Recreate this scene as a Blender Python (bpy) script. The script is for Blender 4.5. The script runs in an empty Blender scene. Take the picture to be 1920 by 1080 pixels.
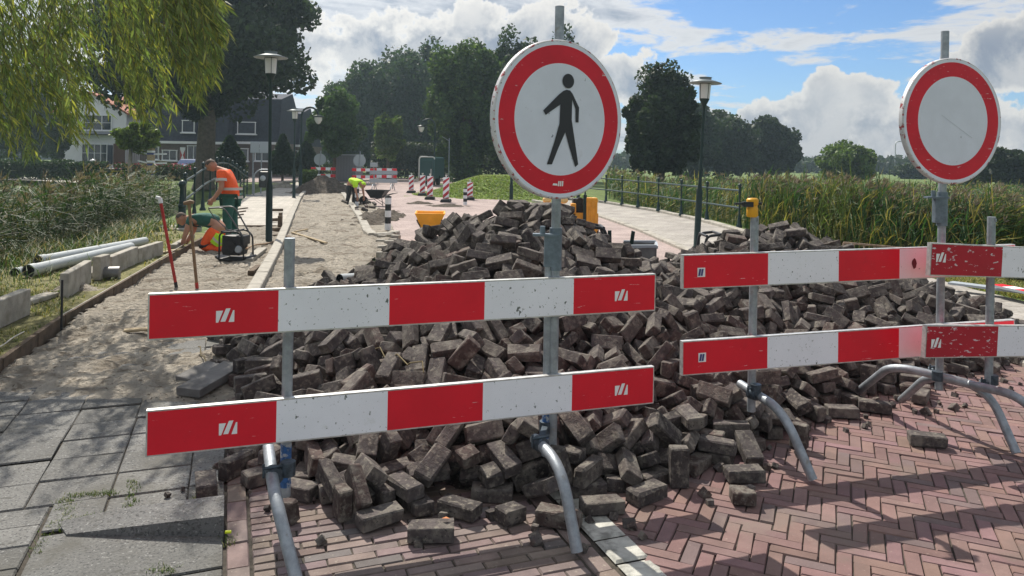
import bpy, math, random
import numpy as np
from mathutils import Vector, Matrix, Quaternion, Euler, noise
PI = math.pi; rad = math.radians
S = bpy.context.scene
COL = S.collection
random.seed(11); rng = np.random.default_rng(7)

# ------------------------------------------------------------------ camera
EYE = 1.75; FOC = 1386.0; ROLL = rad(1.0); HY = 300.0
cd = bpy.data.cameras.new('camera'); cam = bpy.data.objects.new('camera', cd); COL.objects.link(cam)
cd.sensor_width = 36; cd.lens = FOC/1920*36; cd.shift_y = -(540-HY)/1920; cd.clip_start = .05; cd.clip_end = 3000
cr, sr = math.cos(ROLL), math.sin(ROLL)
cam.matrix_world = Matrix(((cr, -sr, 0, 0), (0, 0, -1, 0), (sr, cr, 0, EYE), (0, 0, 0, 1)))
S.camera = cam

# ------------------------------------------------------------------ sun and sky
SUN = Vector((-.41, .75, 1.0)).normalized()
SUN_EL = math.asin(SUN.z); SUN_AZ = math.atan2(SUN.x, SUN.y)     # azimuth clockwise from +Y
ld = bpy.data.lights.new('sun', 'SUN'); ld.energy = 5.0; ld.angle = rad(.5); ld.color = (1, .93, .82)
so = bpy.data.objects.new('sun', ld); COL.objects.link(so); so.rotation_euler = SUN.to_track_quat('Z', 'Y').to_euler(); so.location = (0, 0, 30)
S.view_settings.view_transform = 'Standard'; S.view_settings.look = 'None'; S.view_settings.gamma = 1
S.view_settings.exposure = .4

def ray(px, py):
    u = px-960; v = HY-py
    return Vector(((u*cr-v*sr)/FOC, 1, (u*sr+v*cr)/FOC))
def G(px, py, z=0.0):                      # the point of height z seen at a photo pixel
    d = ray(px, py); return d*((z-EYE)/d.z)+Vector((0, 0, EYE))
def AT(px, py, Y):                         # the point at depth Y
    return ray(px, py)*Y+Vector((0, 0, EYE))

W = bpy.data.worlds.new('World'); S.world = W; W.use_nodes = True
class NT:
    def __init__(s, nt): s.t = nt; s.n = nt.nodes; s.l = nt.links
    def node(s, ty, **k):
        n = s.n.new(ty)
        for a, b in k.items():
            if a.startswith('i_'):
                key = a[2:]; key = int(key) if key.isdigit() else key.replace('_', ' ')
                s.set(n, key, b)
            else: setattr(n, a, b)
        return n
    def set(s, n, key, b):
        if hasattr(b, 'is_output') or isinstance(b, bpy.types.NodeSocket): s.l.new(b, n.inputs[key])
        else: n.inputs[key].default_value = b
    def math(s, op, a, b=0, c=None, clamp=False):
        n = s.n.new('ShaderNodeMath'); n.operation = op; n.use_clamp = clamp
        s.set(n, 0, a); s.set(n, 1, b)
        if c is not None: s.set(n, 2, c)
        return n.outputs[0]
    def vmath(s, op, a, b=(0, 0, 0), out=0):
        n = s.n.new('ShaderNodeVectorMath'); n.operation = op; s.set(n, 0, a)
        if op == 'SCALE': s.set(n, 'Scale', b)
        else: s.set(n, 1, b)
        return n.outputs[out]
    def noise(s, vec, scale, detail=4, rough=.55, dist=0, out=0):
        n = s.n.new('ShaderNodeTexNoise'); s.set(n, 'Vector', vec); n.inputs['Scale'].default_value = scale
        n.inputs['Detail'].default_value = detail; n.inputs['Roughness'].default_value = rough; n.inputs['Distortion'].default_value = dist
        return n.outputs[out]
    def ss(s, x, a, b, lo=0.0, hi=1.0):
        n = s.n.new('ShaderNodeMapRange'); n.interpolation_type = 'SMOOTHSTEP'; s.set(n, 0, x)
        n.inputs[1].default_value = a; n.inputs[2].default_value = b; n.inputs[3].default_value = lo; n.inputs[4].default_value = hi
        return n.outputs[0]
    def mix(s, f, a, b, mode='MIX'):
        n = s.n.new('ShaderNodeMix'); n.data_type = 'RGBA'; n.blend_type = mode
        s.set(n, 0, f); s.set(n, 6, a); s.set(n, 7, b); return n.outputs[2]

w = NT(W.node_tree); w.n.clear()
geo = w.node('ShaderNodeTexCoord').outputs['Generated']
sky = w.node('ShaderNodeTexSky', sky_type='NISHITA', sun_disc=False, sun_elevation=SUN_EL, sun_rotation=SUN_AZ, altitude=0, air_density=1.0, dust_density=.6, ozone_density=2.2)
sep = w.node('ShaderNodeSeparateXYZ', i_0=geo)
zz = w.math('MAXIMUM', sep.outputs[2], .0)
# high broken cloud sheet, laid out on a plane above the place
den = w.math('ADD', zz, .10)
pl = w.node('ShaderNodeCombineXYZ', i_0=w.math('DIVIDE', sep.outputs[0], den), i_1=w.math('DIVIDE', sep.outputs[1], den), i_2=0.0).outputs[0]
azi = w.math('ARCTAN2', sep.outputs[0], sep.outputs[1])
el = w.math('ARCSINE', sep.outputs[2])
n1 = w.noise(w.vmath('ADD', pl, (2.2, 7.1, 0)), .85, 9, .62, .35)
n2 = w.noise(w.vmath('ADD', pl, (4.7, 1.3, 0)), 3.4, 7, .62, .5)
cov = w.ss(azi, .02, .30, .14, .0)                      # mostly cloud towards the sun, a blue window to the right
cov2 = w.math('MULTIPLY', w.ss(azi, .44, .58, 0.0, .15), w.ss(el, .07, .15))
v = w.math('ADD', w.math('ADD', n1, w.math('MULTIPLY', w.math('SUBTRACT', n2, .5), .42)), w.math('ADD', cov, cov2))
sheet = w.ss(v, .50, .60)
# cumulus banks: billowed outlines, white rims, blue-grey bodies
def bank(az, mid, hw, hh, seed):
    da = w.math('DIVIDE', w.math('SUBTRACT', azi, az), hw); de = w.math('DIVIDE', w.math('SUBTRACT', el, mid), hh)
    r = w.math('SUBTRACT', 1.0, w.math('ADD', w.math('MULTIPLY', da, da), w.math('MULTIPLY', de, de)))
    nb = w.noise(w.vmath('ADD', geo, (seed, seed*.7, 0)), 13, 9, .58, .1)
    nb2 = w.noise(w.vmath('ADD', geo, (seed, 2, 0)), 4.5, 3, .5)
    ed = w.math('ADD', w.math('MULTIPLY', w.math('SUBTRACT', nb, .5), 4.4), w.math('MULTIPLY', w.math('SUBTRACT', nb2, .5), 2.4))
    h_ = w.math('ADD', w.math('MINIMUM', r, 1.0), ed)
    low = w.ss(de, .0, .9, 1.0, .5)
    return w.ss(h_, .0, .20), w.math('MULTIPLY', w.ss(h_, .12, .75), low)
BK = [bank(.42, .03, .11, .075, 1.3), bank(-.16, .15, .12, .06, 5.1), bank(.02, .16, .12, .05, 6.6), bank(.145, .11, .07, .05, 7.7), bank(.66, .135, .14, .05, 9.4), bank(.62, .03, .10, .05, 2.4), bank(-.42, .12, .16, .10, 3.3)]
mx = BK[0][0]; shade = w.math('MULTIPLY', *BK[0])
for k_, s_ in BK[1:]:
    mx = w.math('MAXIMUM', mx, k_); shade = w.math('MAXIMUM', shade, w.math('MULTIPLY', k_, s_))
sunw = w.math('POWER', w.math('MAXIMUM', w.vmath('DOT_PRODUCT', geo, tuple(SUN), out=1), 0.0), 5)
det = w.noise(w.vmath('ADD', geo, (3, 3, 3)), 16, 7, .62, .3)
bright = w.mix(w.math('MULTIPLY', shade, w.ss(det, .36, .60, 1.0, .45)), (1.08, 1.05, 1.0, 1), (.36, .42, .53, 1))
thick = w.mix(w.math('MULTIPLY', w.ss(v, .58, .80), w.ss(det, .35, .65, 1.0, .55)), (1.0, 1.0, 1.0, 1), (.38, .44, .54, 1))
ccol = w.mix(mx, thick, bright)
gain = w.math('ADD', 4.3, w.math('MULTIPLY', sunw, 4.0))
ccol = w.vmath('SCALE', ccol, gain)
allm = w.math('MAXIMUM', w.math('MULTIPLY', sheet, .93), mx)
skyc = w.vmath('MULTIPLY', sky.outputs[0], (.41, .56, .75))
out = w.mix(allm, skyc, ccol)
bg = w.node('ShaderNodeBackground', i_Color=out, i_Strength=.125)
w.l.new(bg.outputs[0], w.node('ShaderNodeOutputWorld').inputs[0])

# ------------------------------------------------------------------ materials
MATS = {}
def M(name, col, rough=.75, metal=0., var=None, bump=None, tint=False, trans=0., dirt=None, spec=.35, coat=0.):
    """procedural material; var=(scale, amount), bump=(scale, height), dirt=(scale, lo, hi, colour), tint: multiply by the mesh's own 'tint' attribute"""
    if name in MATS: return MATS[name]
    m = bpy.data.materials.new(name); m.use_nodes = True; t = NT(m.node_tree); t.n.clear()
    oi = t.node('ShaderNodeObjectInfo').outputs['Random']
    co = t.vmath('ADD', t.node('ShaderNodeTexCoord').outputs['Object'], t.node('ShaderNodeCombineXYZ', i_0=t.math('MULTIPLY', oi, 37.0), i_1=t.math('MULTIPLY', oi, 11.0), i_2=0.0).outputs[0])
    c = None
    base = tuple(col)+(1,) if len(col) == 3 else col
    rgb = t.node('ShaderNodeRGB'); rgb.outputs[0].default_value = base; c = rgb.outputs[0]
    if tint:
        a = t.node('ShaderNodeAttribute', attribute_name='tint'); c = t.mix(1.0, c, a.outputs['Color'], 'MULTIPLY')
    if var:
        n = t.noise(co, var[0], 5, .62)
        f = t.ss(n, .25, .75, 1-var[1], 1+var[1])
        c = t.vmath('SCALE', c, f)
    if dirt:
        for d in (dirt if isinstance(dirt, list) else [dirt]):
            n = t.noise(t.vmath('MULTIPLY', co, d[4]) if len(d) > 4 else co, d[0], 6, .6)
            c = t.mix(t.ss(n, d[1], d[2]), c, tuple(d[3])+(1,))
    p = t.node('ShaderNodeBsdfPrincipled', i_Roughness=rough, i_Metallic=metal)
    p.inputs['Specular IOR Level'].default_value = spec
    if coat: p.inputs['Coat Weight'].default_value = coat
    t.set(p, 'Base Color', c)
    if bump:
        b = t.node('ShaderNodeBump', i_Strength=1.0, i_Distance=bump[1])
        t.set(b, 'Height', t.noise(co, bump[0], 6, .65)); t.l.new(b.outputs[0], p.inputs['Normal'])
    o = t.node('ShaderNodeOutputMaterial')
    if trans:
        tr = t.node('ShaderNodeBsdfTranslucent'); t.set(tr, 'Color', t.vmath('MULTIPLY', c, (1.15, 1.25, .6)))
        mx_ = t.node('ShaderNodeMixShader', i_0=trans); t.l.new(p.outputs[0], mx_.inputs[1]); t.l.new(tr.outputs[0], mx_.inputs[2])
        t.l.new(mx_.outputs[0], o.inputs[0])
    else: t.l.new(p.outputs[0], o.inputs[0])
    MATS[name] = m; return m

RED = M('sign_red', (.70, .010, .028), .45, var=(3, .08), dirt=[(42, .68, .72, (.75, .60, .60), (.25, 1, 2.6)), (7, .60, .82, (.60, .015, .03)), (110, .70, .74, (.16, .02, .03))])
REDD = M('sign_red_dark', (.42, .008, .025), .5, var=(3, .12), dirt=[(45, .61, .64, (.62, .55, .58), (.5, 1, 1.4)), (120, .70, .74, (.1, .03, .03))])
REDS = M('sign_red_face', (.60, .012, .03), .5, var=(5, .1), dirt=[(40, .66, .69, (.6, .5, .5), (.4, 1, 2.2))])
WHT = M('sign_white', (.83, .85, .90), .5, var=(4, .04), dirt=[(34, .655, .69, (.12, .14, .13), (1, 1, .7)), (70, .64, .68, (.25, .27, .26)), (9, .62, .78, (.62, .64, .62))])
WHP = M('sign_pinkish_white', (.82, .66, .71), .5, var=(4, .06), dirt=[(42, .69, .72, (.2, .16, .16))])
WHS = M('sign_white_face', (.68, .72, .82), .5, var=(6, .05), dirt=[(30, .67, .70, (.14, .16, .2), (1, 1, .6)), (6, .6, .75, (.58, .60, .66))])
BLK = M('pictogram_black', (.03, .032, .038), .5)
STK = M('sticker_white', (.82, .82, .82), .5)
STB = M('sticker_blue', (.06, .06, .2), .5)
ALU = M('aluminium_edge', (.55, .55, .54), .45, .6, var=(30, .25))
GALV = M('galvanised_tube', (.30, .33, .36), .5, .6, var=(18, .25), bump=(90, .0008), dirt=(14, .60, .75, (.24, .23, .21)))
GALB = M('blue_painted_tube', (.17, .26, .33), .5, .3, var=(20, .3), dirt=(30, .5, .7, (.30, .32, .33)))
BLUP = M('blue_paint_mark', (.03, .10, .26), .5, var=(40, .4), dirt=(35, .5, .6, (.35, .37, .39)))
RIMB = M('sign_rim_worn', (.34, .06, .07), .6, .2, var=(20, .4), dirt=(25, .5, .6, (.5, .46, .46)))
DGRN = M('dark_green_paint', (.008, .026, .024), .5, var=(12, .2))
DGR2 = M('railing_green_paint', (.009, .032, .032), .38, coat=.15)
CONC = M('concrete', (.34, .32, .28), .9, var=(6, .25), bump=(60, .004), dirt=(5, .5, .75, (.22, .20, .16)))
CONL = M('pale_concrete', (.34, .32, .28), .9, var=(8, .2), bump=(70, .003))
SLAB = M('slab_concrete', (.165, .165, .162), .92, var=(2.2, .18), bump=(70, .010), tint=True, dirt=[(75, .52, .62, (.08, .08, .08)), (62, .42, .32, (.30, .30, .29)), (1.7, .50, .68, (.115, .112, .10)), (14, .58, .68, (.10, .098, .09))])
SLBF = M('joint_dirt', (.06, .052, .042), .95, var=(30, .35), bump=(60, .006))
BRKP = M('road_brick', (.18, .122, .115), .9, var=(7, .15), bump=(130, .003), tint=True, dirt=[(60, .62, .74, (.30, .22, .19)), (2.2, .52, .72, (.14, .095, .085)), (1.1, .56, .80, (.22, .175, .15))])
BRKG = M('gutter_brick', (.175, .145, .135), .9, var=(7, .2), bump=(130, .003), tint=True, dirt=[(40, .60, .72, (.30, .26, .22))])
WBLK = M('white_kerb_block', (.44, .44, .40), .9, var=(12, .2), bump=(50, .006), dirt=(9, .46, .64, (.22, .22, .20)))
HBRK = M('heap_brick', (.064, .056, .054), .92, var=(16, .35), bump=(60, .008), tint=True, dirt=[(11, .46, .68, (.165, .15, .13)), (34, .50, .72, (.20, .18, .15)), (55, .60, .68, (.03, .027, .027))])
SAND = M('sand', (.50, .45, .375), .97, var=(1.3, .2), bump=(15, .22), dirt=[(2.3, .50, .66, (.31, .265, .21)), (8, .55, .66, (.26, .22, .17)), (30, .59, .68, (.15, .125, .095))])
SOIL = M('dark_soil', (.115, .095, .075), .97, var=(8, .45), bump=(12, .16))
ROADF = M('far_road_brick', (.42, .335, .31), .9, var=(2, .12), bump=(60, .004))
PATHM = M('path_slabs', (.42, .40, .36), .9, var=(3, .15))
GRASSG = M('lawn_ground', (.10, .145, .035), .95, var=(2, .4), bump=(25, .04))
VERG = M('verge_ground', (.20, .19, .08), .95, var=(5, .5), bump=(30, .05))
LEAF = M('tree_leaf', (1, 1, 1), .6, tint=True, trans=.34)
WLEAF = M('willow_leaf', (1, 1, 1), .5, tint=True, trans=.45)
REED = M('reed_leaf', (1, 1, 1), .6, tint=True, trans=.35)
BARK = M('bark', (.10, .085, .065), .95, var=(5, .35), bump=(12, .04))
TWIG = M('twig', (.16, .13, .07), .9)
GLASS = M('window_glass', (.025, .035, .045), .08, spec=.8)
WPAINT = M('white_paint', (.72, .74, .76), .6, var=(2, .05))
REND = M('white_render', (.70, .71, .76), .85, var=(1, .06))
TILE = M('slate_tiles', (.05, .058, .08), .9, bump=(5, .03), var=(4, .2))
BRKD = M('dark_house_brick', (.15, .12, .11), .9, var=(6, .2))
RTIL = M('red_tiles', (.32, .11, .06), .8, var=(6, .3))
SKIN = M('skin', (.42, .22, .15), .6, spec=.3)
HAIR = M('short_hair', (.10, .075, .06), .8, var=(60, .3))
ORNG = M('hi_vis_orange', (.95, .13, .03), .75, var=(14, .12), bump=(14, .02))
YELG = M('hi_vis_yellow', (.50, .85, .03), .75, var=(14, .12), bump=(14, .02))
REFL = M('reflective_tape', (.55, .52, .48), .4)
TROU = M('work_trousers_green', (.03, .11, .09), .85, var=(10, .25), bump=(14, .02))
BOOT = M('work_shoe', (.03, .03, .03), .7)
GLOV = M('work_glove', (.05, .06, .07), .8)
BLKM = M('black_machine', (.022, .024, .027), .45, var=(20, .4))
RUBR = M('rubber', (.02, .02, .02), .85)
YELM = M('yellow_machine_paint', (.72, .32, .035), .45, var=(6, .15), dirt=(14, .62, .75, (.3, .18, .06)))
ORTB = M('orange_tub_plastic', (.90, .42, .03), .45, var=(5, .08))
YLMP = M('yellow_plastic', (.72, .36, .02), .45)
STEEL = M('grey_steel', (.20, .20, .20), .5, .5, var=(6, .25), dirt=(8, .55, .75, (.14, .12, .10)))
GRYP = M('grey_back_plate', (.36, .40, .44), .55, .2)
PVC = M('grey_pvc', (.42, .45, .46), .4, var=(3, .08))
WOOD = M('weathered_wood', (.34, .27, .17), .85, var=(20, .3), bump=(60, .003))
WODD = M('dark_wood', (.11, .08, .055), .9, var=(10, .4), bump=(30, .006))
SHRD = M('red_handle', (.42, .035, .03), .5, var=(12, .25))
HNDL = M('wood_handle', (.22, .14, .08), .6, var=(14, .25))
STRG = M('builder_string', (.6, .57, .5), .8)
CARB = M('car_blue', (.03, .06, .16), .3, coat=.6)
CARD = M('car_dark', (.03, .03, .035), .3, coat=.6)
CONT = M('container_grey', (.22, .23, .25), .6, bump=(3, .02))
TRLG = M('trailer_green', (.02, .07, .07), .4, var=(4, .1))
LGLA = M('lamp_glass', (.62, .62, .60), .25, spec=.6)
LGLS = bpy.data.materials.new('clear_lamp_glass'); LGLS.use_nodes = True
_p = LGLS.node_tree.nodes['Principled BSDF']; _p.inputs['Base Color'].default_value = (.85, .88, .9, 1); _p.inputs['Transmission Weight'].default_value = .6; _p.inputs['Roughness'].default_value = .3
MOSS_ = M('joint_moss', (.06, .10, .02), .95, tint=True, trans=.2)
FLOW = M('pink_flower', (.62, .10, .16), .7)

# ------------------------------------------------------------------ mesh helpers
class MB:
    """collects shapes for ONE mesh object"""
    def __init__(s): s.v = []; s.f = []; s.m = []; s.s = []
    def add(s, vs, fs, m=0, sm=False):
        b = len(s.v); s.v += [tuple(p) for p in vs]
        for f in fs: s.f.append([b+i for i in f]); s.m.append(m); s.s.append(sm)
        return s
    def box(s, c, d, R=None, m=0, tap=1.0):
        c = Vector(c); x, y, z = d[0]/2, d[1]/2, d[2]/2
        P = [Vector((i*x*(tap if k > 0 else 1), j*y*(tap if k > 0 else 1), k*z)) for k in (-1, 1) for i, j in ((-1, -1), (1, -1), (1, 1), (-1, 1))]
        if R is not None: P = [R @ p for p in P]
        return s.add([p+c for p in P], [(3, 2, 1, 0), (4, 5, 6, 7), (0, 1, 5, 4), (1, 2, 6, 5), (2, 3, 7, 6), (3, 0, 4, 7)], m)
    def beam(s, a, b, wd, ht, m=0):
        a = Vector(a); b = Vector(b); d = b-a; q = d.to_track_quat('X', 'Z').to_matrix()
        return s.box((a+b)/2, (d.length, wd, ht), q, m)
    def tube(s, pts, r, n=10, m=0, caps=True, sm=True):
        pts = [Vector(p) for p in pts]; rs = r if isinstance(r, (list, tuple)) else [r]*len(pts)
        vs = []; fs = []; prev = None
        for i, p in enumerate(pts):
            t = (pts[min(i+1, len(pts)-1)]-pts[max(i-1, 0)]).normalized()
            if prev is None:
                a = Vector((0, 0, 1)) if abs(t.z) < .9 else Vector((1, 0, 0)); u = t.cross(a).normalized()
            else: u = (prev-t*prev.dot(t)).normalized()
            prev = u; w_ = t.cross(u)
            for k in range(n):
                an = 2*PI*k/n; vs.append(p+(u*math.cos(an)+w_*math.sin(an))*rs[i])
        for i in range(len(pts)-1):
            for k in range(n):
                a = i*n+k; b = i*n+(k+1) % n; fs.append((a, b, b+n, a+n))
        s.add(vs, fs, m, sm)
        if caps:
            L = len(pts)-1
            s.add(vs[:n], [tuple(range(n))[::-1]], m); s.add(vs[L*n:], [tuple(range(n))], m)
        return s
    def lathe(s, c, prof, n=16, m=0, sm=True, axis=None):
        c = Vector(c); vs = []; fs = []
        R = axis.to_track_quat('Z', 'Y').to_matrix() if axis is not None else Matrix.Identity(3)
        for (r, z) in prof:
            for k in range(n): vs.append(c+R @ Vector((r*math.cos(2*PI*k/n), r*math.sin(2*PI*k/n), z)))
        for i in range(len(prof)-1):
            for k in range(n):
                a = i*n+k; b = i*n+(k+1) % n; fs.append((a, b, b+n, a+n))
        s.add(vs, fs, m, sm)
        if prof[0][0] > 1e-4: s.add(vs[:n], [tuple(range(n))[::-1]], m)
        if prof[-1][0] > 1e-4: s.add(vs[-n:], [tuple(range(n))], m)
        return s
    def ball(s, c, r, n=10, m=0):
        rr = r if isinstance(r, (tuple, list)) else (r, r, r)
        vs = []; fs = []; h = n//2+1
        for i in range(h+1):
            th = PI*i/h
            for k in range(n): vs.append((c[0]+rr[0]*math.sin(th)*math.cos(2*PI*k/n), c[1]+rr[1]*math.sin(th)*math.sin(2*PI*k/n), c[2]-rr[2]*math.cos(th)))
        for i in range(h):
            for k in range(n):
                a = i*n+k; b = i*n+(k+1) % n; fs.append((a, b, b+n, a+n))
        return s.add(vs, fs, m, True)
    def prism(s, poly, z0, z1, m=0):             # vertical prism over an xy polygon (counter-clockwise)
        n = len(poly); vs = [(p[0], p[1], z0) for p in poly]+[(p[0], p[1], z1) for p in poly]
        return s.add(vs, [tuple(range(n))[::-1], tuple(range(n, 2*n))]+[(i, (i+1) % n, n+(i+1) % n, n+i) for i in range(n)], m)
    def slab_xz(s, poly, y0, y1, m=0):           # outline in x,z extruded along y
        n = len(poly); vs = [(p[0], y0, p[1]) for p in poly]+[(p[0], y1, p[1]) for p in poly]
        return s.add(vs, [tuple(range(n)), tuple(range(n, 2*n))[::-1]]+[(i, n+i, n+(i+1) % n, (i+1) % n) for i in range(n)], m)
    def obj(s, name, mats, parent=None, bevel=0, loc=None):
        me = bpy.data.meshes.new(name); me.from_pydata(s.v, [], s.f)
        for mt in (mats if isinstance(mats, (list, tuple)) else [mats]): me.materials.append(mt)
        me.polygons.foreach_set('material_index', s.m); me.polygons.foreach_set('use_smooth', s.s); me.update()
        o = bpy.data.objects.new(name, me); COL.objects.link(o)
        if parent is not None: o.parent = parent
        if loc is not None: o.location = loc
        if bevel:
            b = o.modifiers.new('bevel', 'BEVEL'); b.width = bevel; b.segments = 2; b.limit_method = 'ANGLE'
        return o
def quads(name, Q, mat, parent=None, tint=None, loc=None):
    """Q: (n,4,3) array -> one mesh of loose quads, one tint colour for each"""
    n = len(Q); me = bpy.data.meshes.new(name)
    me.vertices.add(n*4); me.vertices.foreach_set('co', np.asarray(Q, dtype=np.float32).ravel())
    me.loops.add(n*4); me.loops.foreach_set('vertex_index', np.arange(n*4, dtype=np.int32))
    me.polygons.add(n); me.polygons.foreach_set('loop_start', np.arange(0, n*4, 4, dtype=np.int32))
    me.update(calc_edges=True)
    if tint is not None:
        a = me.attributes.new('tint', 'FLOAT_COLOR', 'FACE')
        c = np.ones((n, 4), dtype=np.float32); c[:, :3] = tint; a.data.foreach_set('color', c.ravel())
    me.materials.append(mat)
    o = bpy.data.objects.new(name, me); COL.objects.link(o)
    if parent is not None: o.parent = parent
    if loc is not None: o.location = loc
    return o
def tints(me, cols):
    a = me.attributes.new('tint', 'FLOAT_COLOR', 'FACE'); c = np.ones((len(cols), 4), dtype=np.float32); c[:, :3] = cols
    a.data.foreach_set('color', c.ravel())
def T(name, label, cat, loc=(0, 0, 0), rz=0, group=None):
    o = bpy.data.objects.new(name, None); COL.objects.link(o); o.location = loc; o.rotation_euler = (0, 0, rz)
    o.empty_display_size = .2
    return tag(o, label, cat, group)
def tag(o, label, cat, group=None):
    o['label'] = label; o['category'] = cat
    if group: o['group'] = group
    return o
def struct(o, kind='structure'): o['kind'] = kind; return o
def stuff(o, label, cat): o['kind'] = 'stuff'; return tag(o, label, cat)
def dup(root, loc, rz=None, label=None, group=None):
    r = root.copy(); COL.objects.link(r); r.location = loc
    if rz is not None: r.rotation_euler = (0, 0, rz)
    if label: r['label'] = label
    if group: r['group'] = group
    for ch in list(root.children):
        c = ch.copy(); COL.objects.link(c); c.parent = r
        for g in ch.children:
            d = g.copy(); COL.objects.link(d); d.parent = c
    return r
def fillet(pts, r=.08, n=5):
    pts = [Vector(p) for p in pts]; out = [pts[0]]
    for i in range(1, len(pts)-1):
        a, b, c = pts[i-1], pts[i], pts[i+1]
        d1 = (a-b); d2 = (c-b); q = min(r, d1.length*.48, d2.length*.48)
        p0 = b+d1.normalized()*q; p2 = b+d2.normalized()*q
        for k in range(n+1):
            t = k/n; out.append(p0*(1-t)**2+b*2*t*(1-t)+p2*t*t)
    out.append(pts[-1]); return out
def inpoly(x, y, poly):
    c = False; n = len(poly); j = n-1
    for i in range(n):
        xi, yi = poly[i][0], poly[i][1]; xj, yj = poly[j][0], poly[j][1]
        if (yi > y) != (yj > y) and x < (xj-xi)*(y-yi)/(yj-yi)+xi: c = not c
        j = i
    return c
def PP(pts, z=0.0): return [G(a, b, z) for a, b in pts]
# ================================================================== THE SETTING
TH = rad(21); ct, st = math.cos(TH), math.sin(TH)
def RW(c, g, z=0.0): return Vector((c*ct-g*st, c*st+g*ct, z))          # near street frame: c across, g along
def nz(x, y, s, o=0): return noise.noise(Vector((x*s, y*s, o)))
def sst(x, a, b):
    t = min(1, max(0, (x-a)/(b-a))); return t*t*(3-2*t)
def lerp_line(pts, y):
    for (xa, ya), (xb, yb) in zip(pts, pts[1:]):
        if y <= yb: return xa+(xb-xa)*(y-ya)/(yb-ya)
    return pts[-1][0]
LEDGE = [(-6.7, 0), (-7.0, 9), (-7.6, 13), (-8.6, 18), (-12.6, 33), (-14, 46), (-14, 60)]      # where the left bank starts to fall
REDGE = [(9.5, 0), (8.2, 9), (7.3, 13), (6.6, 18), (6.1, 24), (5.0, 30), (4.4, 36), (6, 50), (9, 60)]
def gz(x, y):
    e = lerp_line(LEDGE, y); f = lerp_line(REDGE, y)
    dl = sst(e-x, 0, 2.2)*.85*sst(y, 2, 7)*(1-sst(y, 42, 47))
    dr = sst(x-f, 0, 2.5)*.55*(1-sst(y, 48, 56))
    return -.035-dl-dr+ (.04*nz(x, y, .7) if dl+dr > .05 or x < -9 or x > 9 else 0)
xs = sorted(set([round(-32+.5*i, 2) for i in range(129)]+[-300, -220, -150, -90, -60, -45, -38, 38, 45, 60, 90, 150, 220, 300]))
ys = sorted(set([round(-2+.5*i, 2) for i in range(125)]+[-30, -20, -8, 65, 70, 80, 95, 120, 160, 220, 288]))
nx = len(xs); g = MB()
g.add([(x, y, gz(x, y)) for y in ys for x in xs], [(j*nx+i, j*nx+i+1, (j+1)*nx+i+1, (j+1)*nx+i) for j in range(len(ys)-1) for i in range(nx-1)], 0, True)
struct(g.obj('ground', GRASSG))

def brickmat(name, c1, c2, cm, bw, bh, rot, mort=.006, bump=.004):
    m = bpy.data.materials.new(name); m.use_nodes = True; t = NT(m.node_tree); t.n.clear()
    co = t.node('ShaderNodeTexCoord').outputs['Object']
    mp = t.node('ShaderNodeMapping', i_Vector=co, i_Rotation=(0, 0, rot)).outputs[0]
    b = t.node('ShaderNodeTexBrick', i_Vector=mp, i_Color1=tuple(c1)+(1,), i_Color2=tuple(c2)+(1,), i_Mortar=tuple(cm)+(1,), i_Scale=1.0)
    b.inputs['Mortar Size'].default_value = mort; b.inputs['Brick Width'].default_value = bw; b.inputs['Row Height'].default_value = bh; b.inputs['Mortar Smooth'].default_value = .4
    n = t.noise(co, 1.1, 5, .6); n2 = t.noise(co, 22, 4, .6)
    c = t.vmath('SCALE', b.outputs[0], t.math('MULTIPLY', t.ss(n, .3, .7, .85, 1.15), t.ss(n2, .3, .7, .85, 1.15)))
    p = t.node('ShaderNodeBsdfPrincipled', i_Roughness=.92); p.inputs['Specular IOR Level'].default_value = .25; t.set(p, 'Base Color', c)
    bp = t.node('ShaderNodeBump', i_Distance=bump); t.set(bp, 'Height', t.math('ADD', t.math('MULTIPLY', b.outputs[1], -1), t.math('MULTIPLY', n2, .5))); t.l.new(bp.outputs[0], p.inputs['Normal'])
    t.l.new(p.outputs[0], t.node('ShaderNodeOutputMaterial').inputs[0]); return m
ROADM = brickmat('far_road_paving', (.34, .27, .255), (.39, .31, .29), (.24, .21, .19), .21, .07, rad(40))
WALKM = brickmat('walkway_paving', (.44, .41, .37), (.39, .37, .33), (.22, .2, .17), .3, .3, rad(15), .008)
FPATH = brickmat('footpath_paving', (.35, .33, .30), (.30, .28, .26), (.20, .18, .15), .4, .3, rad(-14), .009)
def sheet(name, pts, z, mat):
    m = MB(); m.add([(p[0], p[1], z) for p in pts], [tuple(range(len(pts)))]); return struct(m.obj(name, mat))
# near paving bed (joint dirt) under the real paving units
sheet('paving_bed', [RW(-5.2, .8), RW(9.5, .8), RW(9.5, 6.4), RW(-5.2, 8.6)], -.012, SLBF)
# the carriageway beyond, over the bridge
sheet('road', [RW(1.9, 4.4), RW(9.0, 1.4)]+PP([(1470, 548), (1290, 472), (1200, 432), (1115, 402), (1040, 383), (900, 370), (850, 352), (815, 343), (700, 341), (648, 347), (668, 366), (690, 395), (715, 425), (742, 438), (700, 470)]), -.022, ROADM)
sheet('side_street', PP([(430, 341), (720, 343), (1100, 345), (1100, 336.5), (700, 333), (330, 329)]), -.004, ROADM)
# left walkway already paved again, and the path that bends off to the houses
sheet('walkway', PP([(402, 424), (541, 424), (550, 398), (563, 371), (585, 352), (598, 343), (560, 341), (520, 352), (480, 362), (462, 368)]), .005, WALKM)
sheet('garden_path', PP([(-60, 330), (60, 332), (150, 339), (150, 343), (60, 338), (-60, 335)]), .0, PATHM)
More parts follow.
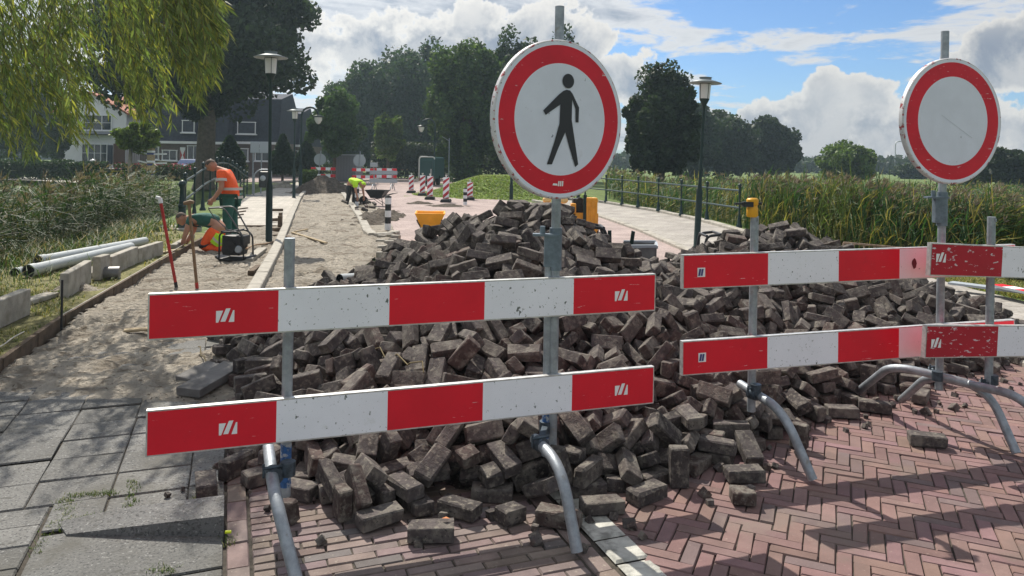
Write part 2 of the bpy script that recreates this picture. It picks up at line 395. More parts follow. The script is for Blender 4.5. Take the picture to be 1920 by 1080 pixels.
# right footpath with its railing side
FP = PP([(1040, 374), (1120, 380), (1230, 398), (1330, 420), (1440, 452), (1600, 490), (1710, 512), (1830, 545), (2000, 585), (2150, 640), (2150, 760), (1880, 665), (1690, 610), (1470, 541), (1292, 470), (1200, 430), (1116, 401), (1045, 384)])
sheet('footpath', FP, .012, FPATH)
# far edging of the road bed: pale border course
def kerb(name, pix, wd, ht, mat, seg=1.0, z=0.0, jit=.006):
    P = [G(a, b, z) for a, b in pix]; P = fillet(P, .8, 5)
    L = [0]
    for a, b in zip(P, P[1:]): L.append(L[-1]+(b-a).length)
    def at(s):
        for i in range(len(P)-1):
            if s <= L[i+1]: return P[i].lerp(P[i+1], (s-L[i])/max(1e-6, L[i+1]-L[i]))
        return P[-1]
    m = MB(); s = 0
    while s < L[-1]-.1:
        e = min(s+seg, L[-1]); a = at(s+.006); b = at(e-.006); d = (b-a).normalized(); nrm = Vector((-d.y, d.x, 0))
        dz = random.uniform(-jit, jit); bz = .02
        vs = []
        for p in (a, b):
            for (o_, h_) in ((-wd/2, -.1), (-wd/2, ht-bz), (-wd/2+bz, ht), (wd/2-bz*.5, ht), (wd/2, ht-bz*.5), (wd/2, -.1)):
                vs.append(p+nrm*o_+Vector((0, 0, h_+dz+z)))
        m.add(vs, [(i, i+1, i+7, i+6) for i in range(5)]+[(0, 5, 4, 3, 2, 1), (6, 7, 8, 9, 10, 11)], 0)
        s = e
    return struct(m.obj(name, mat))
kerb('kerb_left', [(598, 343), (580, 352), (561, 374), (545, 410), (516, 480), (484, 540), (452, 600)], .17, .13, CONL)
kerb('kerb_middle', [(648, 347), (640, 360), (656, 382), (676, 410), (692, 444), (716, 450), (742, 440)], .2, .10, CONC)
kerb('kerb_right', [(1000, 376), (1045, 384), (1116, 402), (1200, 431), (1292, 471), (1470, 543), (1690, 612), (1880, 668), (2150, 765)], .16, .05, CONC)
kerb('kerb_railing_side', [(1030, 372), (1120, 379), (1230, 397), (1330, 419), (1440, 451), (1600, 489)], .18, .10, CONC)
kerb('kerb_far', [(560, 337), (700, 339.5), (1100, 342)], .2, .1, CONC, seg=3)

sheet('dug_soil', PP([(652, 380), (676, 408), (694, 442), (742, 438), (728, 405), (700, 380), (672, 360), (650, 360)]), -.016, SAND)
# --- real paving units: every unit a chamfered top, many in one sheet
def tiles(name, rects, mat, hue, ch=.0032, depth=.009):
    """rects: (cx, cy, angle, length, width, z)"""
    Q = np.zeros((len(rects)*5, 4, 3), dtype=np.float32); C = np.zeros((len(rects)*5, 3), dtype=np.float32)
    for i, (cx, cy, an, L, Wd, z) in enumerate(rects):
        ca, sa = math.cos(an), math.sin(an); tx, ty = random.gauss(0, .006), random.gauss(0, .006)
        k = ch*random.uniform(.6, 1.6)
        def P(u, v, dz): return (cx+u*ca-v*sa, cy+u*sa+v*ca, z+u*tx+v*ty+dz)
        j = lambda: random.uniform(-.0025, .0025)
        T_ = [P(a*(L/2-k)+j(), b*(Wd/2-k)+j(), 0) for a, b in ((-1, -1), (1, -1), (1, 1), (-1, 1))]
        B_ = [P(a*L/2, b*Wd/2, -depth) for a, b in ((-1, -1), (1, -1), (1, 1), (-1, 1))]
        Q[i*5] = T_
        for e in range(4): Q[i*5+1+e] = (B_[e], B_[(e+1) % 4], T_[(e+1) % 4], T_[e])
        C[i*5:i*5+5] = hue()
    return struct(quads(name, Q, mat, tint=C))
def hue_brick():
    f = random.uniform(.84, 1.14); r = random.random()
    if r < .08: return (f*.80, f*.86, f*.9)
    return (f*1.05, f*random.uniform(.92, 1.04), f*random.uniform(.9, 1.05))
HB = []
L_, W_ = .21, .07; A45 = rad(45)
ang = TH+A45
ca, sa = math.cos(ang), math.sin(ang)
road_poly = [RW(1.80, .6), RW(8.5, .6), RW(8.5, 4.2), RW(4.2, 7.3), RW(1.80, 7.2)]
for a in range(-150, 150):
    for b in range(-150, 150):
        k = (a-b) % 6
        if k == 0: u, v, da = (a+1.5)*W_, (b+.5)*W_, 0
        elif k == 5: u, v, da = (a+.5)*W_, (b+1.5)*W_, PI/2
        else: continue
        x = u*ca-v*sa+3; y = u*sa+v*ca+5
        if y < 1.6 or y > 8.3 or x > 7.2: continue
        if not inpoly(x, y, road_poly): continue
        sag = .012*nz(x, y, .9, 4)
        HB.append((x, y, ang+da+random.gauss(0, .012), L_-.004, W_-.004, sag+random.gauss(0, .0018)))
# settle hollow seen in front of the right barrier: a few tilted, sunken bricks
tiles('road_paving', HB, BRKP, hue_brick)
GB = []
for r in range(160):
    gg = .9+r*.0605; off = (r % 2)*.105+random.uniform(-.012, .012)
    c = .115+off-.21
    while c < 1.47:
        a0 = max(c, .125); a1 = min(c+.21, 1.48)
        if a1-a0 > .04:
            p = RW((a0+a1)/2, gg); GB.append((p.x, p.y, TH+random.gauss(0, .006), a1-a0-.006, .0545, random.gauss(-.004, .0015)))
        c += .21
for r in range(48):
    p = RW(.068, .9+r*.212); GB.append((p.x, p.y, TH+PI/2, .206, .092, random.gauss(0, .002)))
    p = RW(1.535, .9+r*.212+.1); GB.append((p.x, p.y, TH+PI/2, .206, .092, random.gauss(0, .002)))
tiles('gutter_paving', GB, BRKG, hue_brick)
WB = []
gg = 1.2
while gg < 4.2:
    L = random.uniform(.20, .26); p = RW(1.69, gg+L/2); WB.append((p.x, p.y, TH+PI/2+random.gauss(0, .01), L-.012, .17, .006)); gg += L
tiles('white_line_blocks', WB, WBLK, lambda: [random.uniform(.85, 1.1)]*3, ch=.014)
def hue_slab():
    f = random.uniform(.74, 1.22); return (f, f*.995, f*.97)
SB = []
for r in range(24):
    gg = 3.93+r*.302
    if gg+.15 > 7.6: break
    for k in range(-1, 12):
        if k == -1: a0, a1 = -.165, .012
        else: a0, a1 = -.165-(k+1)*.372, -.165-k*.372
        if gg < 4.2:
            if a1 < -.78: continue
            a0 = max(a0, -.78)
        p = RW((a0+a1)/2, gg+.15); SB.append((p.x, p.y, TH+random.gauss(0, .008), a1-a0-.005, .296, random.gauss(0, .005)+.003))
for (g0, g1) in [(3.36, 3.90), (2.86, 3.35), (2.3, 2.85)]:
    p = RW(-.384, (g0+g1)/2); SB.append((p.x, p.y, TH, .78, g1-g0-.01, random.gauss(0, .002)))
for r in range(9):
    gg = 2.41+r*.202
    for k in range(7):
        a0 = -.79-(k+1)*.40; p = RW(a0+.2, gg+.1); SB.append((p.x, p.y, TH+random.gauss(0, .01), .39, .194, random.gauss(0, .004)))
tiles('pavement', SB, SLAB, hue_slab, ch=.004)
# the sloping drop block of the old driveway crossing
m = MB(); a = [(RW(-.66, 3.86), .010), (RW(.008, 3.62), .10), (RW(.008, 3.84), .10), (RW(-.435, 3.95), .058), (RW(-.72, 4.0), .012)]
m.add([(p.x, p.y, -.02) for p, z in a]+[(p.x, p.y, z) for p, z in a], [(5, 6, 7, 8, 9)]+[(i, (i+1) % 5, 5+(i+1) % 5, 5+i) for i in range(5)])
o = m.obj('driveway_ramp', SLAB); struct(o); tints(o.data, [(.9, .9, .9)]*6)

# --- bare sand of the dug-up walkway and lane
sp = PP([(-260, 775), (-60, 773), (60, 768), (160, 776), (250, 764), (330, 772), (440, 766)])+[Vector((-1.1, 5.6, 0)), Vector((-1.4, 8, 0))]+PP([(655, 530), (716, 472), (742, 440), (716, 446), (694, 442), (676, 408), (656, 381), (640, 358), (600, 352), (563, 371), (545, 400), (541, 426), (402, 426), (345, 470), (115, 628), (-40, 725), (-260, 800)])
xa, xb, ya, yb = -10.5, -1.0, 4.6, 34
def axis(a, b, f):
    o = [a]
    while o[-1] < b: o.append(o[-1]+f(o[-1]))
    return o
XS = axis(-10.5, -1.0, lambda x: .042); YS = axis(4.4, 34, lambda y: .034*max(1, y/6))
vid = {}; vs = []; fs = []
PRT = [(random.uniform(-6.5, -1.2), random.uniform(5.3, 13), random.uniform(0, PI), random.uniform(.10, .16), random.uniform(.05, .08)) for _ in range(90)]
def sand_z(x, y):
    dent = 0
    if y < 13.3:
        for (fx, fy, fa, fl, fw) in PRT:
            dx, dy = x-fx, y-fy
            if abs(dx) < .3 and abs(dy) < .3:
                u = (dx*math.cos(fa)+dy*math.sin(fa))/fl; v_ = (-dx*math.sin(fa)+dy*math.cos(fa))/fw; r = u*u+v_*v_
                if r < 1: dent -= .045*(1-r)
                elif r < 2.4: dent += .012*(1-abs(r-1.6)/.8) if abs(r-1.6) < .8 else 0
    e = .03+.05*nz(x, y, .8)+.045*nz(x, y, 2.3, 2)+.034*nz(x, y, 5.2, 5)+.024*nz(x, y, 10, 8)+.010*nz(x, y, 19, 9)
    e += dent
    front = sst(y, 4.95+.25*nz(x, y, 1.6, 3)+.08*nz(x, y, 7, 3), 5.5)
    return -.03+(e+.035)*front if front < 1 else e+.005
for j in range(len(YS)-1):
    for i in range(len(XS)-1):
        x = (XS[i]+XS[i+1])/2; y = (YS[j]+YS[j+1])/2
        if not inpoly(x, y, sp): continue
        q = []
        for (ii, jj) in ((i, j), (i+1, j), (i+1, j+1), (i, j+1)):
            if (ii, jj) not in vid:
                vid[(ii, jj)] = len(vs); vs.append((XS[ii], YS[jj], sand_z(XS[ii], YS[jj])))
            q.append(vid[(ii, jj)])
        fs.append(q)
g = MB(); g.add(vs, fs, 0, True); struct(g.obj('sand_bed', SAND))

# --- grassy verge on the left, held by a row of dark edging boards
VE = [G(a, b, .13) for a, b in [(-330, 860), (-60, 705), (0, 672), (118, 590), (210, 538), (300, 487), (352, 459), (398, 436)]]
VL = [Vector((lerp_line(LEDGE, p.y)-.35, p.y, 0)) for p in VE]; VL[0].x = -8
m = MB(); N = 26
pts = []
for i in range(len(VE)-1):
    for k in range(6): t = k/6; pts.append((VE[i].lerp(VE[i+1], t), VL[i].lerp(VL[i+1], t)))
pts.append((VE[-1], VL[-1]))
rows = []
for a, b in pts:
    r = []
    for k in range(13):
        p = a.lerp(b, k/12); z = .13+.03*nz(p.x, p.y, 1.5)+.012*nz(p.x, p.y, 6) if k > 0 else .125
        if k == 12: z = -.25
        r.append((p.x, p.y, z))
    rows.append(r)
vs = [p for r in rows for p in r]
m.add(vs, [(j*13+i, (j+1)*13+i, (j+1)*13+i+1, j*13+i+1) for j in range(len(rows)-1) for i in range(12)], 0, True)
struct(m.obj('verge', VERG))
m = MB()
for i in range(len(VE)-1):
    a, b = VE[i], VE[i+1]; n = max(1, round((b-a).length/.95))
    for k in range(n):
        p = a.lerp(b, k/n); q = a.lerp(b, (k+1)/n); d = (q-p).normalized()
        m.beam(p+d*.008+Vector((0, 0, -.10+random.uniform(-.006, .004))), q-d*.008+Vector((0, 0, -.10)), .045, .2)
tag(m.obj('edging_boards', WODD), 'row of dark earth-stained edging boards holding the grass verge beside the sand', 'edging')

# grass mound by the far road
m = MB(); c = G(925, 372); nn = 26; vs = []
for j in range(nn+1):
    for i in range(nn+1):
        u = i/nn*2-1; v_ = j/nn*2-1; x = c.x+.4+u*4.6; y = c.y+3.5+v_*4.2
        r = math.hypot(u, v_); z = .98*(1-sst(r, .15, 1.0))+.05*nz(x, y, 1.2); vs.append((x, y, z-.04))
m.add(vs, [(j*(nn+1)+i, j*(nn+1)+i+1, (j+1)*(nn+1)+i+1, (j+1)*(nn+1)+i) for j in range(nn) for i in range(nn)], 0, True)
struct(m.obj('grass_mound', M('mound_grass', (.17, .24, .05), .95, var=(1.6, .35), bump=(9, .12))))

# ================================================================== THE BRICK HEAPS
# settled positions of the bricks: x, y, z in 4 mm steps, then the rotation's x, y, z in hundredths, then length in cm
BR = [
-150,880,9,-96,-29,0,21,-88,883,22,-20,-68,54,21,51,879,9,100,10,0,21,-16,861,9,19,98,0,21,-23,885,35,-44,-25,32,21,11,926,49,73,15,35,21,232,997,26,
51,-49,51,21,-268,949,9,0,0,-17,21,-181,900,32,55,46,69,21,15,831,13,46,-54,-54,21,-326,991,9,0,0,-93,21,68,954,41,34,-73,30,21,182,957,9,0,0,-95,21,
-32,1012,59,44,-2,10,21,95,1013,70,-77,50,5,21,-56,882,27,31,80,-18,21,-197,893,19,68,20,-68,15,355,1087,19,17,16,-66,21,-369,1013,13,60,38,38,21,
-238,1039,60,81,54,22,21,76,919,9,37,93,0,21,100,925,13,66,-26,-26,21,224,1047,54,32,38,-1,21,164,991,27,-12,28,-65,21,-185,986,55,-63,-72,-11,21,
-227,1088,92,2,-24,48,21,-1,1051,80,-66,-60,-2,21,-127,925,25,42,91,2,21,-159,986,46,42,-58,7,21,-220,928,30,71,-19,-43,21,-184,1064,76,48,0,50,21,
307,1079,25,0,0,-20,21,-101,1055,91,45,69,55,21,-260,882,13,7,70,70,10,124,953,20,-41,87,26,21,-153,1036,52,-49,21,-85,21,-69,1148,125,35,68,-59,21,
324,1161,69,-6,-41,87,21,-390,960,9,0,0,-54,21,119,1092,83,72,-38,-12,21,107,969,29,33,-62,-63,21,-300,1052,60,-75,-66,3,21,-320,1164,76,4,73,-67,21,
27,995,78,21,17,69,21,137,1023,46,39,36,-85,21,-318,1025,25,57,-83,0,21,25,1159,125,1,21,-98,21,-185,1147,103,-78,-57,-22,21,27,1064,99,27,13,91,21,
-271,1036,54,-76,-65,4,21,450,1140,19,29,-64,29,15,31,919,9,92,-39,0,21,-171,932,40,81,-48,-17,21,41,985,53,-70,-8,-19,21,-56,1060,89,55,79,25,21,145,
935,9,0,0,-25,10,-95,949,42,-79,-52,-7,21,313,1226,86,13,14,-12,21,268,1093,58,1,-6,77,21,-129,1070,81,22,4,96,21,-78,995,61,-30,78,-34,21,487,1250,
34,-76,61,-6,21,-150,1123,92,8,88,46,21,173,1041,49,90,34,27,21,-81,931,45,47,-14,75,11,-411,1222,49,32,-72,-61,21,179,1106,74,-10,-6,88,21,434,1244,
75,67,20,14,21,-259,992,29,-33,-56,63,21,48,1081,93,18,-5,92,21,45,942,20,89,-39,22,21,-54,1297,177,-11,-95,-21,21,-51,959,48,-89,43,7,9,-139,1161,
111,-69,-66,-28,21,-377,1169,44,18,84,50,21,-297,1254,117,27,-3,-84,21,269,1052,9,0,0,43,21,-164,1234,133,51,-4,-65,21,109,1281,148,30,-73,-60,21,
-322,1057,48,-92,38,11,21,68,1026,53,41,-76,36,21,-1,1378,201,35,4,17,21,432,1184,33,-13,32,-93,21,152,1062,59,-90,29,-31,21,-113,1205,140,-78,-58,
-17,21,-96,1169,126,5,22,-97,21,-89,1013,64,-24,-49,13,21,-4,975,41,15,10,-49,21,-66,1246,149,-56,50,-9,21,658,1362,27,-44,-80,-3,21,-426,1094,13,-55,
44,-44,21,116,1345,169,30,-24,85,21,-380,1248,69,-55,25,-77,21,340,1125,30,-68,2,-4,21,-372,1060,15,44,-11,-21,21,151,1146,83,24,-39,84,21,-397,1150,
29,-8,3,92,21,-110,1131,99,-63,71,16,21,938,1586,43,25,-66,25,21,217,1324,126,3,55,-71,21,66,1096,98,-41,-67,62,21,167,1264,116,-90,7,-1,21,97,1157,
118,-30,14,-37,21,237,1417,170,-16,28,-95,21,66,1264,175,-41,-56,70,21,257,1240,103,10,86,-26,21,582,1327,27,-17,-75,-58,21,-229,1256,120,53,60,59,21,
149,1431,191,38,-16,81,21,199,1004,9,34,-94,0,21,574,1353,48,-9,99,-4,21,376,1170,50,-7,-16,93,21,247,1192,69,6,-63,-72,21,-160,931,13,-63,29,-30,21,
6,895,13,-52,48,-48,14,32,1406,211,13,-84,51,21,-51,1156,104,-72,-66,3,21,-28,1192,118,-87,38,-3,21,713,1475,68,4,-70,4,21,-13,1133,102,23,-2,87,21,
1020,1582,20,13,19,-41,21,-71,1103,97,98,9,-11,21,209,1156,84,27,-79,-42,21,-218,1180,100,-27,-83,-21,21,271,1232,88,-62,-29,37,21,205,1549,223,40,1,
-4,21,109,1129,90,-86,30,17,21,586,1280,9,0,0,-88,21,510,1556,113,-8,69,-70,21,205,1053,45,-19,51,-58,21,-21,1442,220,22,-13,-2,21,520,1385,73,-81,49,
29,21,-19,1240,142,-31,48,-16,21,170,1371,165,4,-22,12,21,-148,970,25,0,2,-94,21,260,1330,133,-49,74,-25,21,-42,1050,66,-35,-41,24,21,-1,1284,164,-17,
27,-22,21,-327,1144,58,28,93,-19,21,-149,1368,165,31,-89,-34,21,521,1309,39,-63,-71,28,21,104,1394,195,-85,39,5,21,-20,955,28,9,3,-51,13,-66,1385,198,
-19,92,-33,21,254,1159,58,-28,4,86,21,41,1251,148,-45,-76,-48,13,460,1399,95,14,46,-77,21,1070,1635,28,-63,-53,-44,21,-78,914,25,-57,-42,66,21,527,
1276,13,-55,45,-45,21,123,1072,57,27,-27,-72,21,186,1025,20,-22,11,87,21,348,1389,122,-35,-65,-49,21,947,1665,80,-9,-43,82,21,-25,1077,94,-82,49,-31,
21,-194,1018,53,31,-86,-38,21,245,1284,106,49,-75,-40,21,-262,1184,99,-8,79,59,13,-220,1087,76,-96,12,-18,21,-343,1249,86,-24,-19,-71,21,726,1441,29,
24,66,66,21,-15,1494,251,-2,-95,31,21,-204,970,30,4,9,3,21,181,1302,139,25,17,41,14,-300,1372,130,30,-92,25,21,13,940,31,-95,-26,-13,21,571,1413,76,
14,26,87,21,41,1448,234,-5,11,-29,21,1046,1801,95,15,57,81,21,83,1156,106,31,-89,12,21,-439,1261,46,-17,68,-69,21,-293,1032,16,13,70,-13,12,160,1527,
210,-12,25,-96,21,-289,1358,114,1,44,-90,21,87,985,42,-97,25,0,13,771,1381,9,46,-89,0,21,914,1670,74,90,-17,-29,21,46,1552,246,7,-68,55,21,11,1003,64,
-55,67,-42,21,404,1254,74,-58,7,44,21,260,1068,32,-26,-22,50,21,692,1419,26,64,30,-64,21,746,1468,41,16,45,-59,21,1121,1763,66,4,98,20,21,715,1618,91,
49,5,-41,21,-456,1366,50,0,0,1,21,495,1339,61,22,-24,-46,21,165,1184,100,-43,-20,15,21,-112,920,9,88,-48,0,21,54,1133,99,-11,-99,-10,21,420,1364,85,
-2,31,93,21,304,1083,9,0,0,-26,21,95,1263,118,89,40,21,21,217,1269,95,33,20,81,21,-115,1066,56,-20,8,-91,14,350,1160,37,60,-47,-1,15,-511,1449,55,47,
-15,-34,21,-380,1612,135,-17,38,-88,21,-142,1246,137,-39,-43,81,21,-138,1487,205,-35,-13,11,21,-66,1334,187,-27,-20,92,21,395,1419,90,-40,-34,81,21,
797,1590,87,87,-38,-23,21,452,1342,73,-30,41,-81,21,-61,1468,224,5,-95,30,21,73,1238,140,42,-67,-41,21,319,1294,95,-68,-47,-42,21,-114,993,34,34,-7,
38,11,437,1447,96,9,-95,-27,21,-243,1011,31,-80,51,-17,21,305,1161,45,-80,38,-40,21,784,1425,9,0,0,97,21,799,1454,13,18,68,68,21,-271,1139,71,16,85,
41,21,-259,1104,67,-21,-31,92,13,21,1195,134,6,-44,-68,21,390,1170,31,20,54,77,21,332,1362,106,3,94,-25,21,293,1370,132,34,-86,6,21,564,1576,95,2,-81,
-42,21,101,1562,251,-29,32,-21,21,952,1577,9,-19,-98,0,21,315,1442,136,83,-45,-22,21,-489,1558,90,-37,6,33,21,891,1551,19,-40,-87,18,21,415,1514,133,
93,28,22,21,-184,1280,136,-62,-28,3,21,-500,1519,77,5,-12,74,21,-289,1105,74,76,-62,3,21,825,1755,118,-89,-2,-16,21,404,1483,114,-31,-5,14,21,608,
1613,100,64,-50,-58,21,-189,1207,111,-16,24,55,21,298,1213,71,-18,-7,-97,21,662,1460,35,46,-57,-21,21,360,1491,140,21,-17,-42,21,-691,1742,13,-68,18,
-18,21,1059,1697,45,17,-21,95,21,-495,1405,38,65,29,29,21,242,1091,49,61,-56,50,12,-460,1489,84,19,44,-88,15,-273,995,9,0,0,74,21,-150,1329,147,-79,
-46,13,21,-442,1398,66,11,-28,-12,21,11,1129,111,-73,-48,48,10,-44,1490,233,9,89,45,21,-333,1065,24,-22,-22,-93,21,210,1137,71,-8,-25,-80,21,266,1481,
182,1,-99,8,21,-336,1288,109,-12,27,82,21,143,1219,105,27,-21,-73,21,-442,1206,13,46,53,53,21,-41,1240,132,51,59,62,21,181,1177,79,32,-86,-13,21,-194,
1399,168,27,-24,-93,21,150,1105,63,-39,-85,-29,21,383,1198,58,-83,29,-9,21,480,1408,73,35,-52,-16,21,344,1175,62,22,-23,8,21,-356,1503,119,10,-51,86,
21,820,1558,62,63,20,41,21,710,1685,118,1,-99,10,21,561,1304,18,72,-66,15,21,-178,1384,160,-50,-21,42,21,146,1620,251,-15,34,-53,21,-92,1559,254,-72,
5,-51,21,-61,1196,135,-48,-76,39,21,860,1826,137,23,-49,70,21,753,1881,168,-4,-35,94,21,145,1011,21,21,-92,-26,21,346,1232,62,-37,70,60,21,190,1176,
93,-84,-37,37,21,-91,1438,210,99,7,14,21,30,1315,174,-2,52,39,15,670,1551,72,11,-44,30,21,-579,1574,48,88,28,12,21,98,1474,218,23,-22,67,21,885,1624,
52,-41,-46,67,21,-166,1060,58,15,56,-72,21,31,980,21,2,72,-65,21,729,1439,9,75,-67,0,21,643,1383,20,-6,25,22,21,235,1374,143,-17,25,-60,21,108,1024,
53,39,6,81,21,76,1103,74,64,-54,-20,21,-180,1252,120,-88,-40,19,21,90,1367,178,28,-37,88,21,72,1470,224,-21,-50,64,21,428,1237,48,-16,-42,83,15,723,
1708,135,-40,-90,7,21,3,1657,284,2,33,93,21,945,1817,121,37,34,-58,21,41,1051,70,0,-98,22,21,1113,1728,45,23,-4,61,21,865,1594,40,48,68,55,21,868,
1486,13,-25,66,-66,12,151,1550,223,-15,35,-93,21,624,1362,9,0,0,-58,21,785,1584,71,23,-42,-58,21,918,1900,152,-59,13,15,21,424,1198,9,-73,69,0,21,457,
1486,100,-31,28,5,21,634,1815,167,15,3,7,21,-110,1462,204,31,69,-44,21,-420,1464,84,-36,-26,-8,21,540,1674,146,-54,84,5,21,147,1328,145,-81,-41,-16,
12,333,1481,136,36,-41,81,21,192,1583,234,7,-90,-35,21,830,1649,96,61,-46,-59,21,135,1314,129,81,-36,-19,21,-12,1006,35,15,-93,-34,21,-121,1330,158,
-17,-6,-95,21,-122,1059,34,-3,-30,82,21,-597,1564,25,31,-95,0,21,139,1290,99,-42,74,-52,21,-227,1132,89,-63,-40,10,21,23,1375,176,-7,30,-93,21,69,
1242,161,65,-73,18,21,316,1264,86,90,-3,26,21,-440,1319,48,-3,-13,3,21,-68,1534,241,38,72,-11,21,-10,1634,276,-10,-7,-99,21,-423,1150,9,0,0,-77,12,
579,1401,54,-48,-82,30,21,1077,1782,74,19,-6,-92,21,-243,1518,159,-1,54,-55,21,680,1749,137,-82,-3,34,21,879,1727,97,-55,68,-11,21,5,1315,167,19,-27,
86,21,192,1498,196,-85,-49,16,21,705,1560,64,3,85,-51,21,-364,1086,20,81,39,-40,15,-186,1324,148,-2,10,53,21,-272,1267,109,78,-41,-20,21,848,1911,174,
33,-15,93,21,781,2031,223,7,-7,-5,21,-563,1465,18,42,-89,8,21,-126,1418,173,-21,19,78,21,25,1277,167,-20,25,-33,10,1022,1659,32,14,16,-52,21,877,1776,
118,8,53,-84,21,945,1725,94,-77,-15,33,21,231,1223,75,24,5,83,21,191,1397,159,42,5,-7,21,1014,1904,119,33,16,-61,21,-102,962,29,15,-97,-20,21,-176,
1491,184,8,-39,91,21,556,1609,121,8,25,-61,21,682,1737,118,-6,34,79,21,668,1609,90,96,-6,-12,21,-321,1574,140,-22,24,-18,21,56,1671,288,-47,80,-11,21,
686,1481,55,-58,40,-52,21,578,1857,177,5,12,-8,21,-246,1695,191,-82,-40,-30,21,780,1650,86,-48,83,16,15,1162,1722,19,-2,-98,-18,21,545,1552,71,49,-13,
-80,21,-536,1431,13,43,-56,-56,21,264,1395,132,-76,49,31,21,777,1705,102,-65,-1,-21,21,807,1783,133,20,5,-7,21,-202,1839,234,-50,54,-62,21,83,1667,
290,21,-30,-36,21,-390,1370,78,-82,11,13,21,254,1584,206,-2,-100,2,21,-328,1270,96,-25,-44,85,21,455,1780,161,11,-13,-93,21,319,1503,147,43,-29,68,21,
-279,1202,85,36,41,26,15,110,1172,110,-18,-40,83,21,70,1407,186,39,17,46,21,-242,1437,119,62,65,-1,21,-254,1152,75,1,-50,59,21,751,2071,232,-97,7,-14,
21,839,1495,18,62,-76,-3,21,275,1340,117,21,-20,-69,21,539,1387,49,-10,-39,90,21,364,1148,25,90,-29,32,21,168,1350,140,-88,-25,-4,21,-29,1135,91,22,7,
65,21,490,1651,130,27,-7,-92,21,626,2054,202,7,-15,99,21,-390,1099,13,35,-62,-62,21,1250,1824,24,52,-69,-21,21,-107,1273,150,-60,-76,-11,12,254,1617,
216,15,60,43,21,567,1765,156,-7,-26,43,21,-573,1604,57,39,43,-81,21,640,1483,65,-80,-32,32,21,500,1682,151,-7,-25,-83,21,359,1329,77,-83,-44,7,21,958,
1603,23,65,-28,5,21,520,1585,121,-10,25,-95,21,401,1559,149,11,-5,86,21,220,1041,20,-92,25,-16,21,-534,1466,27,-61,35,18,21,-148,1190,105,-90,31,-3,
21,-123,1434,183,-1,-28,-93,21,355,1636,153,-13,40,79,21,69,1564,248,-91,31,23,21,226,1528,182,42,-14,12,21,-108,1333,171,4,18,72,21,-309,1408,132,
-10,62,-76,21,-63,950,22,62,-43,-53,21,-203,1376,140,-24,52,-82,21,-558,1561,43,-34,89,-28,21,548,1412,66,-21,7,-51,21,1157,1660,9,0,0,9,21,299,1111,
25,0,0,-22,21,-315,1643,152,20,90,-38,21,717,1503,65,-26,-55,-78,21,-150,1571,207,82,-46,-34,21,772,1748,128,20,-85,-41,21,-212,947,9,21,-98,0,21,-47,
953,27,-65,-3,-76,8,-273,1638,180,9,31,95,21,806,1492,25,-52,85,0,21,-333,1027,9,-44,90,0,21,46,1220,117,1,-33,42,15,643,1913,197,97,-21,-4,21,40,
1640,265,18,-21,-34,21,-98,1234,136,26,1,-64,21,566,1659,132,7,-13,-39,21,282,1169,50,5,34,74,21,367,1125,9,0,0,-96,21,293,1360,108,27,-31,-50,21,
1190,1879,79,-31,-34,-26,21,-96,1300,152,77,-27,1,21,630,1728,150,46,29,45,21,463,1719,157,27,-37,-83,21,804,1536,34,75,56,-29,21,-139,1815,266,-74,
50,-9,14,-206,1595,198,0,42,67,21,705,1874,169,-22,-86,-6,21,637,1467,48,-11,-27,-61,21,972,1635,52,-6,8,-50,21,13,1216,135,72,-53,44,21,617,1876,175,
12,-20,-33,21,-258,1388,125,87,3,-46,21,-416,1490,96,-28,-1,96,21,1120,1803,80,-46,-88,3,21,16,1747,307,29,-95,-10,21,-98,1548,230,-32,87,-35,21,315,
1160,31,21,-42,-28,21,1001,1598,9,26,-96,0,21,162,1220,99,4,-34,-9,21,-236,1356,116,-95,-7,26,21,90,1079,61,89,36,22,21,408,1288,76,-51,10,-83,21,
-236,1466,148,-19,-93,31,21,693,1946,192,-11,93,-34,21,813,1858,149,86,-49,-10,21,322,1197,62,-9,70,-70,21,515,1721,166,11,-9,-73,21,-26,1776,295,-32,
74,50,14,699,1794,153,74,27,53,21,-375,1292,76,38,-67,-62,21,305,1661,182,-4,-26,63,21,1003,1697,71,24,-83,-48,21,-496,1386,13,-1,71,-71,21,1012,2000,
149,17,42,-57,21,198,1108,55,-71,36,-34,21,1065,2034,141,-31,4,91,21,-327,1384,107,-34,-18,60,21,-312,1197,81,-30,4,-29,10,-407,1245,42,22,-40,89,21,
579,1490,74,-51,17,3,21,603,1750,138,28,1,-15,21,623,1568,84,50,-81,-26,21,-224,1589,177,-82,-10,40,21,825,1981,184,60,-21,-31,21,744,1574,74,27,-15,
-66,21,638,1526,64,-92,4,-30,21,924,1769,105,-11,19,-56,21,1076,1973,123,17,25,-76,21,371,1314,66,-26,85,-34,21,637,1801,148,-40,5,21,21,770,1547,52,
14,-27,-93,21,-295,1482,120,45,-14,81,21,600,1537,73,-38,-84,38,21,-440,1442,67,-45,0,49,21,527,1444,78,77,25,34,21,168,1462,184,3,-47,35,13,-504,
1792,90,-76,-44,17,21,-145,1449,173,-25,66,-71,21,-104,1520,218,0,78,-59,21,364,1550,141,-43,-15,80,21,454,1896,162,-83,18,43,21,628,2112,208,83,15,9,
21,-4,1094,99,-79,-32,-2,11,70,1443,198,-43,1,12,21,-368,1601,115,-89,-18,5,21,-293,1559,155,-4,6,82,21,79,1651,271,84,-51,15,14,-279,1043,39,69,-72,
-8,21,1208,1866,67,49,29,22,21,-262,1501,132,-37,6,-19,21,-436,1590,86,39,9,15,21,450,1609,140,10,-18,-68,21,699,2071,223,43,-88,-21,21,-64,1691,254,
39,27,-88,21,-462,1629,95,-26,-10,85,21,1038,1872,102,-3,91,36,21,217,1431,167,-94,6,19,21,-286,1791,200,-27,-4,-44,21,-98,1406,193,27,38,69,12,-70,
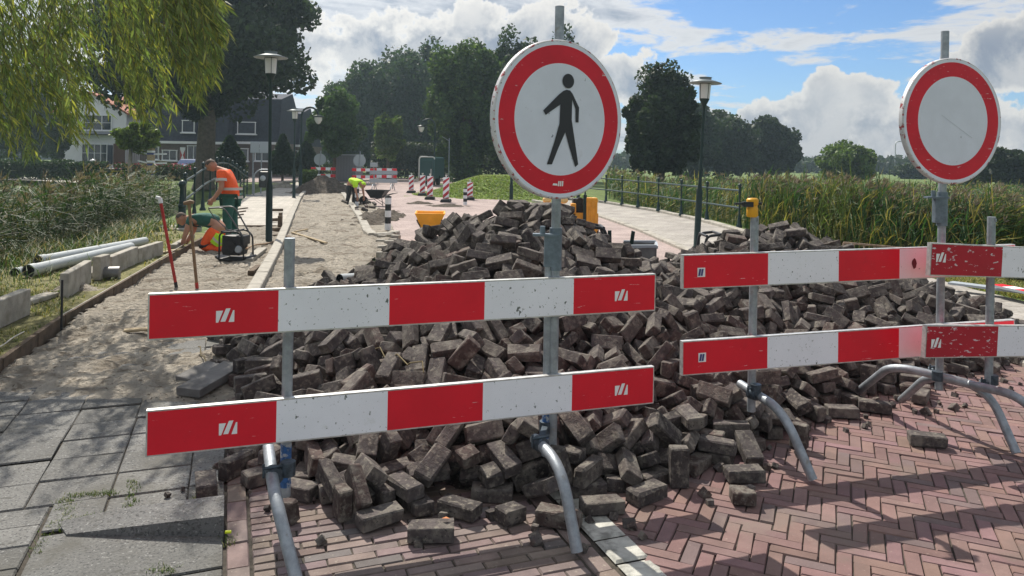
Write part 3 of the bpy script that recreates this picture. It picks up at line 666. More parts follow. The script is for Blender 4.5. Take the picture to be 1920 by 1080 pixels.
1775,275,4,97,-3,21,-187,1429,166,-64,50,56,21,839,1536,30,85,52,-8,21,717,1784,146,-76,-63,4,21,479,1233,9,-57,-82,0,21,-142,1104,80,94,-16,0,21,229,
1458,180,56,-77,-5,21,-463,1730,99,-12,-74,24,21,-449,1853,121,90,-34,-27,21,507,1849,166,-84,1,-19,21,1157,1698,9,-100,2,0,21,124,1695,273,-21,-1,24,
13,794,2006,197,-50,71,-34,21,477,1707,144,-23,85,37,21,-561,1431,9,0,0,72,9,108,1650,259,-15,35,-58,21,-6,1614,256,44,88,10,21,-521,1749,69,-40,19,5,
21,380,1505,133,91,19,37,21,-166,1804,216,13,85,-37,21,468,1304,45,-25,-13,-5,21,663,1596,77,3,33,84,21,1183,1789,42,0,1,38,21,115,1414,192,-46,-82,
-33,21,-190,930,20,-38,-90,-16,21,-93,1076,83,-43,-87,10,21,326,1688,175,-3,-18,47,21,430,1667,141,65,17,15,21,117,1303,122,47,-46,74,21,235,1297,92,
33,-6,75,21,613,1691,127,2,2,61,21,923,2044,179,-62,-3,-22,21,-252,1075,41,-40,-66,22,21,222,1362,128,-32,22,-90,21,-197,1035,45,-89,19,34,21,14,1711,
287,-51,12,73,21,-298,1254,80,82,52,-13,21,-234,1216,101,47,-83,30,21,-499,1498,48,-17,-29,-83,21,479,1823,164,62,65,45,21,568,1941,173,4,33,93,21,
-150,1814,249,-42,-83,21,21,-40,912,13,2,68,73,21,115,1748,295,20,-16,95,21,185,1060,32,14,-18,-77,21,-19,1295,150,55,-79,-1,10,357,1610,143,-15,49,
-86,21,723,1668,95,76,-16,-17,21,806,1899,161,92,33,-10,21,-159,1088,44,93,-4,16,21,-290,1115,49,-50,-38,64,21,638,1659,107,99,3,-8,21,106,1535,224,
-88,34,18,21,-5,1202,120,40,-50,14,10,624,1621,89,43,7,-77,21,963,1916,136,64,-59,14,21,727,2009,212,-79,-53,-9,21,-281,1249,95,4,-88,-11,14,16,1287,
129,-96,14,17,21,170,1850,253,-15,23,74,21,1240,1832,42,-27,92,-25,21,-200,1547,180,-4,32,-91,21,69,1738,302,-5,-9,97,21,-218,1760,207,-77,32,-18,21,
887,1598,29,25,66,66,21,774,1843,149,-76,-55,2,21,468,1592,122,-43,31,-73,21,144,1685,255,26,10,21,21,764,1498,35,77,-3,-22,21,683,1998,196,22,17,-32,
21,459,1315,61,-53,-46,69,21,721,1637,91,-79,-34,-37,21,-392,1433,79,-5,-95,25,21,1155,1882,80,43,-82,-37,21,-21,1049,58,51,-83,-23,21,-22,1654,256,8,
-63,-75,21,-405,1627,113,-14,-61,-56,21,-211,1798,217,-10,22,-39,21,924,1734,84,56,48,-24,11,45,1707,288,-35,63,69,21,107,1483,204,29,-12,38,21,-261,
1809,206,-93,23,-1,21,644,1733,120,26,-60,55,15,1043,1760,64,1,-55,58,21,-363,1385,89,-40,-1,-86,21,-2,1569,249,-3,-99,-10,21,180,1303,121,1,30,-44,
21,1016,1693,53,-12,-22,-48,21,-522,1570,55,-28,35,-89,21,-203,1484,168,90,-26,1,21,-42,1277,149,-2,-96,15,21,438,1252,45,-7,-46,74,21,25,1456,221,95,
-29,-11,21,-322,1127,44,-23,-9,-69,21,986,1809,87,-49,-45,72,21,387,1292,53,6,-66,0,21,-238,1291,107,3,-34,-90,21,800,1686,88,36,87,-21,21,289,1607,
165,-91,11,-23,21,-318,1664,159,89,-28,6,21,-210,1436,160,-15,-2,33,21,-78,1032,56,38,-27,43,21,-173,1609,197,85,40,-34,21,203,1637,235,72,-55,-42,21,
865,1758,96,44,24,26,21,833,1929,162,-20,-23,-91,21,623,1412,23,-21,93,18,21,197,1549,197,-8,-7,-39,21,607,2004,183,-20,17,-15,21,230,1666,222,-10,
-91,40,21,90,1518,224,-47,39,-6,21,742,1800,139,38,-23,-81,21,1198,1842,54,97,12,0,21,979,1838,96,-2,91,-39,21,-367,1350,78,-32,-21,-92,21,990,1687,
47,48,83,-14,21,-67,992,35,14,94,28,21,42,1078,75,-98,-2,14,21,281,1117,42,46,-89,0,21,558,2145,161,-6,-48,53,21,399,1218,57,-84,45,22,10,275,1285,
105,6,-18,-85,21,-82,1736,260,66,67,31,21,126,1788,295,-6,-28,-93,21,547,2074,152,-2,-29,71,21,444,1846,160,19,28,62,21,-94,1063,65,-18,13,-80,12,49,
1182,111,14,44,83,21,662,1479,49,-11,-27,-64,21,615,1952,175,88,-22,23,21,975,2007,146,-80,-48,-24,21,402,1721,149,-44,-8,41,21,517,2129,155,-92,6,6,
21,1290,2116,57,9,54,67,21,62,1241,108,79,-38,-1,21,612,1586,70,45,25,0,21,-471,1446,48,-7,28,65,21,716,1922,182,6,-17,-91,21,-416,1583,95,-65,65,36,
11,-252,1592,175,-56,77,25,13,89,1044,45,83,21,-27,21,-2,1409,199,-72,64,24,21,364,1418,76,-84,17,-43,21,251,1357,106,50,-77,39,21,-206,1076,46,67,51,
-14,21,-317,1557,116,63,24,-18,21,589,1710,132,-79,-55,5,21,1271,1927,54,0,74,-40,21,-401,1489,80,64,-16,23,21,385,1458,101,4,-88,-42,21,757,1682,100,
50,-62,-53,15,908,2024,166,-54,-57,-57,21,1277,1998,72,14,98,9,21,920,1617,30,88,33,6,21,-283,1753,180,15,-42,42,21,-578,2005,52,-24,-67,-24,21,1065,
1900,103,15,-46,86,21,686,2163,198,28,-57,-39,21,472,1381,64,2,-23,-97,21,592,1654,105,-87,42,25,21,905,1648,46,23,-41,70,21,677,1652,98,-38,54,-64,
21,293,1213,54,-19,1,-95,21,369,1262,53,91,-6,39,21,424,1408,82,-49,83,-20,21,107,1706,286,-15,1,25,21,1318,1970,47,-17,7,-77,21,886,2050,191,40,90,
-3,21,667,1843,153,-81,32,-47,21,516,1782,160,19,71,68,21,-148,1750,211,-75,-53,25,21,-334,1584,118,24,-92,0,21,412,1351,71,-13,28,51,21,522,1556,86,
-27,-90,-13,12,788,1728,97,44,17,-61,21,1136,2044,108,45,14,36,21,783,1920,180,-15,-10,50,21,1222,2084,84,-10,-99,-4,21,-113,1008,24,21,28,-61,21,666,
1702,105,19,-26,-87,21,987,1758,81,-23,48,-78,21,489,1599,99,-33,2,55,21,131,1388,167,-69,67,-24,21,346,1367,83,34,-84,-37,21,-496,1603,83,46,79,-39,
21,899,1800,123,0,97,-22,21,916,1839,122,53,-10,9,21,881,1926,147,25,-64,-73,21,819,1604,79,5,30,90,21,-104,1682,243,48,10,81,21,-417,1384,44,64,-57,
38,21,-267,1634,155,-75,-15,47,21,318,1400,114,-12,27,-50,21,1242,1868,54,-69,-37,41,21,-36,929,18,65,32,-34,10,306,1763,186,0,60,12,21,1154,2022,97,
16,-30,-94,21,-71,1095,75,-92,31,-10,21,135,1629,241,33,17,74,21,859,2001,182,-90,-6,7,21,1136,1936,86,-36,0,76,13,-463,1765,104,79,29,54,21,416,1918,
146,17,10,-52,21,90,1353,153,-92,18,8,21,363,1911,159,76,19,35,21,-457,1274,15,-34,-63,64,13,-216,1007,18,8,-17,55,21,602,1388,37,8,-9,-68,21,-472,
1827,110,-26,8,95,21,560,1818,152,-80,27,6,21,-486,1753,73,-32,58,-3,21,-353,1807,145,-97,-9,8,21,-350,1235,39,6,-92,-24,21,78,1344,168,30,-16,49,11,
29,1520,235,32,-68,-60,8,911,1628,47,11,46,-88,11,211,1148,44,-9,29,95,21,194,1902,244,79,-56,9,21,269,1485,163,-1,13,55,12,956,1675,65,-23,-49,84,21,
366,1431,99,-17,32,71,21,494,2240,141,-5,7,-54,21,-130,1027,16,24,3,-36,11,190,1894,230,-11,21,73,21,-255,1221,96,34,-78,-38,21,835,2032,191,28,-92,
-28,21,-243,1089,27,26,91,33,21,-205,1323,117,6,8,98,21,496,1669,112,-17,-6,83,21,234,1119,47,-43,0,58,21,553,1475,63,-27,34,83,21,-62,1419,202,-18,4,
36,13,1090,1768,47,-93,-35,7,21,870,1848,137,-7,-98,20,21,-130,1217,121,-60,-79,-15,15,733,1757,123,9,81,-47,21,380,1389,65,-34,84,-23,21,-344,1395,
91,91,9,-38,21,891,1694,65,34,27,-53,15,648,1901,177,-3,-66,74,21,1075,1652,13,-10,-70,70,21,696,1472,30,-9,70,-70,21,-45,2216,32,-32,7,23,21,-211,
1712,193,49,-25,-82,21,-289,1617,146,5,36,91,21,807,2081,221,62,-20,-60,21,360,1798,153,-61,-17,-45,21,1047,1839,94,3,27,-7,21,-222,1046,19,50,22,46,
21,450,1268,44,29,84,43,13,201,1449,158,1,-82,49,21,-578,1667,53,17,-11,89,21,707,2019,202,-20,-94,-23,21,-33,1517,238,-98,8,8,21,-189,1889,235,-8,25,
96,21,765,1946,169,-42,30,18,21,-251,1722,188,-31,21,-20,21,-94,1832,263,10,20,20,21,274,1513,158,-17,6,-19,21,200,1683,240,4,-24,-92,21,293,1489,124,
51,45,-57,21,902,2087,187,-77,56,30,21,410,1202,33,35,0,42,21,643,1551,70,-42,-24,87,9,588,1826,158,69,-65,-8,21,655,1860,163,-23,-40,33,21,-387,1515,
91,18,-22,96,9,255,1549,178,-92,24,17,21,212,1564,208,21,36,91,21,-8,1766,289,-40,-26,51,21,704,1543,51,-32,-20,-5,21,1142,1757,42,54,-44,-63,21,-329,
1248,57,-30,39,-86,21,-438,1647,96,-54,-83,-13,15,-415,1698,124,79,41,31,21,633,2025,183,-31,-18,86,21,-253,1533,150,-24,56,-73,21,144,983,9,72,-69,0,
9,706,1969,200,-7,-25,-92,14,594,2054,174,-58,72,26,21,290,1330,81,-30,-23,36,21,441,1760,143,10,-13,-92,21,357,1671,152,10,35,-8,21,816,1847,131,-19,
-4,-96,21,-104,1158,98,31,5,-48,21,589,1421,59,-38,-87,30,21,-176,1690,202,-67,62,17,21,-47,2189,49,-6,-30,-92,15,-173,1160,87,-7,45,88,21,503,1519,
85,-19,1,37,21,613,1507,49,-57,-15,-59,21,506,2094,139,38,81,-42,21,-178,1532,189,-29,-24,27,21,-178,1661,204,-2,87,-44,21,-153,1466,173,-54,-38,-13,
21,592,2137,163,-4,3,-68,21,-395,1192,25,0,0,99,21,698,1841,135,-85,42,31,21,-47,1317,166,22,-93,-26,21,453,1522,102,-41,12,-35,21,465,1680,123,73,
-43,33,21,-129,1746,216,36,16,76,21,-214,1113,85,-40,89,3,8,1145,1928,74,-35,9,86,21,925,1983,154,-47,20,-79,21,-351,1476,107,-5,23,83,21,-561,1919,
58,83,44,-35,21,769,2051,200,-53,62,-37,21,51,1160,94,0,-63,73,21,1207,1814,38,-28,-65,64,11,-300,1717,168,13,29,-58,21,306,1611,155,36,85,37,21,315,
1730,184,26,66,70,12,185,1488,174,-64,26,-1,21,912,1884,129,93,-12,13,21,853,2098,199,-53,-81,-9,21,173,1075,47,-12,-20,24,21,-575,1818,46,-21,-58,71,
21,572,2179,165,-37,-4,93,21,1074,1936,106,22,-31,92,21,343,1273,73,58,75,1,10,49,1037,50,-49,34,-78,21,-248,1317,102,-11,-50,-71,21,733,1983,185,27,
-18,-85,21,-410,1885,105,-80,43,8,21,606,1969,177,9,90,-39,21,422,1855,145,-89,-15,-43,11,-3,1545,236,6,99,3,21,-135,1677,196,-65,61,2,21,337,1450,
119,82,-44,8,21,-347,1287,64,-82,-11,34,21,-215,1567,175,60,1,49,21,405,1788,148,39,90,-20,21,28,1418,193,6,25,-56,21,753,1674,76,17,-1,-95,21,249,
1592,183,41,-15,-38,21,198,1267,77,53,45,-71,13,-589,1734,40,-52,-80,-27,21,-301,1775,171,-76,-42,-48,21,965,1900,126,-14,-44,-89,21,41,1345,157,-42,
58,-21,21,148,1396,151,44,-74,-49,21,-50,1357,181,63,75,20,21,-67,1448,195,29,-4,-87,21,84,1208,100,42,-79,12,21,-253,1462,123,-83,34,30,9,444,1577,
118,29,-84,11,9,436,1929,150,-64,35,-36,21,1118,1962,92,-70,-55,37,21,1055,2003,128,10,-35,-64,10,-190,1826,209,20,-15,39,21,77,1319,151,26,-28,91,21,
134,1447,188,36,-24,87,21,-55,1560,247,-37,-86,34,21,-179,1006,40,84,21,22,21,-117,1761,232,81,-43,-39,21,598,1462,64,24,-88,-20,21,-296,1534,133,98,
6,17,21,-110,1757,255,-29,-19,57,21,392,1887,150,60,35,59,21,1183,1793,25,1,1,84,21,43,1290,149,14,18,-84,21,317,1641,148,-30,-37,-41,21,816,1623,51,
-9,11,23,21,619,2149,187,-3,-17,-9,21,1086,2211,136,-17,-91,-7,21,19,1630,251,-90,34,-20,21,-226,1870,224,-1,-26,74,21,-199,1476,152,91,19,-16,21,758,
1627,74,14,18,93,21,1280,1851,35,76,-17,-25,21,-157,1856,235,13,5,58,21,178,1633,231,-33,24,-90,21,911,1865,123,-9,34,94,21,713,2141,217,-43,29,-44,
13,851,1675,71,52,-19,13,21,471,2255,124,-54,83,-13,21,-321,1426,118,-96,-20,-6,21,-344,1721,150,-20,13,-72,21,78,1635,251,-92,-28,12,13,91,1254,93,
-8,62,-69,21,58,1272,122,0,-18,-81,21,818,2098,209,34,-24,-8,21,-168,1092,59,7,93,-32,21,786,1972,175,67,-42,-3,11,-355,1849,142,23,93,27,21,928,1929,
153,38,3,92,21,535,1325,13,54,-45,-45,21,-612,1887,27,19,81,-13,21,712,1589,65,52,14,-37,21,-315,1595,136,-30,77,43,15,273,1602,179,-41,-82,26,21,
-237,1206,86,-22,19,88,21,1161,1780,26,1,1,84,21,-310,1219,72,-18,-43,85,21,-99,1803,257,27,21,-93,21,523,1724,136,61,10,55,21,276,1419,136,53,-8,-25,
21,-215,1663,196,-48,-71,38,21,-86,1372,167,0,-35,31,13,852,1551,9,-99,-13,0,21,540,1696,118,-77,-61,0,21,944,1664,35,0,11,87,21,-434,1619,86,2,83,
-48,21,536,1859,159,-20,-5,-26,21,-465,1476,53,27,84,44,21,-368,1675,133,-15,10,-51,21,1136,1980,96,45,8,88,10,-48,2172,69,27,20,13,21,831,1577,20,23,
7,-93,21,551,1401,36,15,94,-31,21,663,1923,179,-3,-16,98,21,-433,1521,72,27,-10,92,21,-366,1806,126,-5,32,-88,21,992,2084,150,-7,19,-87,21,516,1344,
43,33,-67,59,15,535,2198,146,-51,-12,82,21,-407,1957,106,-82,18,36,21,1123,2199,121,31,-7,43,21,377,1186,9,-59,-81,0,21,760,1477,21,6,81,20,13,35,
1112,81,-14,-90,-11,21,-255,1181,73,-25,-44,86,21,-267,1581,147,89,-8,25,11,1023,2070,153,-48,-13,60,21,147,1855,258,38,76,20,21,621,1439,30,21,-67,
-68,21,1035,1836,81,-9,25,-48,21,265,1139,51,79,-54,29,13,-109,1622,215,2,-67,63,21,714,2046,210,13,16,-16,10,264,1272,82,25,-80,-54,21,531,1491,67,
80,46,3,21,555,1894,158,-7,58,59,21,-18,952,9,100,-3,0,21,408,1267,41,4,-93,3,21,497,1286,26,3,-2,86,21,579,1569,59,43,17,-4,21,708,1733,101,25,33,61,
21,191,1391,136,-33,14,14,21,774,1516,29,-14,-69,69,21,527,1592,102,22,-15,88,21,-29,1676,257,-13,90,-39,21,1115,1870,76,-45,5,-63,11,382,1750,148,73,
60,-7,15,733,1862,143,-9,76,58,14,-234,968,13,-39,59,-59,12,-575,1491,12,64,30,-64,9,-295,1199,55,-15,26,65,21,611,1693,104,-14,35,-88,21,-599,1838,
24,-24,-65,-72,21,-161,1645,200,-85,-35,39,21,973,1673,35,34,61,69,21,1223,1931,62,-24,-59,-73,21,571,2092,149,-80,36,-38,21,907,1764,89,-6,-13,-87,
21,892,1954,161,8,20,22,10,1161,2015,84,91,25,11,21,-33,2274,15,10,-35,-90,21,-157,1050,24,-28,56,-50,21,1,1097,76,80,51,17,21,791,2025,180,25,8,65,
21,562,1727,135,16,-62,-45,21,-183,1613,177,-62,57,-51,21,890,2174,191,-36,32,-11,21,547,1624,112,25,-8,74,21,968,1881,117,83,0,-13,21,328,1308,72,70,
6,-54,21,836,1660,72,12,53,-84,21,631,1774,142,-14,-2,99,21,1320,1926,22,70,9,55,15,494,2174,142,21,-34,-57,21,-81,1410,180,36,88,16,15,807,1487,9,0,
0,85,21,-181,1775,202,-33,18,-87,21,-253,1117,52,16,-18,-13,21,13,1048,45,23,-1,85,14,-401,1172,9,33,95,0,21,773,1812,118,-76,0,54,21,-602,1616,25,34,
-94,0,21,66,1104,43,-91,-34,15,21,615,1842,153,3,-3,76,21,732,1899,156,26,-20,82,21,747,2056,208,-66,73,-2,21,-215,1276,99,-59,-44,66,21,2,1256,127,
-90,-16,-4,21,289,1454,129,16,41,26,21,-46,1610,249,71,65,15,21,827,1766,80,-87,43,-24,21,755,1911,160,-51,-82,-21,21,787,2074,221,-80,58,15,21,-383,
1273,35,87,-16,2,21,-298,1312,94,-42,-6,90,21,574,1620,103,74,-56,-36,21,501,2115,140,86,25,-16,21,930,2167,190,13,30,58,11,-532,1781,72,15,51,55,9,
-399,1904,118,19,38,68,21,-66,1010,26,21,25,-93,15,44,1010,41,-89,10,-21,21,513,1589,86,25,10,28,21,-121,1393,149,30,-6,-80,21,96,1133,67,-24,-93,-2,
21,-44,1786,260,3,-31,-65,21,-607,1712,46,-14,9,87,21,-529,1645,70,-4,42,84,21,-130,1873,254,-88,27,25,21,857,1788,94,23,-3,38,21,402,1710,130,91,-10,
33,21,-50,1728,262,-27,-20,88,21,850,1942,169,12,-94,28,21,1269,1797,9,0,0,61,21,460,1270,18,95,26,-13,21,516,1692,114,35,73,15,21,1271,1961,55,-53,
-44,26,21,31,1679,267,-22,-13,96,13,-366,1724,120,89,28,-35,21,1243,1967,70,-82,56,-11,21,399,1648,140,-61,33,-46,21,-207,1116,70,-7,-21,76,21,218,
1084,32,-25,-37,74,21,-468,1794,102,-13,-9,32,21,-142,1792,215,-42,-32,-23,21,659,1768,133,-2,-14,20,21,425,1463,86,20,21,-62,21,1124,1798,63,-99,-9,
7,21,-505,1535,63,-60,79,7,21,-327,1870,149,-11,-98,11,21,844,1900,139,27,85,31,11,-505,1412,13,70,-13,-13,21,32,1479,219,38,62,68,21,869,2117,190,52,
46,68,21,1066,1701,15,-42,-34,53,21,1122,1711,13,-47,53,-53,21,943,1708,60,61,-1,-75,21,184,1228,88,-70,-54,18,21,755,1883,133,14,90,-30,14,199,1218,
72,31,90,4,11,336,1419,102,-68,49,-36,21,269,1667,202,73,9,-68,21,197,1939,223,27,92,-27,21,429,1620,134,-41,37,-62,21,1092,1862,78,-35,-28,-89,21,
641,2203,182,7,-51,-85,21,559,1992,165,-77,55,-30,21,1043,1613,9,67,75,0,21,259,1209,36,-3,-43,-90,21,452,1217,18,-4,25,-43,14,581,1879,150,-76,-61,1,
21,-575,1930,41,-17,27,-2,21,1229,1910,49,-21,44,87,21,498,1417,69,53,53,62,21,369,1714,144,-42,34,-80,21,547,1369,15,-75,51,-23,21,228,1459,151,79,4,
-30,21,1208,1757,9,-51,-86,0,13,-169,1142,77,-7,30,95,21,5,1333,156,1,30,-85,21,-24,2132,86,-24,9,16,21,-181,2233,26,-24,16,33,21,-330,1086,30,-20,
-93,29,21,577,1363,28,62,78,-4,21,235,1496,160,-80,49,33,21,111,1186,84,-91,15,-35,21,171,1590,220,-56,74,8,21,817,1567,35,31,-79,24,10,650,1653,85,5,
-14,-88,21,831,1693,77,14,94,-19,14,16,1150,94,-27,-93,-7,21,172,1432,153,23,-16,93,21,651,1727,95,-18,-12,33,21,599,1447,47,-25,42,86,21,-282,1574,
121,-64,-18,54,21,821,1891,139,17,66,64,21,607,2102,179,-30,77,-45,21,736,2170,199,5,54,79,21,182,1287,92,25,21,25,21,994,1646,9,41,91,0,21,1093,1683,
25,0,0,60,21,1108,1741,34,23,-1,49,21,1325,1898,29,36,-61,-61,21,297,1311,65,44,-83,-33,21,423,1571,108,-90,42,4,15,385,1688,129,-19,72,54,21,1140,
1838,59,52,-52,67,21,-386,1289,41,18,87,-46,21,994,1742,65,-35,91,-20,21,-383,1817,110,62,14,-25,21,477,1874,150,-86,-46,-19,21,1062,1806,71,-4,15,
-93,21,1165,1978,79,-47,7,-88,10,1066,2270,130,72,28,-34,21,-69,1054,60,-41,-79,-43,8,660,1442,14,-10,-5,-91,21,906,1593,9,94,33,0,21,-375,1135,9,0,0,
49,10,577,1364,9,83,-56,0,21,1291,1844,9,3,-100,0,21,784,2086,201,-29,-51,56,21,679,1697,89,42,15,41,21,1342,1953,25,29,96,0,21,-311,1170,51,27,84,43,
21,658,2170,190,61,74,-20,21,270,1241,66,-2,4,47,21,-493,2197,47,-75,-13,60,21,388,1631,140,34,60,57,21,968,2110,163,-14,12,-95,21,600,2222,162,-31,
-18,66,21,33,1082,55,-13,-69,57,21,-194,1197,91,-67,17,-33,21,225,1411,128,-47,68,-29,21,965,1625,9,-18,-98,0,21,-7,2013,166,27,75,39,21,856,1899,125,
-88,13,-37,21,753,1980,171,3,26,-83,21,-552,1519,25,65,-41,-58,21,441,1589,98,22,20,-95,21,3,2247,17,94,-20,1,21,718,1521,46,-91,-22,24,21,1024,1983,
119,-56,77,-31,21,1159,2045,87,-92,-22,-12,21,485,2057,135,41,-38,-83,21,1122,2153,124,7,-26,-90,21,16,1176,83,51,-82,-23,21,-197,1249,91,4,-20,-2,21,
71,1488,204,16,2,62,21,116,1078,36,21,-4,96,21,397,1222,9,0,0,74,21,269,1486,141,35,-48,-55,21,1212,1799,9,82,-58,0,13,253,1321,86,-31,66,-4,21,-65,
2126,94,71,-65,15,21,-473,1609,70,-1,4,82,21,727,1727,105,-39,13,-83,15,1030,1772,50,46,5,81,21,846,1629,62,-13,-6,-90,21,542,1940,150,-30,-11,87,21,
988,1939,121,35,-7,55,21,278,1343,92,-74,58,-33,21,-401,1526,83,1,28,-74,21,1114,1900,70,90,14,23,21,-525,1986,77,-34,-41,66,21,545,1969,151,31,49,80,
11,-411,1667,110,23,20,53,21,-356,1739,130,-61,-71,31,21,471,2152,119,-76,-52,38,21,-19,1211,106,-3,25,-47,13,151,1356,121,35,-6,55,21,-193,1405,131,
12,-29,-92,21,737,2148,202,5,54,79,21,-401,1229,23,0,45,81,21,-200,1439,112,-60,-21,-18,21,-593,1933,29,20,28,86,21,924,2057,157,66,72,19,21,141,1117,
47,8,-91,40,21,83,1386,169,-16,-20,-45,9,-138,1513,189,8,-73,66,21,809,1692,60,-41,33,-77,21,687,1885,159,17,-23,-75,21,906,1912,137,-94,-24,16,21,
1038,2065,135,52,-82,-9,21,-397,1409,72,-41,-86,29,21,343,1595,127,-1,27,96,21,-319,1616,128,3,-41,87,21,1241,2106,64,-77,45,-13,21,555,2227,146,-17,
77,45,21,-350,1484,85,-15,-18,-92,11,305,1524,142,-93,-26,-14,21,-474,1663,73,-5,6,-96,21,-433,1880,94,22,53,31,21,501,1928,152,27,-94,20,21,348,1742,
165,46,-70,-43,21,435,2038,132,-90,24,-30,21,1238,2029,64,-3,-7,-96,21,-48,984,15,13,-29,62,8,-125,1125,71,-52,80,15,21,158,1649,235,-11,40,-60,21,
-265,1049,15,-8,-33,91,21,-498,1438,23,-28,-17,-84,21,169,1538,190,-87,45,20,21,591,1794,135,25,10,38,21,725,2199,165,19,-92,-13,21,150,1048,24,-39,
51,-75,21,-344,1171,32,23,85,45,21,504,1523,66,-33,92,-19,21,1,1694,272,71,-53,9,21,-459,1537,65,7,-41,75,21,782,1652,68,-84,-46,-24,21,-326,1201,63,
-12,28,64,21,120,1242,96,85,49,-16,13,-162,1578,190,-8,80,41,11,215,1776,220,0,49,-1,21,746,1736,110,-34,20,-79,21,860,1727,79,37,-88,-19,21,508,1837,
144,-38,40,-77,21,715,1770,125,-49,-85,-5,9,-362,1635,117,39,0,15,21,-230,1726,196,-41,-6,-69,8,-122,1848,256,-27,86,-30,21,493,2163,117,-85,-34,40,
21,1172,2112,94,73,-36,-54,21,760,2284,155,-24,-43,-86,21,81,999,9,0,0,-94,21,-138,1318,129,93,28,25,21,104,972,9,15,-99,0,21,-289,1099,21,-33,-49,66,
21,50,1196,87,21,42,82,21,131,1558,215,-74,55,35,21,498,1550,76,-17,28,-89,21,40,1921,213,25,92,-30,21,796,1924,150,37,-90,23,21,888,1725,64,75,-33,
36,21,700,1782,111,-23,80,-56,21,3,2047,141,-42,-4,-59,21,1066,2195,126,81,-43,-38,21,125,1140,75,-31,-86,-37,21,396,1356,47,-79,42,-36,21,319,1390,
86,77,28,-10,21,776,1782,110,-57,55,-55,9,1013,2154,146,-21,0,-89,21,1091,2165,122,20,-17,42,21,565,1458,52,-30,19,-90,21,-343,1687,128,39,34,83,11,
960,1780,85,74,13,5,21,-565,1892,49,61,-67,-14,21,920,1832,99,69,-69,13,21,-112,1713,234,81,42,37,21,-524,1805,66,-42,-55,72,21,948,1804,83,-16,49,
-84,21,-531,1905,59,-23,34,-28,21,1003,2058,139,-8,18,-90,8,493,2201,112,19,-55,72,21,1072,2239,131,-26,1,-96,21,470,1570,90,69,-55,35,13,-519,1738,
55,-5,44,78,15,309,1723,163,-3,13,-61,21,-338,1772,134,61,-30,-58,21,438,1966,147,-10,67,-73,21,1191,1911,71,7,-3,95,21,1308,2313,48,85,29,-27,21,-76,
1479,198,4,-29,40,21,504,1667,97,97,-16,18,21,1212,1825,13,-11,71,-69,21,705,1935,162,11,-17,98,21,-16,980,17,-7,27,-96,12,-350,1151,15,24,85,45,21,
-128,1280,132,-53,81,-4,21,40,1308,139,0,-23,96,21,512,1330,16,-34,27,-58,21,53,1516,218,-9,20,-83,13,683,1967,179,-21,-95,-21,21,1354,1976,19,20,-6,
93,21,221,1255,65,-21,16,-88,21,-198,1362,110,50,-29,-45,21,492,1352,32,68,59,28,21,-386,1512,57,59,0,47,21,25,1771,285,-16,-25,66,21,1264,1881,23,8,
17,-67,21,399,1434,69,1,-49,44,21,-550,1614,52,-10,23,90,21,-78,1750,245,35,-4,-86,21,1048,1698,29,3,27,-78,21,-274,1416,95,-71,41,39,21,433,1513,100,
-27,-33,-91,21,-230,1744,188,40,15,-26,21,802,1818,106,-36,70,-45,21,1105,1827,55,-40,20,-89,14,-551,2006,58,0,0,60,21,-234,1612,169,-52,80,26,21,365,
1880,147,-36,4,-80,21,1067,1999,112,-26,91,-7,11,451,1650,128,-43,-24,-86,10,528,2010,141,42,86,13,15,953,1960,136,35,0,-11,21,188,1087,9,0,0,-93,21,
-428,1259,9,0,0,-93,21,491,1307,9,80,-60,0,21,-216,1423,99,17,75,-60,21,-574,1552,9,-45,-89,0,21,791,1645,32,15,46,87,21,704,1815,103,19,-90,-38,21,
-221,1948,192,91,-25,10,21,598,1933,153,92,-17,35,21,225,1069,9,92,-39,0,21,11,1207,96,73,47,28,21,596,1378,13,57,-42,-42,21,565,1522,53,-63,71,31,21,
-332,1575,98,25,16,90,21,-69,1657,226,-43,-27,86,21,19,2023,171,77,-62,-11,21,1372,2033,15,-61,52,-38,21,101,2278,13,71,3,3,21,-85,1190,117,19,-9,33,
14,246,1169,29,-6,-9,61,21,273,1275,50,25,13,-5,21,-422,1413,39,23,-93,16,21,752,1628,50,-20,-91,-36,21,549,1790,116,-76,56,-27,13,1226,1851,27,14,
-55,-80,21,820,1955,161,-16,23,-94,21,316,1247,71,10,34,-91,15,-268,1402,106,10,-83,-55,21,-152,1388,154,-33,-35,32,21,-217,1441,135,3,32,84,21,-495,
1477,39,86,43,-25,21,-104,1487,196,89,-5,46,21,-401,1549,72,16,-97,-14,21,-362,1543,104,-6,-23,-97,21,663,1570,47,74,43,51,21,-242,1661,171,0,95,-26,
21,495,1737,129,89,40,-15,21,-510,1791,53,79,-53,30,21,555,1798,137,2,30,54,15,1296,1955,38,87,44,-23,21,1062,2026,116,7,54,-78,21,1398,2116,26,67,
-71,-20,21,406,1312,44,-47,-75,-32,21,-262,1534,125,-6,-14,-23,21,790,1763,93,54,8,38,21,699,1889,146,22,-17,-89,15,972,1860,95,-22,89,-39,21,1090,
1913,74,33,77,-48,21,518,2043,124,0,-63,68,21,1144,1980,72,75,60,5,21,1307,2011,50,10,-98,-5,21,1327,2133,34,-66,-20,-24,21,-283,1342,92,1,24,-97,21,
-278,1451,104,-74,-53,10,21,-468,1514,66,-81,9,-37,21,387,1551,132,1,12,-78,21,409,1555,124,-35,63,-48,21,435,1867,135,44,-24,-67,21,-358,1911,137,2,
30,73,21,-464,1990,87,1,-14,92,21,1138,2092,98,-3,85,8,21,538,2299,127,18,25,42,21,-509,2023,74,-22,-94,25,21,-551,2065,52,-17,-60,28,11,1231,2051,60,
67,30,9,21,751,2208,172,-59,14,30,21,118,1034,9,0,0,97,21,-193,1055,30,26,-87,-37,21,265,1095,9,0,0,56,15,-297,1148,21,25,7,-90,21,-233,1130,46,-2,
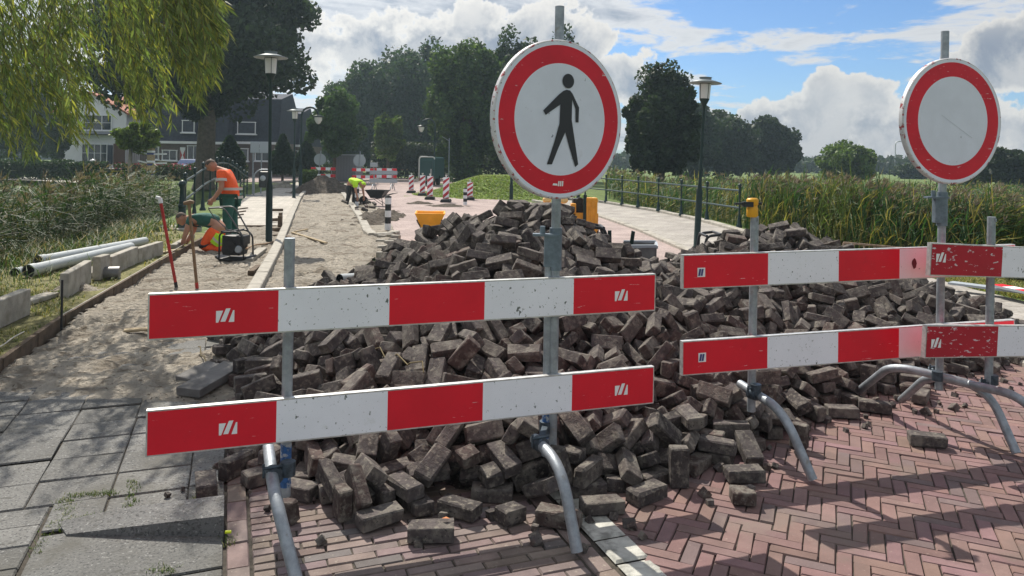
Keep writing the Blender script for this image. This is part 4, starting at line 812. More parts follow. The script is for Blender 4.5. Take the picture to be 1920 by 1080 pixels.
-24,61,21,-160,1123,58,-84,-43,-26,10,83,1139,50,46,59,66,21,317,1141,9,0,0,98,21,-405,1207,9,-28,-96,0,21,-322,1188,14,54,79,24,12,297,1194,9,-90,43,
0,11,-381,1254,9,-56,-83,0,21,-352,1251,26,26,29,14,21,56,1217,96,77,-45,-21,21,133,1264,70,-90,29,24,21,375,1256,25,-86,-33,-12,21,-398,1324,24,57,
29,0,21,86,1280,103,33,-79,-50,21,151,1271,84,-30,13,-84,21,442,1290,25,89,-20,17,21,-396,1367,21,-2,27,7,21,-156,1366,123,-25,-9,96,21,81,1323,127,
36,-8,57,21,204,1364,107,-8,35,-90,21,-453,1426,9,99,-11,0,15,113,1373,143,-83,45,26,21,260,1394,101,1,-95,-22,21,581,1427,9,0,0,45,21,631,1448,9,0,0,
-92,21,-468,1480,9,0,0,96,21,-224,1489,98,46,82,21,21,132,1477,185,-91,-38,3,21,624,1490,15,-7,85,-51,21,701,1461,9,73,-68,0,21,-543,1555,15,16,32,83,
21,-213,1537,110,-3,-31,39,13,82,1553,218,26,3,56,21,135,1516,193,-95,-26,8,21,-571,1596,9,0,0,-100,21,57,1588,242,-89,-38,8,21,127,1591,217,-96,-16,
11,21,582,1607,70,-93,24,26,21,867,1597,9,0,0,52,21,-603,1639,9,79,-62,0,21,-95,1667,196,81,54,16,21,221,1654,202,9,41,22,21,605,1640,75,-94,-18,16,
21,907,1635,9,0,0,47,21,-37,1710,236,-30,-21,88,21,232,1692,190,4,48,0,21,592,1713,108,5,-93,-29,21,694,1688,72,-31,92,-19,21,-253,1759,170,11,90,41,
21,-181,1746,189,-88,26,-40,21,-29,1761,255,-29,-1,95,21,59,1816,276,91,-24,4,21,239,1797,191,68,71,11,21,633,1769,107,25,-6,83,21,-636,1848,9,0,0,99,
21,-238,1832,203,-97,-11,-12,21,62,1856,250,5,24,97,13,133,1902,223,-31,12,45,21,753,1820,85,-88,42,16,21,-172,1926,215,-19,-30,-71,21,206,1929,209,
-24,-9,-34,21,285,1908,96,45,23,79,14,310,1937,68,6,6,66,21,-230,1992,168,41,-81,-14,21,-104,1990,171,64,-71,21,21,50,2043,147,-28,-8,95,14,210,2010,
166,9,94,33,21,304,1964,109,-12,72,67,21,-158,2109,104,60,67,15,21,-594,2075,13,33,63,63,21,-224,2124,90,72,-65,20,21,-199,2092,105,-11,-13,-85,21,83,
2111,93,4,-27,-96,9,198,2133,89,-50,40,-71,21,231,2122,87,1,-23,-97,11,340,2090,32,-35,-35,-84,21,452,2079,37,94,0,26,21,534,2075,120,-32,13,-93,21,
628,2076,191,4,16,-76,21,886,2043,153,-7,27,-78,21,-564,2143,9,0,0,-66,21,132,2180,73,-4,60,79,21,256,2192,48,96,-1,-5,21,565,2128,130,-6,-38,33,21,
794,2145,186,-23,-16,-68,21,971,2102,141,-73,-64,12,21,580,2188,150,-26,-26,68,21,760,2289,109,-15,-82,55,21,540,2353,59,17,-92,34,21,619,2389,41,7,
83,-56,21,1348,2283,22,95,0,19,21,-338,1111,14,6,30,94,21,-204,1108,45,-13,74,-55,21,146,1103,23,89,-1,-21,21,239,1099,16,-57,-42,-57,13,-234,1164,63,
-30,-13,-21,21,51,1155,71,-65,-73,18,21,278,1178,13,39,59,59,21,-344,1214,21,95,14,-27,21,-273,1232,66,-93,-12,2,21,283,1222,10,-50,86,1,15,342,1198,
9,0,0,86,21,-426,1278,25,0,0,66,21,-261,1291,73,-6,96,-6,21,-199,1290,99,-63,41,-41,21,169,1253,73,69,-22,69,21,-455,1353,13,-65,-27,27,21,-276,1325,
66,-3,88,-39,21,170,1327,92,-71,62,31,21,458,1323,15,62,69,27,21,-452,1380,13,21,-68,-68,14,194,1337,113,30,-23,83,21,-148,1446,145,9,-34,26,10,106,
1422,173,26,7,47,21,257,1413,117,93,9,-16,21,310,1417,68,-56,-65,28,21,416,1430,46,25,-56,2,21,567,1427,26,-10,4,97,21,-515,1511,17,10,-15,98,21,-56,
1527,222,-47,-38,32,21,732,1494,17,11,13,-64,21,769,1508,9,0,0,-97,10,-525,1579,17,6,-22,-53,15,-274,1542,90,-86,-14,19,12,-117,1549,189,53,-76,-37,
21,425,1567,85,-3,80,-59,21,789,1557,27,31,-64,-47,21,-363,1589,81,38,1,49,21,106,1606,240,-30,20,-87,21,205,1613,208,-42,10,12,21,298,1608,124,61,74,
10,21,485,1644,92,29,62,66,13,538,1625,97,7,-96,-23,21,842,1631,19,55,-31,-50,21,-583,1699,30,14,-71,-69,21,-246,1669,143,11,93,-30,21,268,1661,167,
-3,-3,99,21,621,1678,87,29,-88,-35,21,798,1663,48,-23,4,-52,21,941,1661,14,-14,-62,75,21,-624,1741,15,31,44,68,21,-322,1723,133,-13,-32,-53,21,-244,
1732,170,42,2,-32,21,-10,1729,263,49,-4,47,21,226,1720,214,70,70,15,14,294,1739,125,92,-14,22,21,604,1736,111,87,12,-9,21,728,1699,86,14,60,64,21,797,
1733,59,82,51,18,21,852,1717,35,92,22,-11,21,-66,1816,246,-7,40,-87,14,-8,1856,264,90,-40,-7,21,90,1853,264,86,-44,-11,21,-589,1878,26,-46,70,54,21,
-570,1869,27,-17,52,-82,21,96,1929,214,65,-71,-3,21,151,1949,195,-11,26,93,8,664,1814,116,35,1,59,21,1123,1801,19,69,-67,-23,21,-304,1936,146,-4,27,
-75,21,157,1983,174,66,-70,24,13,251,1978,169,-65,70,-28,21,648,1881,152,13,-94,-28,21,837,1883,118,-28,-66,69,21,1212,1870,36,-5,89,-44,15,1290,1901,
26,-1,1,-70,21,1354,1905,9,-5,-100,0,21,-270,1994,157,2,-29,-96,21,88,2032,143,-10,26,88,21,-581,2041,18,-44,-55,-44,14,41,2099,101,-18,20,78,21,101,
2144,94,14,42,86,21,150,2108,102,-13,26,89,21,216,2116,109,70,67,15,21,1316,2040,18,-50,-84,22,21,-1,2196,45,-14,-24,-83,21,92,2184,80,-29,-61,46,21,
837,2098,186,-81,-52,3,21,977,2057,128,35,-92,-18,21,1024,2084,117,0,31,-59,21,-311,2222,32,92,26,1,21,161,2254,20,-15,20,59,21,775,2188,159,-23,19,
45,21,875,2158,183,-18,22,76,12,962,2143,150,31,-1,95,15,626,2233,151,78,-58,14,21,1374,2230,9,45,-89,0,21,640,2419,42,-25,-78,11,21,1394,2277,9,-86,
50,0,21,86,995,25,0,0,-97,21,-349,1129,25,-30,3,-24,11,263,1127,25,0,0,58,21,-250,1263,84,96,-4,29,21,202,1217,47,58,-75,-28,21,340,1193,33,-98,11,16,
21,371,1234,26,-40,83,36,21,-455,1305,9,49,-87,0,10,-349,1319,33,56,-58,-59,21,-273,1301,90,22,-12,-69,21,-379,1343,38,-83,14,7,21,-279,1381,88,5,-19,
-94,21,171,1312,109,56,-78,-27,12,219,1316,88,33,-88,-33,13,323,1335,45,-92,-31,9,21,374,1333,49,-38,-86,-15,21,-458,1403,32,68,72,-9,21,-380,1422,57,
-40,-85,32,21,-268,1437,84,36,-7,-92,21,185,1375,130,93,10,-12,9,350,1405,78,-39,76,-5,21,431,1390,39,-95,-29,4,21,470,1405,39,84,-53,7,21,-480,1458,
24,-24,-93,28,21,-435,1480,48,57,0,73,21,-184,1462,126,-30,-23,92,21,446,1423,59,12,69,47,21,-356,1512,75,-29,93,-18,21,-322,1521,99,-55,-58,46,21,
-259,1534,109,94,29,9,21,-36,1573,236,21,-43,-1,10,340,1487,102,12,34,-87,21,352,1525,101,70,-33,-51,21,402,1539,97,-34,93,13,21,645,1518,34,79,26,27,
21,687,1510,30,10,-32,89,21,-522,1612,36,0,-5,45,21,-42,1601,228,42,-73,-52,21,282,1614,132,9,-29,-56,21,676,1581,42,-10,-50,50,21,747,1579,27,-31,30,
90,21,810,1593,29,21,68,-22,9,-581,1668,15,94,13,-32,11,-416,1646,79,14,4,-35,21,-136,1625,200,-57,77,-20,21,557,1659,102,20,15,19,21,823,1610,30,67,
-21,-23,14,860,1660,34,-89,34,29,21,-589,1748,23,23,-39,-89,21,-241,1698,169,-85,35,-12,21,-172,1711,190,0,-4,99,21,-104,1716,213,26,0,-88,21,-63,
1701,232,44,-14,-60,21,244,1716,197,70,-41,-27,21,448,1727,111,-41,15,-62,21,895,1683,39,7,-34,-91,21,1021,1669,18,-18,-96,-19,21,-448,1757,69,49,-15,
13,21,-99,1780,230,33,27,-88,21,124,1820,274,-30,7,38,10,266,1818,194,-72,-28,31,9,810,1734,81,47,0,78,21,1035,1730,24,-56,39,-7,21,-115,1822,236,20,
-14,22,21,-34,1875,243,-9,-31,-90,21,94,1890,244,-70,71,-2,21,192,1967,202,85,-21,28,21,771,1781,89,91,37,-19,21,-146,1938,215,30,-76,-28,21,748,1843,
126,38,-11,23,21,804,1862,97,-39,85,34,21,926,1826,83,-22,7,12,21,1012,1839,71,9,15,-51,21,1324,1849,27,-1,-84,-1,21,-586,1968,25,0,0,-39,21,-278,
2060,144,98,20,-7,21,177,2046,145,-34,82,-12,10,1008,1900,80,-56,71,-38,21,1167,1936,48,27,67,60,21,-140,2055,126,-24,19,81,21,104,2077,118,-29,9,44,
21,597,2015,156,-38,79,42,21,1056,1975,96,95,-25,-19,21,1176,1984,54,24,20,71,21,-334,2064,112,67,-73,-14,21,557,2089,130,-14,-92,33,14,863,2015,171,
43,7,6,21,934,2038,141,-6,-21,52,21,1011,2010,125,-22,93,-28,21,1352,2034,20,0,23,-65,21,-564,2142,30,65,-28,-28,10,-351,2209,36,81,-47,15,21,301,
2264,11,-6,0,-32,15,537,2139,128,-14,-36,44,21,908,2127,183,-7,79,19,10,1018,2118,136,-98,-8,9,21,1049,2129,117,12,-18,59,21,1372,2127,19,6,19,-5,21,
708,2244,141,32,94,7,21,750,2252,142,57,-50,-60,21,650,2286,111,-27,16,33,21,1286,2227,34,-43,-56,49,21,1319,2236,38,-5,70,-71,21,1168,2333,70,-19,49,
83,21,1339,2288,36,85,-42,27,21,14,996,21,-35,31,73,8,-313,1106,32,-31,1,-51,21,161,1156,50,-9,18,-78,13,-319,1200,37,-20,7,-25,21,166,1213,62,-22,5,
-78,21,223,1189,33,56,-26,-70,21,-345,1274,42,-59,39,-66,21,-297,1291,76,33,64,-64,8,235,1236,56,-18,18,-89,21,414,1240,25,0,0,-10,13,-452,1361,34,
-14,99,0,21,-381,1318,40,-17,-94,-6,11,-377,1349,59,-60,-76,25,21,77,1285,141,17,43,10,13,344,1280,50,56,77,0,21,-389,1397,29,70,-23,-35,9,321,1368,
55,51,-36,-56,10,342,1343,68,-34,-14,33,21,438,1356,49,12,-53,-67,21,518,1366,38,-38,6,-92,21,-433,1435,35,-22,-17,-93,21,-400,1416,49,-9,30,47,21,
-314,1436,75,-47,-35,-16,21,-524,1507,35,18,-4,67,21,-354,1466,75,20,-95,20,21,-295,1497,97,-33,53,-77,21,368,1471,96,37,-43,78,21,451,1468,63,-45,
-26,17,21,489,1474,63,64,41,63,21,-202,1557,151,48,71,41,21,595,1536,53,62,-69,11,21,-291,1594,118,54,-39,-74,21,-118,1593,198,30,87,5,21,315,1620,
137,-33,52,79,8,441,1620,117,-32,92,-12,15,745,1567,47,27,22,-92,21,772,1595,47,36,20,89,21,-542,1695,43,-31,22,32,21,278,1707,173,68,26,63,21,293,
1677,130,-70,53,12,21,-560,1780,34,-38,1,28,21,-428,1711,86,-8,-67,53,21,-381,1717,108,49,-63,61,21,-268,1724,155,-50,-68,14,10,248,1746,177,-70,69,
-11,21,900,1713,43,-36,1,17,21,-453,1809,68,-16,0,81,21,-270,1791,182,28,94,0,21,-219,1791,195,-50,13,29,10,-27,1828,261,29,91,11,21,38,1897,250,0,
-17,96,21,255,1863,186,47,85,-21,21,900,1763,65,11,90,41,21,-363,1836,116,-16,-78,-58,21,-319,1847,131,70,-40,20,21,-17,1954,236,11,-7,-95,21,150,
1957,210,66,70,-17,21,284,1922,155,-16,92,37,21,505,1872,148,65,-11,71,21,835,1814,101,33,7,-94,21,893,1799,81,10,-56,15,21,1001,1812,74,-60,45,-29,
21,1076,1813,49,-15,-2,57,21,1174,1828,39,-1,-18,-92,21,1279,1791,25,0,0,-98,21,-495,1905,53,56,-55,8,21,-407,1912,85,60,62,44,21,-250,2005,175,74,56,
-5,14,-155,2032,152,40,76,-40,21,220,1971,187,87,-38,16,21,279,1930,119,22,15,-60,9,587,1915,151,-64,-13,-36,21,1087,1853,57,-79,18,36,21,1200,1884,
42,23,-87,44,21,1235,1893,26,-91,-4,-34,9,-554,1974,42,-14,99,0,21,-501,1984,65,-50,37,70,21,-316,1986,124,45,-8,49,21,581,1992,156,58,-13,30,21,1036,
1916,100,-16,-87,-45,21,-359,2057,96,75,39,19,21,-309,2099,117,-31,29,5,21,-174,2142,99,2,-41,-51,21,282,2068,143,-18,34,45,21,857,1996,159,36,-87,32,
21,909,1963,141,-49,-68,24,21,1094,2013,90,38,42,-18,21,1187,2021,48,-34,-59,-57,21,-539,2126,40,-39,78,47,21,-316,2244,21,-89,-17,22,21,-240,2198,62,
-25,-33,90,21,64,2255,15,74,-67,4,8,944,2076,149,18,-23,-19,9,1094,2080,105,-10,-62,66,21,-241,2292,24,-77,53,29,21,752,2171,182,-16,-18,94,21,931,
2142,172,-50,-82,19,21,463,2253,92,4,-4,100,21,1208,2277,63,-15,89,-30,21,1316,2283,43,33,83,21,21,1275,2359,39,95,30,-10,21,194,1164,53,51,-80,33,21,
385,1219,40,30,-8,47,21,-446,1323,27,-41,91,-5,21,263,1293,77,-61,61,49,12,473,1348,42,5,42,66,21,-167,1434,148,32,-20,-39,21,298,1419,95,32,50,-7,13,
416,1393,59,-13,96,-21,21,-248,1477,105,49,35,80,21,207,1415,144,-13,69,-38,12,463,1433,77,43,82,-11,21,516,1436,51,14,-15,66,21,-504,1551,33,5,-22,
97,21,-485,1548,48,22,-4,33,21,-359,1526,88,0,-23,-52,21,-304,1524,104,60,-2,80,10,-215,1518,146,-34,14,92,21,382,1516,106,-86,49,5,21,-500,1591,65,
29,-39,-20,21,-434,1572,70,34,82,-42,21,-389,1578,90,9,-35,-52,21,-103,1566,217,-5,39,-77,21,272,1556,152,77,61,20,21,627,1561,53,-30,14,-92,21,-371,
1620,98,-38,-6,17,21,255,1658,190,-67,-8,-73,13,329,1637,120,-23,-63,-59,11,-292,1668,148,4,90,35,21,-88,1694,220,-18,48,83,9,272,1753,162,81,-52,26,
21,363,1735,130,5,54,-16,21,428,1724,121,92,-11,37,21,849,1690,62,-83,-13,-19,21,-547,1793,54,-42,-71,-10,9,-483,1796,71,-20,42,-77,12,-450,1791,90,
54,82,-1,21,94,1837,285,5,22,71,21,306,1830,181,-7,-96,16,21,473,1791,137,27,95,-11,21,-561,1837,44,72,-42,7,21,-421,1842,78,24,9,-91,21,-289,1830,
171,-46,-29,-35,21,-59,1901,227,75,-59,14,11,-12,1928,250,-48,-86,-13,21,-453,1897,86,-63,32,-66,21,-357,1891,121,-23,-31,83,21,-271,1937,176,77,47,
35,21,264,1937,150,27,27,-54,21,294,1886,131,51,-62,10,21,465,1893,126,13,-13,15,21,535,1891,150,-42,-41,-80,21,793,1868,128,-4,35,-65,21,-545,1955,
60,-95,32,-2,21,-481,1956,61,55,-10,-80,21,-299,1933,162,-9,26,-84,21,171,2041,165,-45,-10,89,21,281,2033,153,69,37,-38,21,1055,1887,85,12,-45,87,21,
-353,2005,112,-9,26,-82,21,1093,1985,88,-28,43,16,21,1213,1986,50,-66,56,-15,21,-559,2096,32,-87,-9,7,21,-488,2081,67,-10,-17,49,21,-357,2089,96,-47,
-14,44,21,227,2162,81,-62,-25,70,21,1119,2052,92,37,-93,-10,21,1209,2065,62,-31,78,16,9,-577,2164,29,62,34,34,21,-438,2127,75,86,32,29,21,-366,2247,
20,28,-75,-50,21,1060,2115,130,18,-15,72,21,1101,2129,108,2,-30,-79,21,1148,2131,89,44,-79,-29,10,1272,2106,48,90,-27,-23,21,359,2205,89,-58,-46,21,
21,565,2244,140,33,66,-66,21,942,2210,177,-12,-15,-76,21,1023,2214,130,42,28,-85,14,1202,2202,77,55,69,41,21,488,2310,87,72,59,22,21,1235,2344,52,4,
14,86,21,-314,1279,87,-23,80,33,21,-366,1308,58,16,-94,-31,15,-174,1326,129,41,-91,3,21,-404,1452,56,-37,-56,2,21,-340,1422,80,16,80,-47,21,321,1568,
126,-38,-11,-10,14,328,1553,118,42,-80,40,21,-532,1634,58,-12,40,77,21,-247,1601,138,13,24,93,12,-79,1612,238,-70,-68,7,21,650,1571,62,-87,-5,-45,8,
-536,1705,55,-7,37,83,21,-324,1667,122,67,60,1,12,-116,1679,213,69,32,-33,12,322,1681,144,16,-38,-78,21,-541,1763,46,-22,-17,30,21,-422,1701,103,31,
-7,80,21,266,1757,195,-98,-17,11,21,283,1789,179,-4,39,-90,21,329,1733,146,63,61,46,21,493,1752,146,-15,-97,14,21,984,1702,65,-17,48,-84,21,-465,1833,
87,-95,-9,-22,21,-304,1807,143,-89,13,-42,21,-3,1858,280,-1,18,63,21,37,1849,273,76,-50,15,21,118,1865,271,-20,-6,89,21,272,1885,175,1,-35,-35,21,339,
1830,157,-75,-57,26,21,819,1785,115,10,-18,92,21,1066,1733,37,90,1,-15,15,-540,1888,49,16,43,59,21,-539,1844,52,37,75,-55,21,-281,1879,171,41,-10,-90,
21,-46,1933,249,-50,-81,29,21,120,1887,252,71,67,14,21,313,1964,158,-90,-23,28,21,833,1814,120,-92,-20,-33,10,1161,1823,56,-13,13,87,11,-484,1917,78,
13,45,68,21,-388,1946,103,-83,8,31,21,-370,1961,115,40,78,-49,21,-229,2012,187,-51,-78,28,21,196,1999,182,89,0,16,21,337,1954,144,-5,84,-45,21,937,
1859,112,1,94,-34,21,1149,1872,52,-19,33,-91,21,-341,1993,126,-43,75,-38,21,-306,2022,137,66,-63,11,9,-173,2068,134,-2,32,-56,21,313,2063,131,82,44,
32,21,994,1909,98,-31,-42,38,21,-512,2055,60,-65,-3,-39,21,-450,2079,74,-25,35,-90,21,-319,2046,129,-7,-21,-97,21,296,2067,86,-38,-2,60,21,449,2096,
125,55,-53,-41,21,1111,2002,86,-80,18,42,11,-514,2096,66,26,-8,49,21,-396,2108,85,23,-90,24,14,-334,2172,79,-38,-39,-71,21,138,2248,29,-61,35,-68,21,
1218,2093,64,-40,-88,19,21,292,2249,35,-32,69,-30,21,824,2157,182,37,-48,-25,21,844,2178,166,-14,-26,-61,21,965,2164,164,-36,-59,-68,21,1053,2180,133,
50,-19,-37,21,1211,2129,76,-57,-9,35,21,1400,2162,9,50,87,0,21,424,2224,92,11,-36,12,21,1152,2213,95,79,-35,-21,21,1224,2228,65,20,-2,92,21,1251,2199,
54,35,-17,-92,21,460,2291,101,-65,-29,57,21,1259,2379,34,-18,84,-43,21,1373,2340,19,-4,71,4,14,-329,1335,80,79,45,17,21,-328,1370,87,92,7,36,21,-187,
1360,133,-52,51,62,9,440,1304,58,51,83,-9,21,-503,1680,63,0,-72,-62,21,-108,1651,219,76,-37,10,21,-5,1912,267,-54,-36,26,21,322,1776,155,13,91,18,21,
1017,1732,57,-17,9,98,21,-625,1797,13,35,62,62,21,-511,1848,77,-72,46,-37,21,-386,1838,102,20,9,97,21,-312,1870,168,46,63,43,21,8,1884,253,34,79,51,
15,160,1912,230,67,-63,-32,9,316,1893,156,-45,17,-4,21,375,1836,140,-85,-34,24,21,-446,1919,93,-36,-3,-19,21,-221,1970,197,-7,-31,-91,21,363,2090,129,
43,77,25,21,332,1923,142,38,71,-6,21,377,1921,142,5,-21,91,21,-286,2014,169,91,1,24,21,288,2014,143,-24,-47,-84,21,323,2032,135,68,3,-55,21,373,2020,
130,50,82,22,21,404,1989,126,48,51,39,21,497,1974,140,-8,2,97,21,486,2022,138,-78,52,0,21,-434,2053,75,-47,75,-17,21,343,2064,118,-6,44,84,21,429,
2023,118,84,-16,-9,21,-548,2083,39,-9,48,-87,15,-372,2151,84,24,26,48,21,108,2122,109,-93,15,-13,10,317,2118,113,-39,-23,-89,21,402,2136,105,-1,-38,
-81,21,422,2101,123,68,67,1,21,982,2041,145,94,-28,-20,14,-531,2164,40,10,90,7,21,-446,2147,67,-50,76,43,21,-470,2132,76,81,45,31,21,265,2239,27,-33,
67,-26,8,422,2181,99,-86,10,26,21,1130,2140,107,-35,32,-78,21,469,2207,106,64,-67,-21,21,659,2235,170,-42,-54,31,21,1241,2165,55,-39,-80,-2,21,532,
2320,113,-84,-44,25,21,1042,2279,122,-61,-60,-51,21,1289,2248,58,56,83,-2,11,1211,2311,74,-23,16,-87,21,1258,2300,44,7,-98,-17,11,1262,2423,34,-95,
-32,0,21,0]
bricks = []
for i in range(0, len(BR)-6, 7):
    x, y, z, a, b, c, L = BR[i:i+7]
    a, b, c = a/100, b/100, c/100; w_ = math.sqrt(max(0, 1-a*a-b*b-c*c)); q = Quaternion((w_, a, b, c)); q.normalize()
    bricks.append((Vector((x/250, y/250, z/250*(1.085+.05*sst(x/250, 1.8, 2.6)))), q, L/100))
def brick_shape(rn, L=.212, Wd=.102, H_=.068):
    """a worn paving brick: chamfered, slightly irregular; returns verts, faces"""
    k = .006; vs = []; fs = []
    h = (L/2, Wd/2, H_/2)
    chip = {}
    for c_ in range(8): chip[c_] = rn.uniform(.4, 1.2)*k*(2.6 if rn.random() < .16 else 1)
    idx = {}
    for cx in (0, 1):
        for cy in (0, 1):
            for cz in (0, 1):
                s = (cx*2-1, cy*2-1, cz*2-1); kk = chip[cx*4+cy*2+cz]
                for ax in range(3):
                    p = [s[t]*(h[t]-(0 if t == ax else kk)) for t in range(3)]
                    p = [q_+rn.uniform(-.0016, .0016) for q_ in p]
                    idx[(cx, cy, cz, ax)] = len(vs); vs.append(p)
    I = lambda cx, cy, cz, ax: idx[(cx, cy, cz, ax)]
    fs.append((I(1, 0, 0, 0), I(1, 1, 0, 0), I(1, 1, 1, 0), I(1, 0, 1, 0))); fs.append((I(0, 0, 0, 0), I(0, 0, 1, 0), I(0, 1, 1, 0), I(0, 1, 0, 0)))
    fs.append((I(0, 1, 0, 1), I(0, 1, 1, 1), I(1, 1, 1, 1), I(1, 1, 0, 1))); fs.append((I(0, 0, 0, 1), I(1, 0, 0, 1), I(1, 0, 1, 1), I(0, 0, 1, 1)))
    fs.append((I(0, 0, 1, 2), I(1, 0, 1, 2), I(1, 1, 1, 2), I(0, 1, 1, 2))); fs.append((I(0, 0, 0, 2), I(0, 1, 0, 2), I(1, 1, 0, 2), I(1, 0, 0, 2)))
    for a_ in (0, 1):
        for b_ in (0, 1):
            fs.append((I(a_, b_, 0, 0), I(a_, b_, 0, 1), I(a_, b_, 1, 1), I(a_, b_, 1, 0)) if a_ == b_ else (I(a_, b_, 0, 0), I(a_, b_, 1, 0), I(a_, b_, 1, 1), I(a_, b_, 0, 1)))
            fs.append((I(a_, 0, b_, 0), I(a_, 0, b_, 2), I(a_, 1, b_, 2), I(a_, 1, b_, 0)))
            fs.append((I(0, a_, b_, 1), I(0, a_, b_, 2), I(1, a_, b_, 2), I(1, a_, b_, 1)))
    for cx in (0, 1):
        for cy in (0, 1):
            for cz in (0, 1): fs.append((I(cx, cy, cz, 0), I(cx, cy, cz, 1), I(cx, cy, cz, 2)))
    return vs, fs
def brick_tint(rn):
    r = rn.random(); f = rn.uniform(.7, 1.25)
    if r < .18: return (f*1.25, f*1.2, f*1.15)
    if r < .34: return (f*1.22, f*.98, f*.92)
    return (f, f*.97, f*.98)
BV = []
rb = random.Random(3)
for k in range(16):
    vs, fs = brick_shape(rb); me = bpy.data.meshes.new('paving_brick'); me.from_pydata(vs, [], fs); me.materials.append(HBRK)
    tints(me, [brick_tint(rb)]*len(fs)); me.update(); BV.append(me)
HALF = []
for L in (.09, .12, .15):
    vs, fs = brick_shape(rb, L=L); me = bpy.data.meshes.new('paving_brick'); me.from_pydata(vs, [], fs); me.materials.append(HBRK)
    tints(me, [brick_tint(rb)]*len(fs)); me.update(); HALF.append(me)
def place_brick(p, q, L, label, group=None):
    me = rb.choice(BV) if L > .17 else HALF[min(2, max(0, round((L-.09)/.03)))]
    o = bpy.data.objects.new('paving_brick', me); COL.objects.link(o); o.rotation_mode = 'QUATERNION'; o.location = p; o.rotation_quaternion = q
    return tag(o, label, 'brick', group)
# bricks that lie alone on the street: pixel of the base centre, heading, label
LONE = [((808, 1012), 4, .208, 'nearest loose brick, lying flat alone in front of the big heap on the striped paving'),
        ((957, 978), 38, .12, 'half brick lying alone just in front of the big heap'),
        ((1048, 985), -18, .208, 'loose flat brick just behind the bent barrier foot below the sign post'),
        ((1128, 962), 12, .208, 'loose flat brick at the far end of the white kerb blocks'),
        ((1395, 902), 6, .208, 'flat brick lying alone between the two barrier feet, the farther of two side by side'),
        ((1392, 944), -4, .17, 'short flat brick lying alone on the herringbone street, nearest the white blocks'),
        ((1738, 836), -16, .22, 'single brick lying alone on the herringbone street under the right barrier'),
        ((862, 968), -28, .208, 'pale-topped flat brick lying at the very front edge of the big heap'),
        ((1578, 782), -4, .208, 'flat brick at the right toe of the right heap, nearest the arched foot'),
        ((1640, 772), -22, .208, 'flat brick at the far right toe of the right heap beside the arched foot')]
lone_p = []
for (px, an, L, lab) in LONE:
    p = G(px[0], px[1]); lone_p.append(p)
    o = place_brick(Vector((p.x, p.y, .041)), Euler((0, 0, rad(an))).to_quaternion(), L if L < .19 else .208, lab)
    if L == .17: o.scale = (.8, 1, 1)
# edging slabs lying at the left toe of the heap
for (a, b, h, lab) in [((352, 752), (440, 712), .06, 'long dark concrete edging slab lying at the left toe of the heap, the nearer one'), ((345, 728), (405, 710), .05, 'thin dark slab lying behind the long edging slab at the left toe of the heap')]:
    m = MB(); m.beam(G(*a, .0)+Vector((0, 0, h)), G(*b, .0)+Vector((0, 0, h+.05)), .2, .06)
    tag(m.obj('edging_slab', M('dark_slab', (.15, .145, .14), .9, var=(6, .3), bump=(60, .004)), bevel=.006), lab, 'concrete slab')
def region(p):
    if p.x > 1.5+.25*(p.y-4.6)*.6 and p.y > 4.4:
        return ('brown paving brick on the low front toe of the right heap behind the right barrier', 'bricks on the toe of the right heap') if p.z < .3 else ('brown paving brick on the upper slope of the right heap', 'bricks on the upper right heap')
    if p.z < .16: return ('dark paving brick on the street at the front foot of the big heap', 'bricks at the foot of the big heap') if p.x > -.3 else ('dark paving brick at the left foot of the big heap beside the post', 'bricks at the left foot of the big heap')
    if p.z < .62: return ('dark paving brick on the lower slope of the big heap left of the sign post', 'bricks on the lower left slope of the big heap') if p.x < .35 else ('dark paving brick on the lower slope of the big heap right of the sign post', 'bricks on the lower right slope of the big heap')
    if p.z < 1.1: return ('dark paving brick halfway up the big heap between the barrier boards and the crest', 'bricks halfway up the big heap')
    return ('dark paving brick on the crest of the big heap below the pedestrian sign', 'bricks on the crest of the big heap')
nsep = 0; rest = []
for p, q, L in bricks:
    if any((p-l).xy.length < .2 and p.z < .25 for l in lone_p): continue
    if p.z < -.02 or p.y < 3.36 or (p.x < -1.68 and p.y < 5.0): continue
    if nsep < 286: lab, grp = region(p); place_brick(p, q, L, lab, grp); nsep += 1
    else: rest.append((p, q, L))
def HT(x, y):
    def ln(a, b): 
        dx, dy = b[0]-a[0], b[1]-a[1]; return (dx*(y-a[1])-dy*(x-a[0]))/math.hypot(dx, dy)
    h1 = min(1.80, max(min(.05+(x+2.35)*.50, .60), .12+(x+1.75)*1.2), 1.80-(x-.42)*1.7, .66*ln((-.5, 3.5), (.45, 3.5))+.02, .6*ln((-1.6, 4.1), (-.5, 3.6)),
             max(.6*ln((-1.85, 5.6), (-1.5, 4.1)), .5*ln((-2.5, 5.75), (-1.75, 5.45))), .56*ln((.35, 3.7), (1.37, 4.55))+.02, (9.4-y)*.62)
    h2 = min(1.09, .42+(x-1.9)*.8, 1.09-(x-3.25)*.5, .48*ln((1.2, 4.5), (2.7, 5.55))+.02, .5*ln((2.7, 5.55), (5.2, 6.7)), (10.2-y)*.6)
    h3 = min(.50, .42*ln((1.2, 4.5), (2.7, 5.55))+.02, .5*ln((.35, 3.7), (1.37, 4.55)), (9-y)*.4, .6*(x+.5))
    return max(h1, h2, min(h3, .66-(x-2.6)*.5))
V = []; F = []; TC = []
chips = []
for _ in range(520):
    x = random.uniform(-2.2, 4.6); y = random.uniform(3.3, 6.6); h_ = HT(x, y)
    if -.22 < h_ < .14: chips.append((Vector((x, y, .012)), Euler((random.random()*6, random.random()*6, random.random()*6)).to_quaternion(), random.uniform(.018, .055)))
shp = [brick_shape(rb) for _ in range(14)]
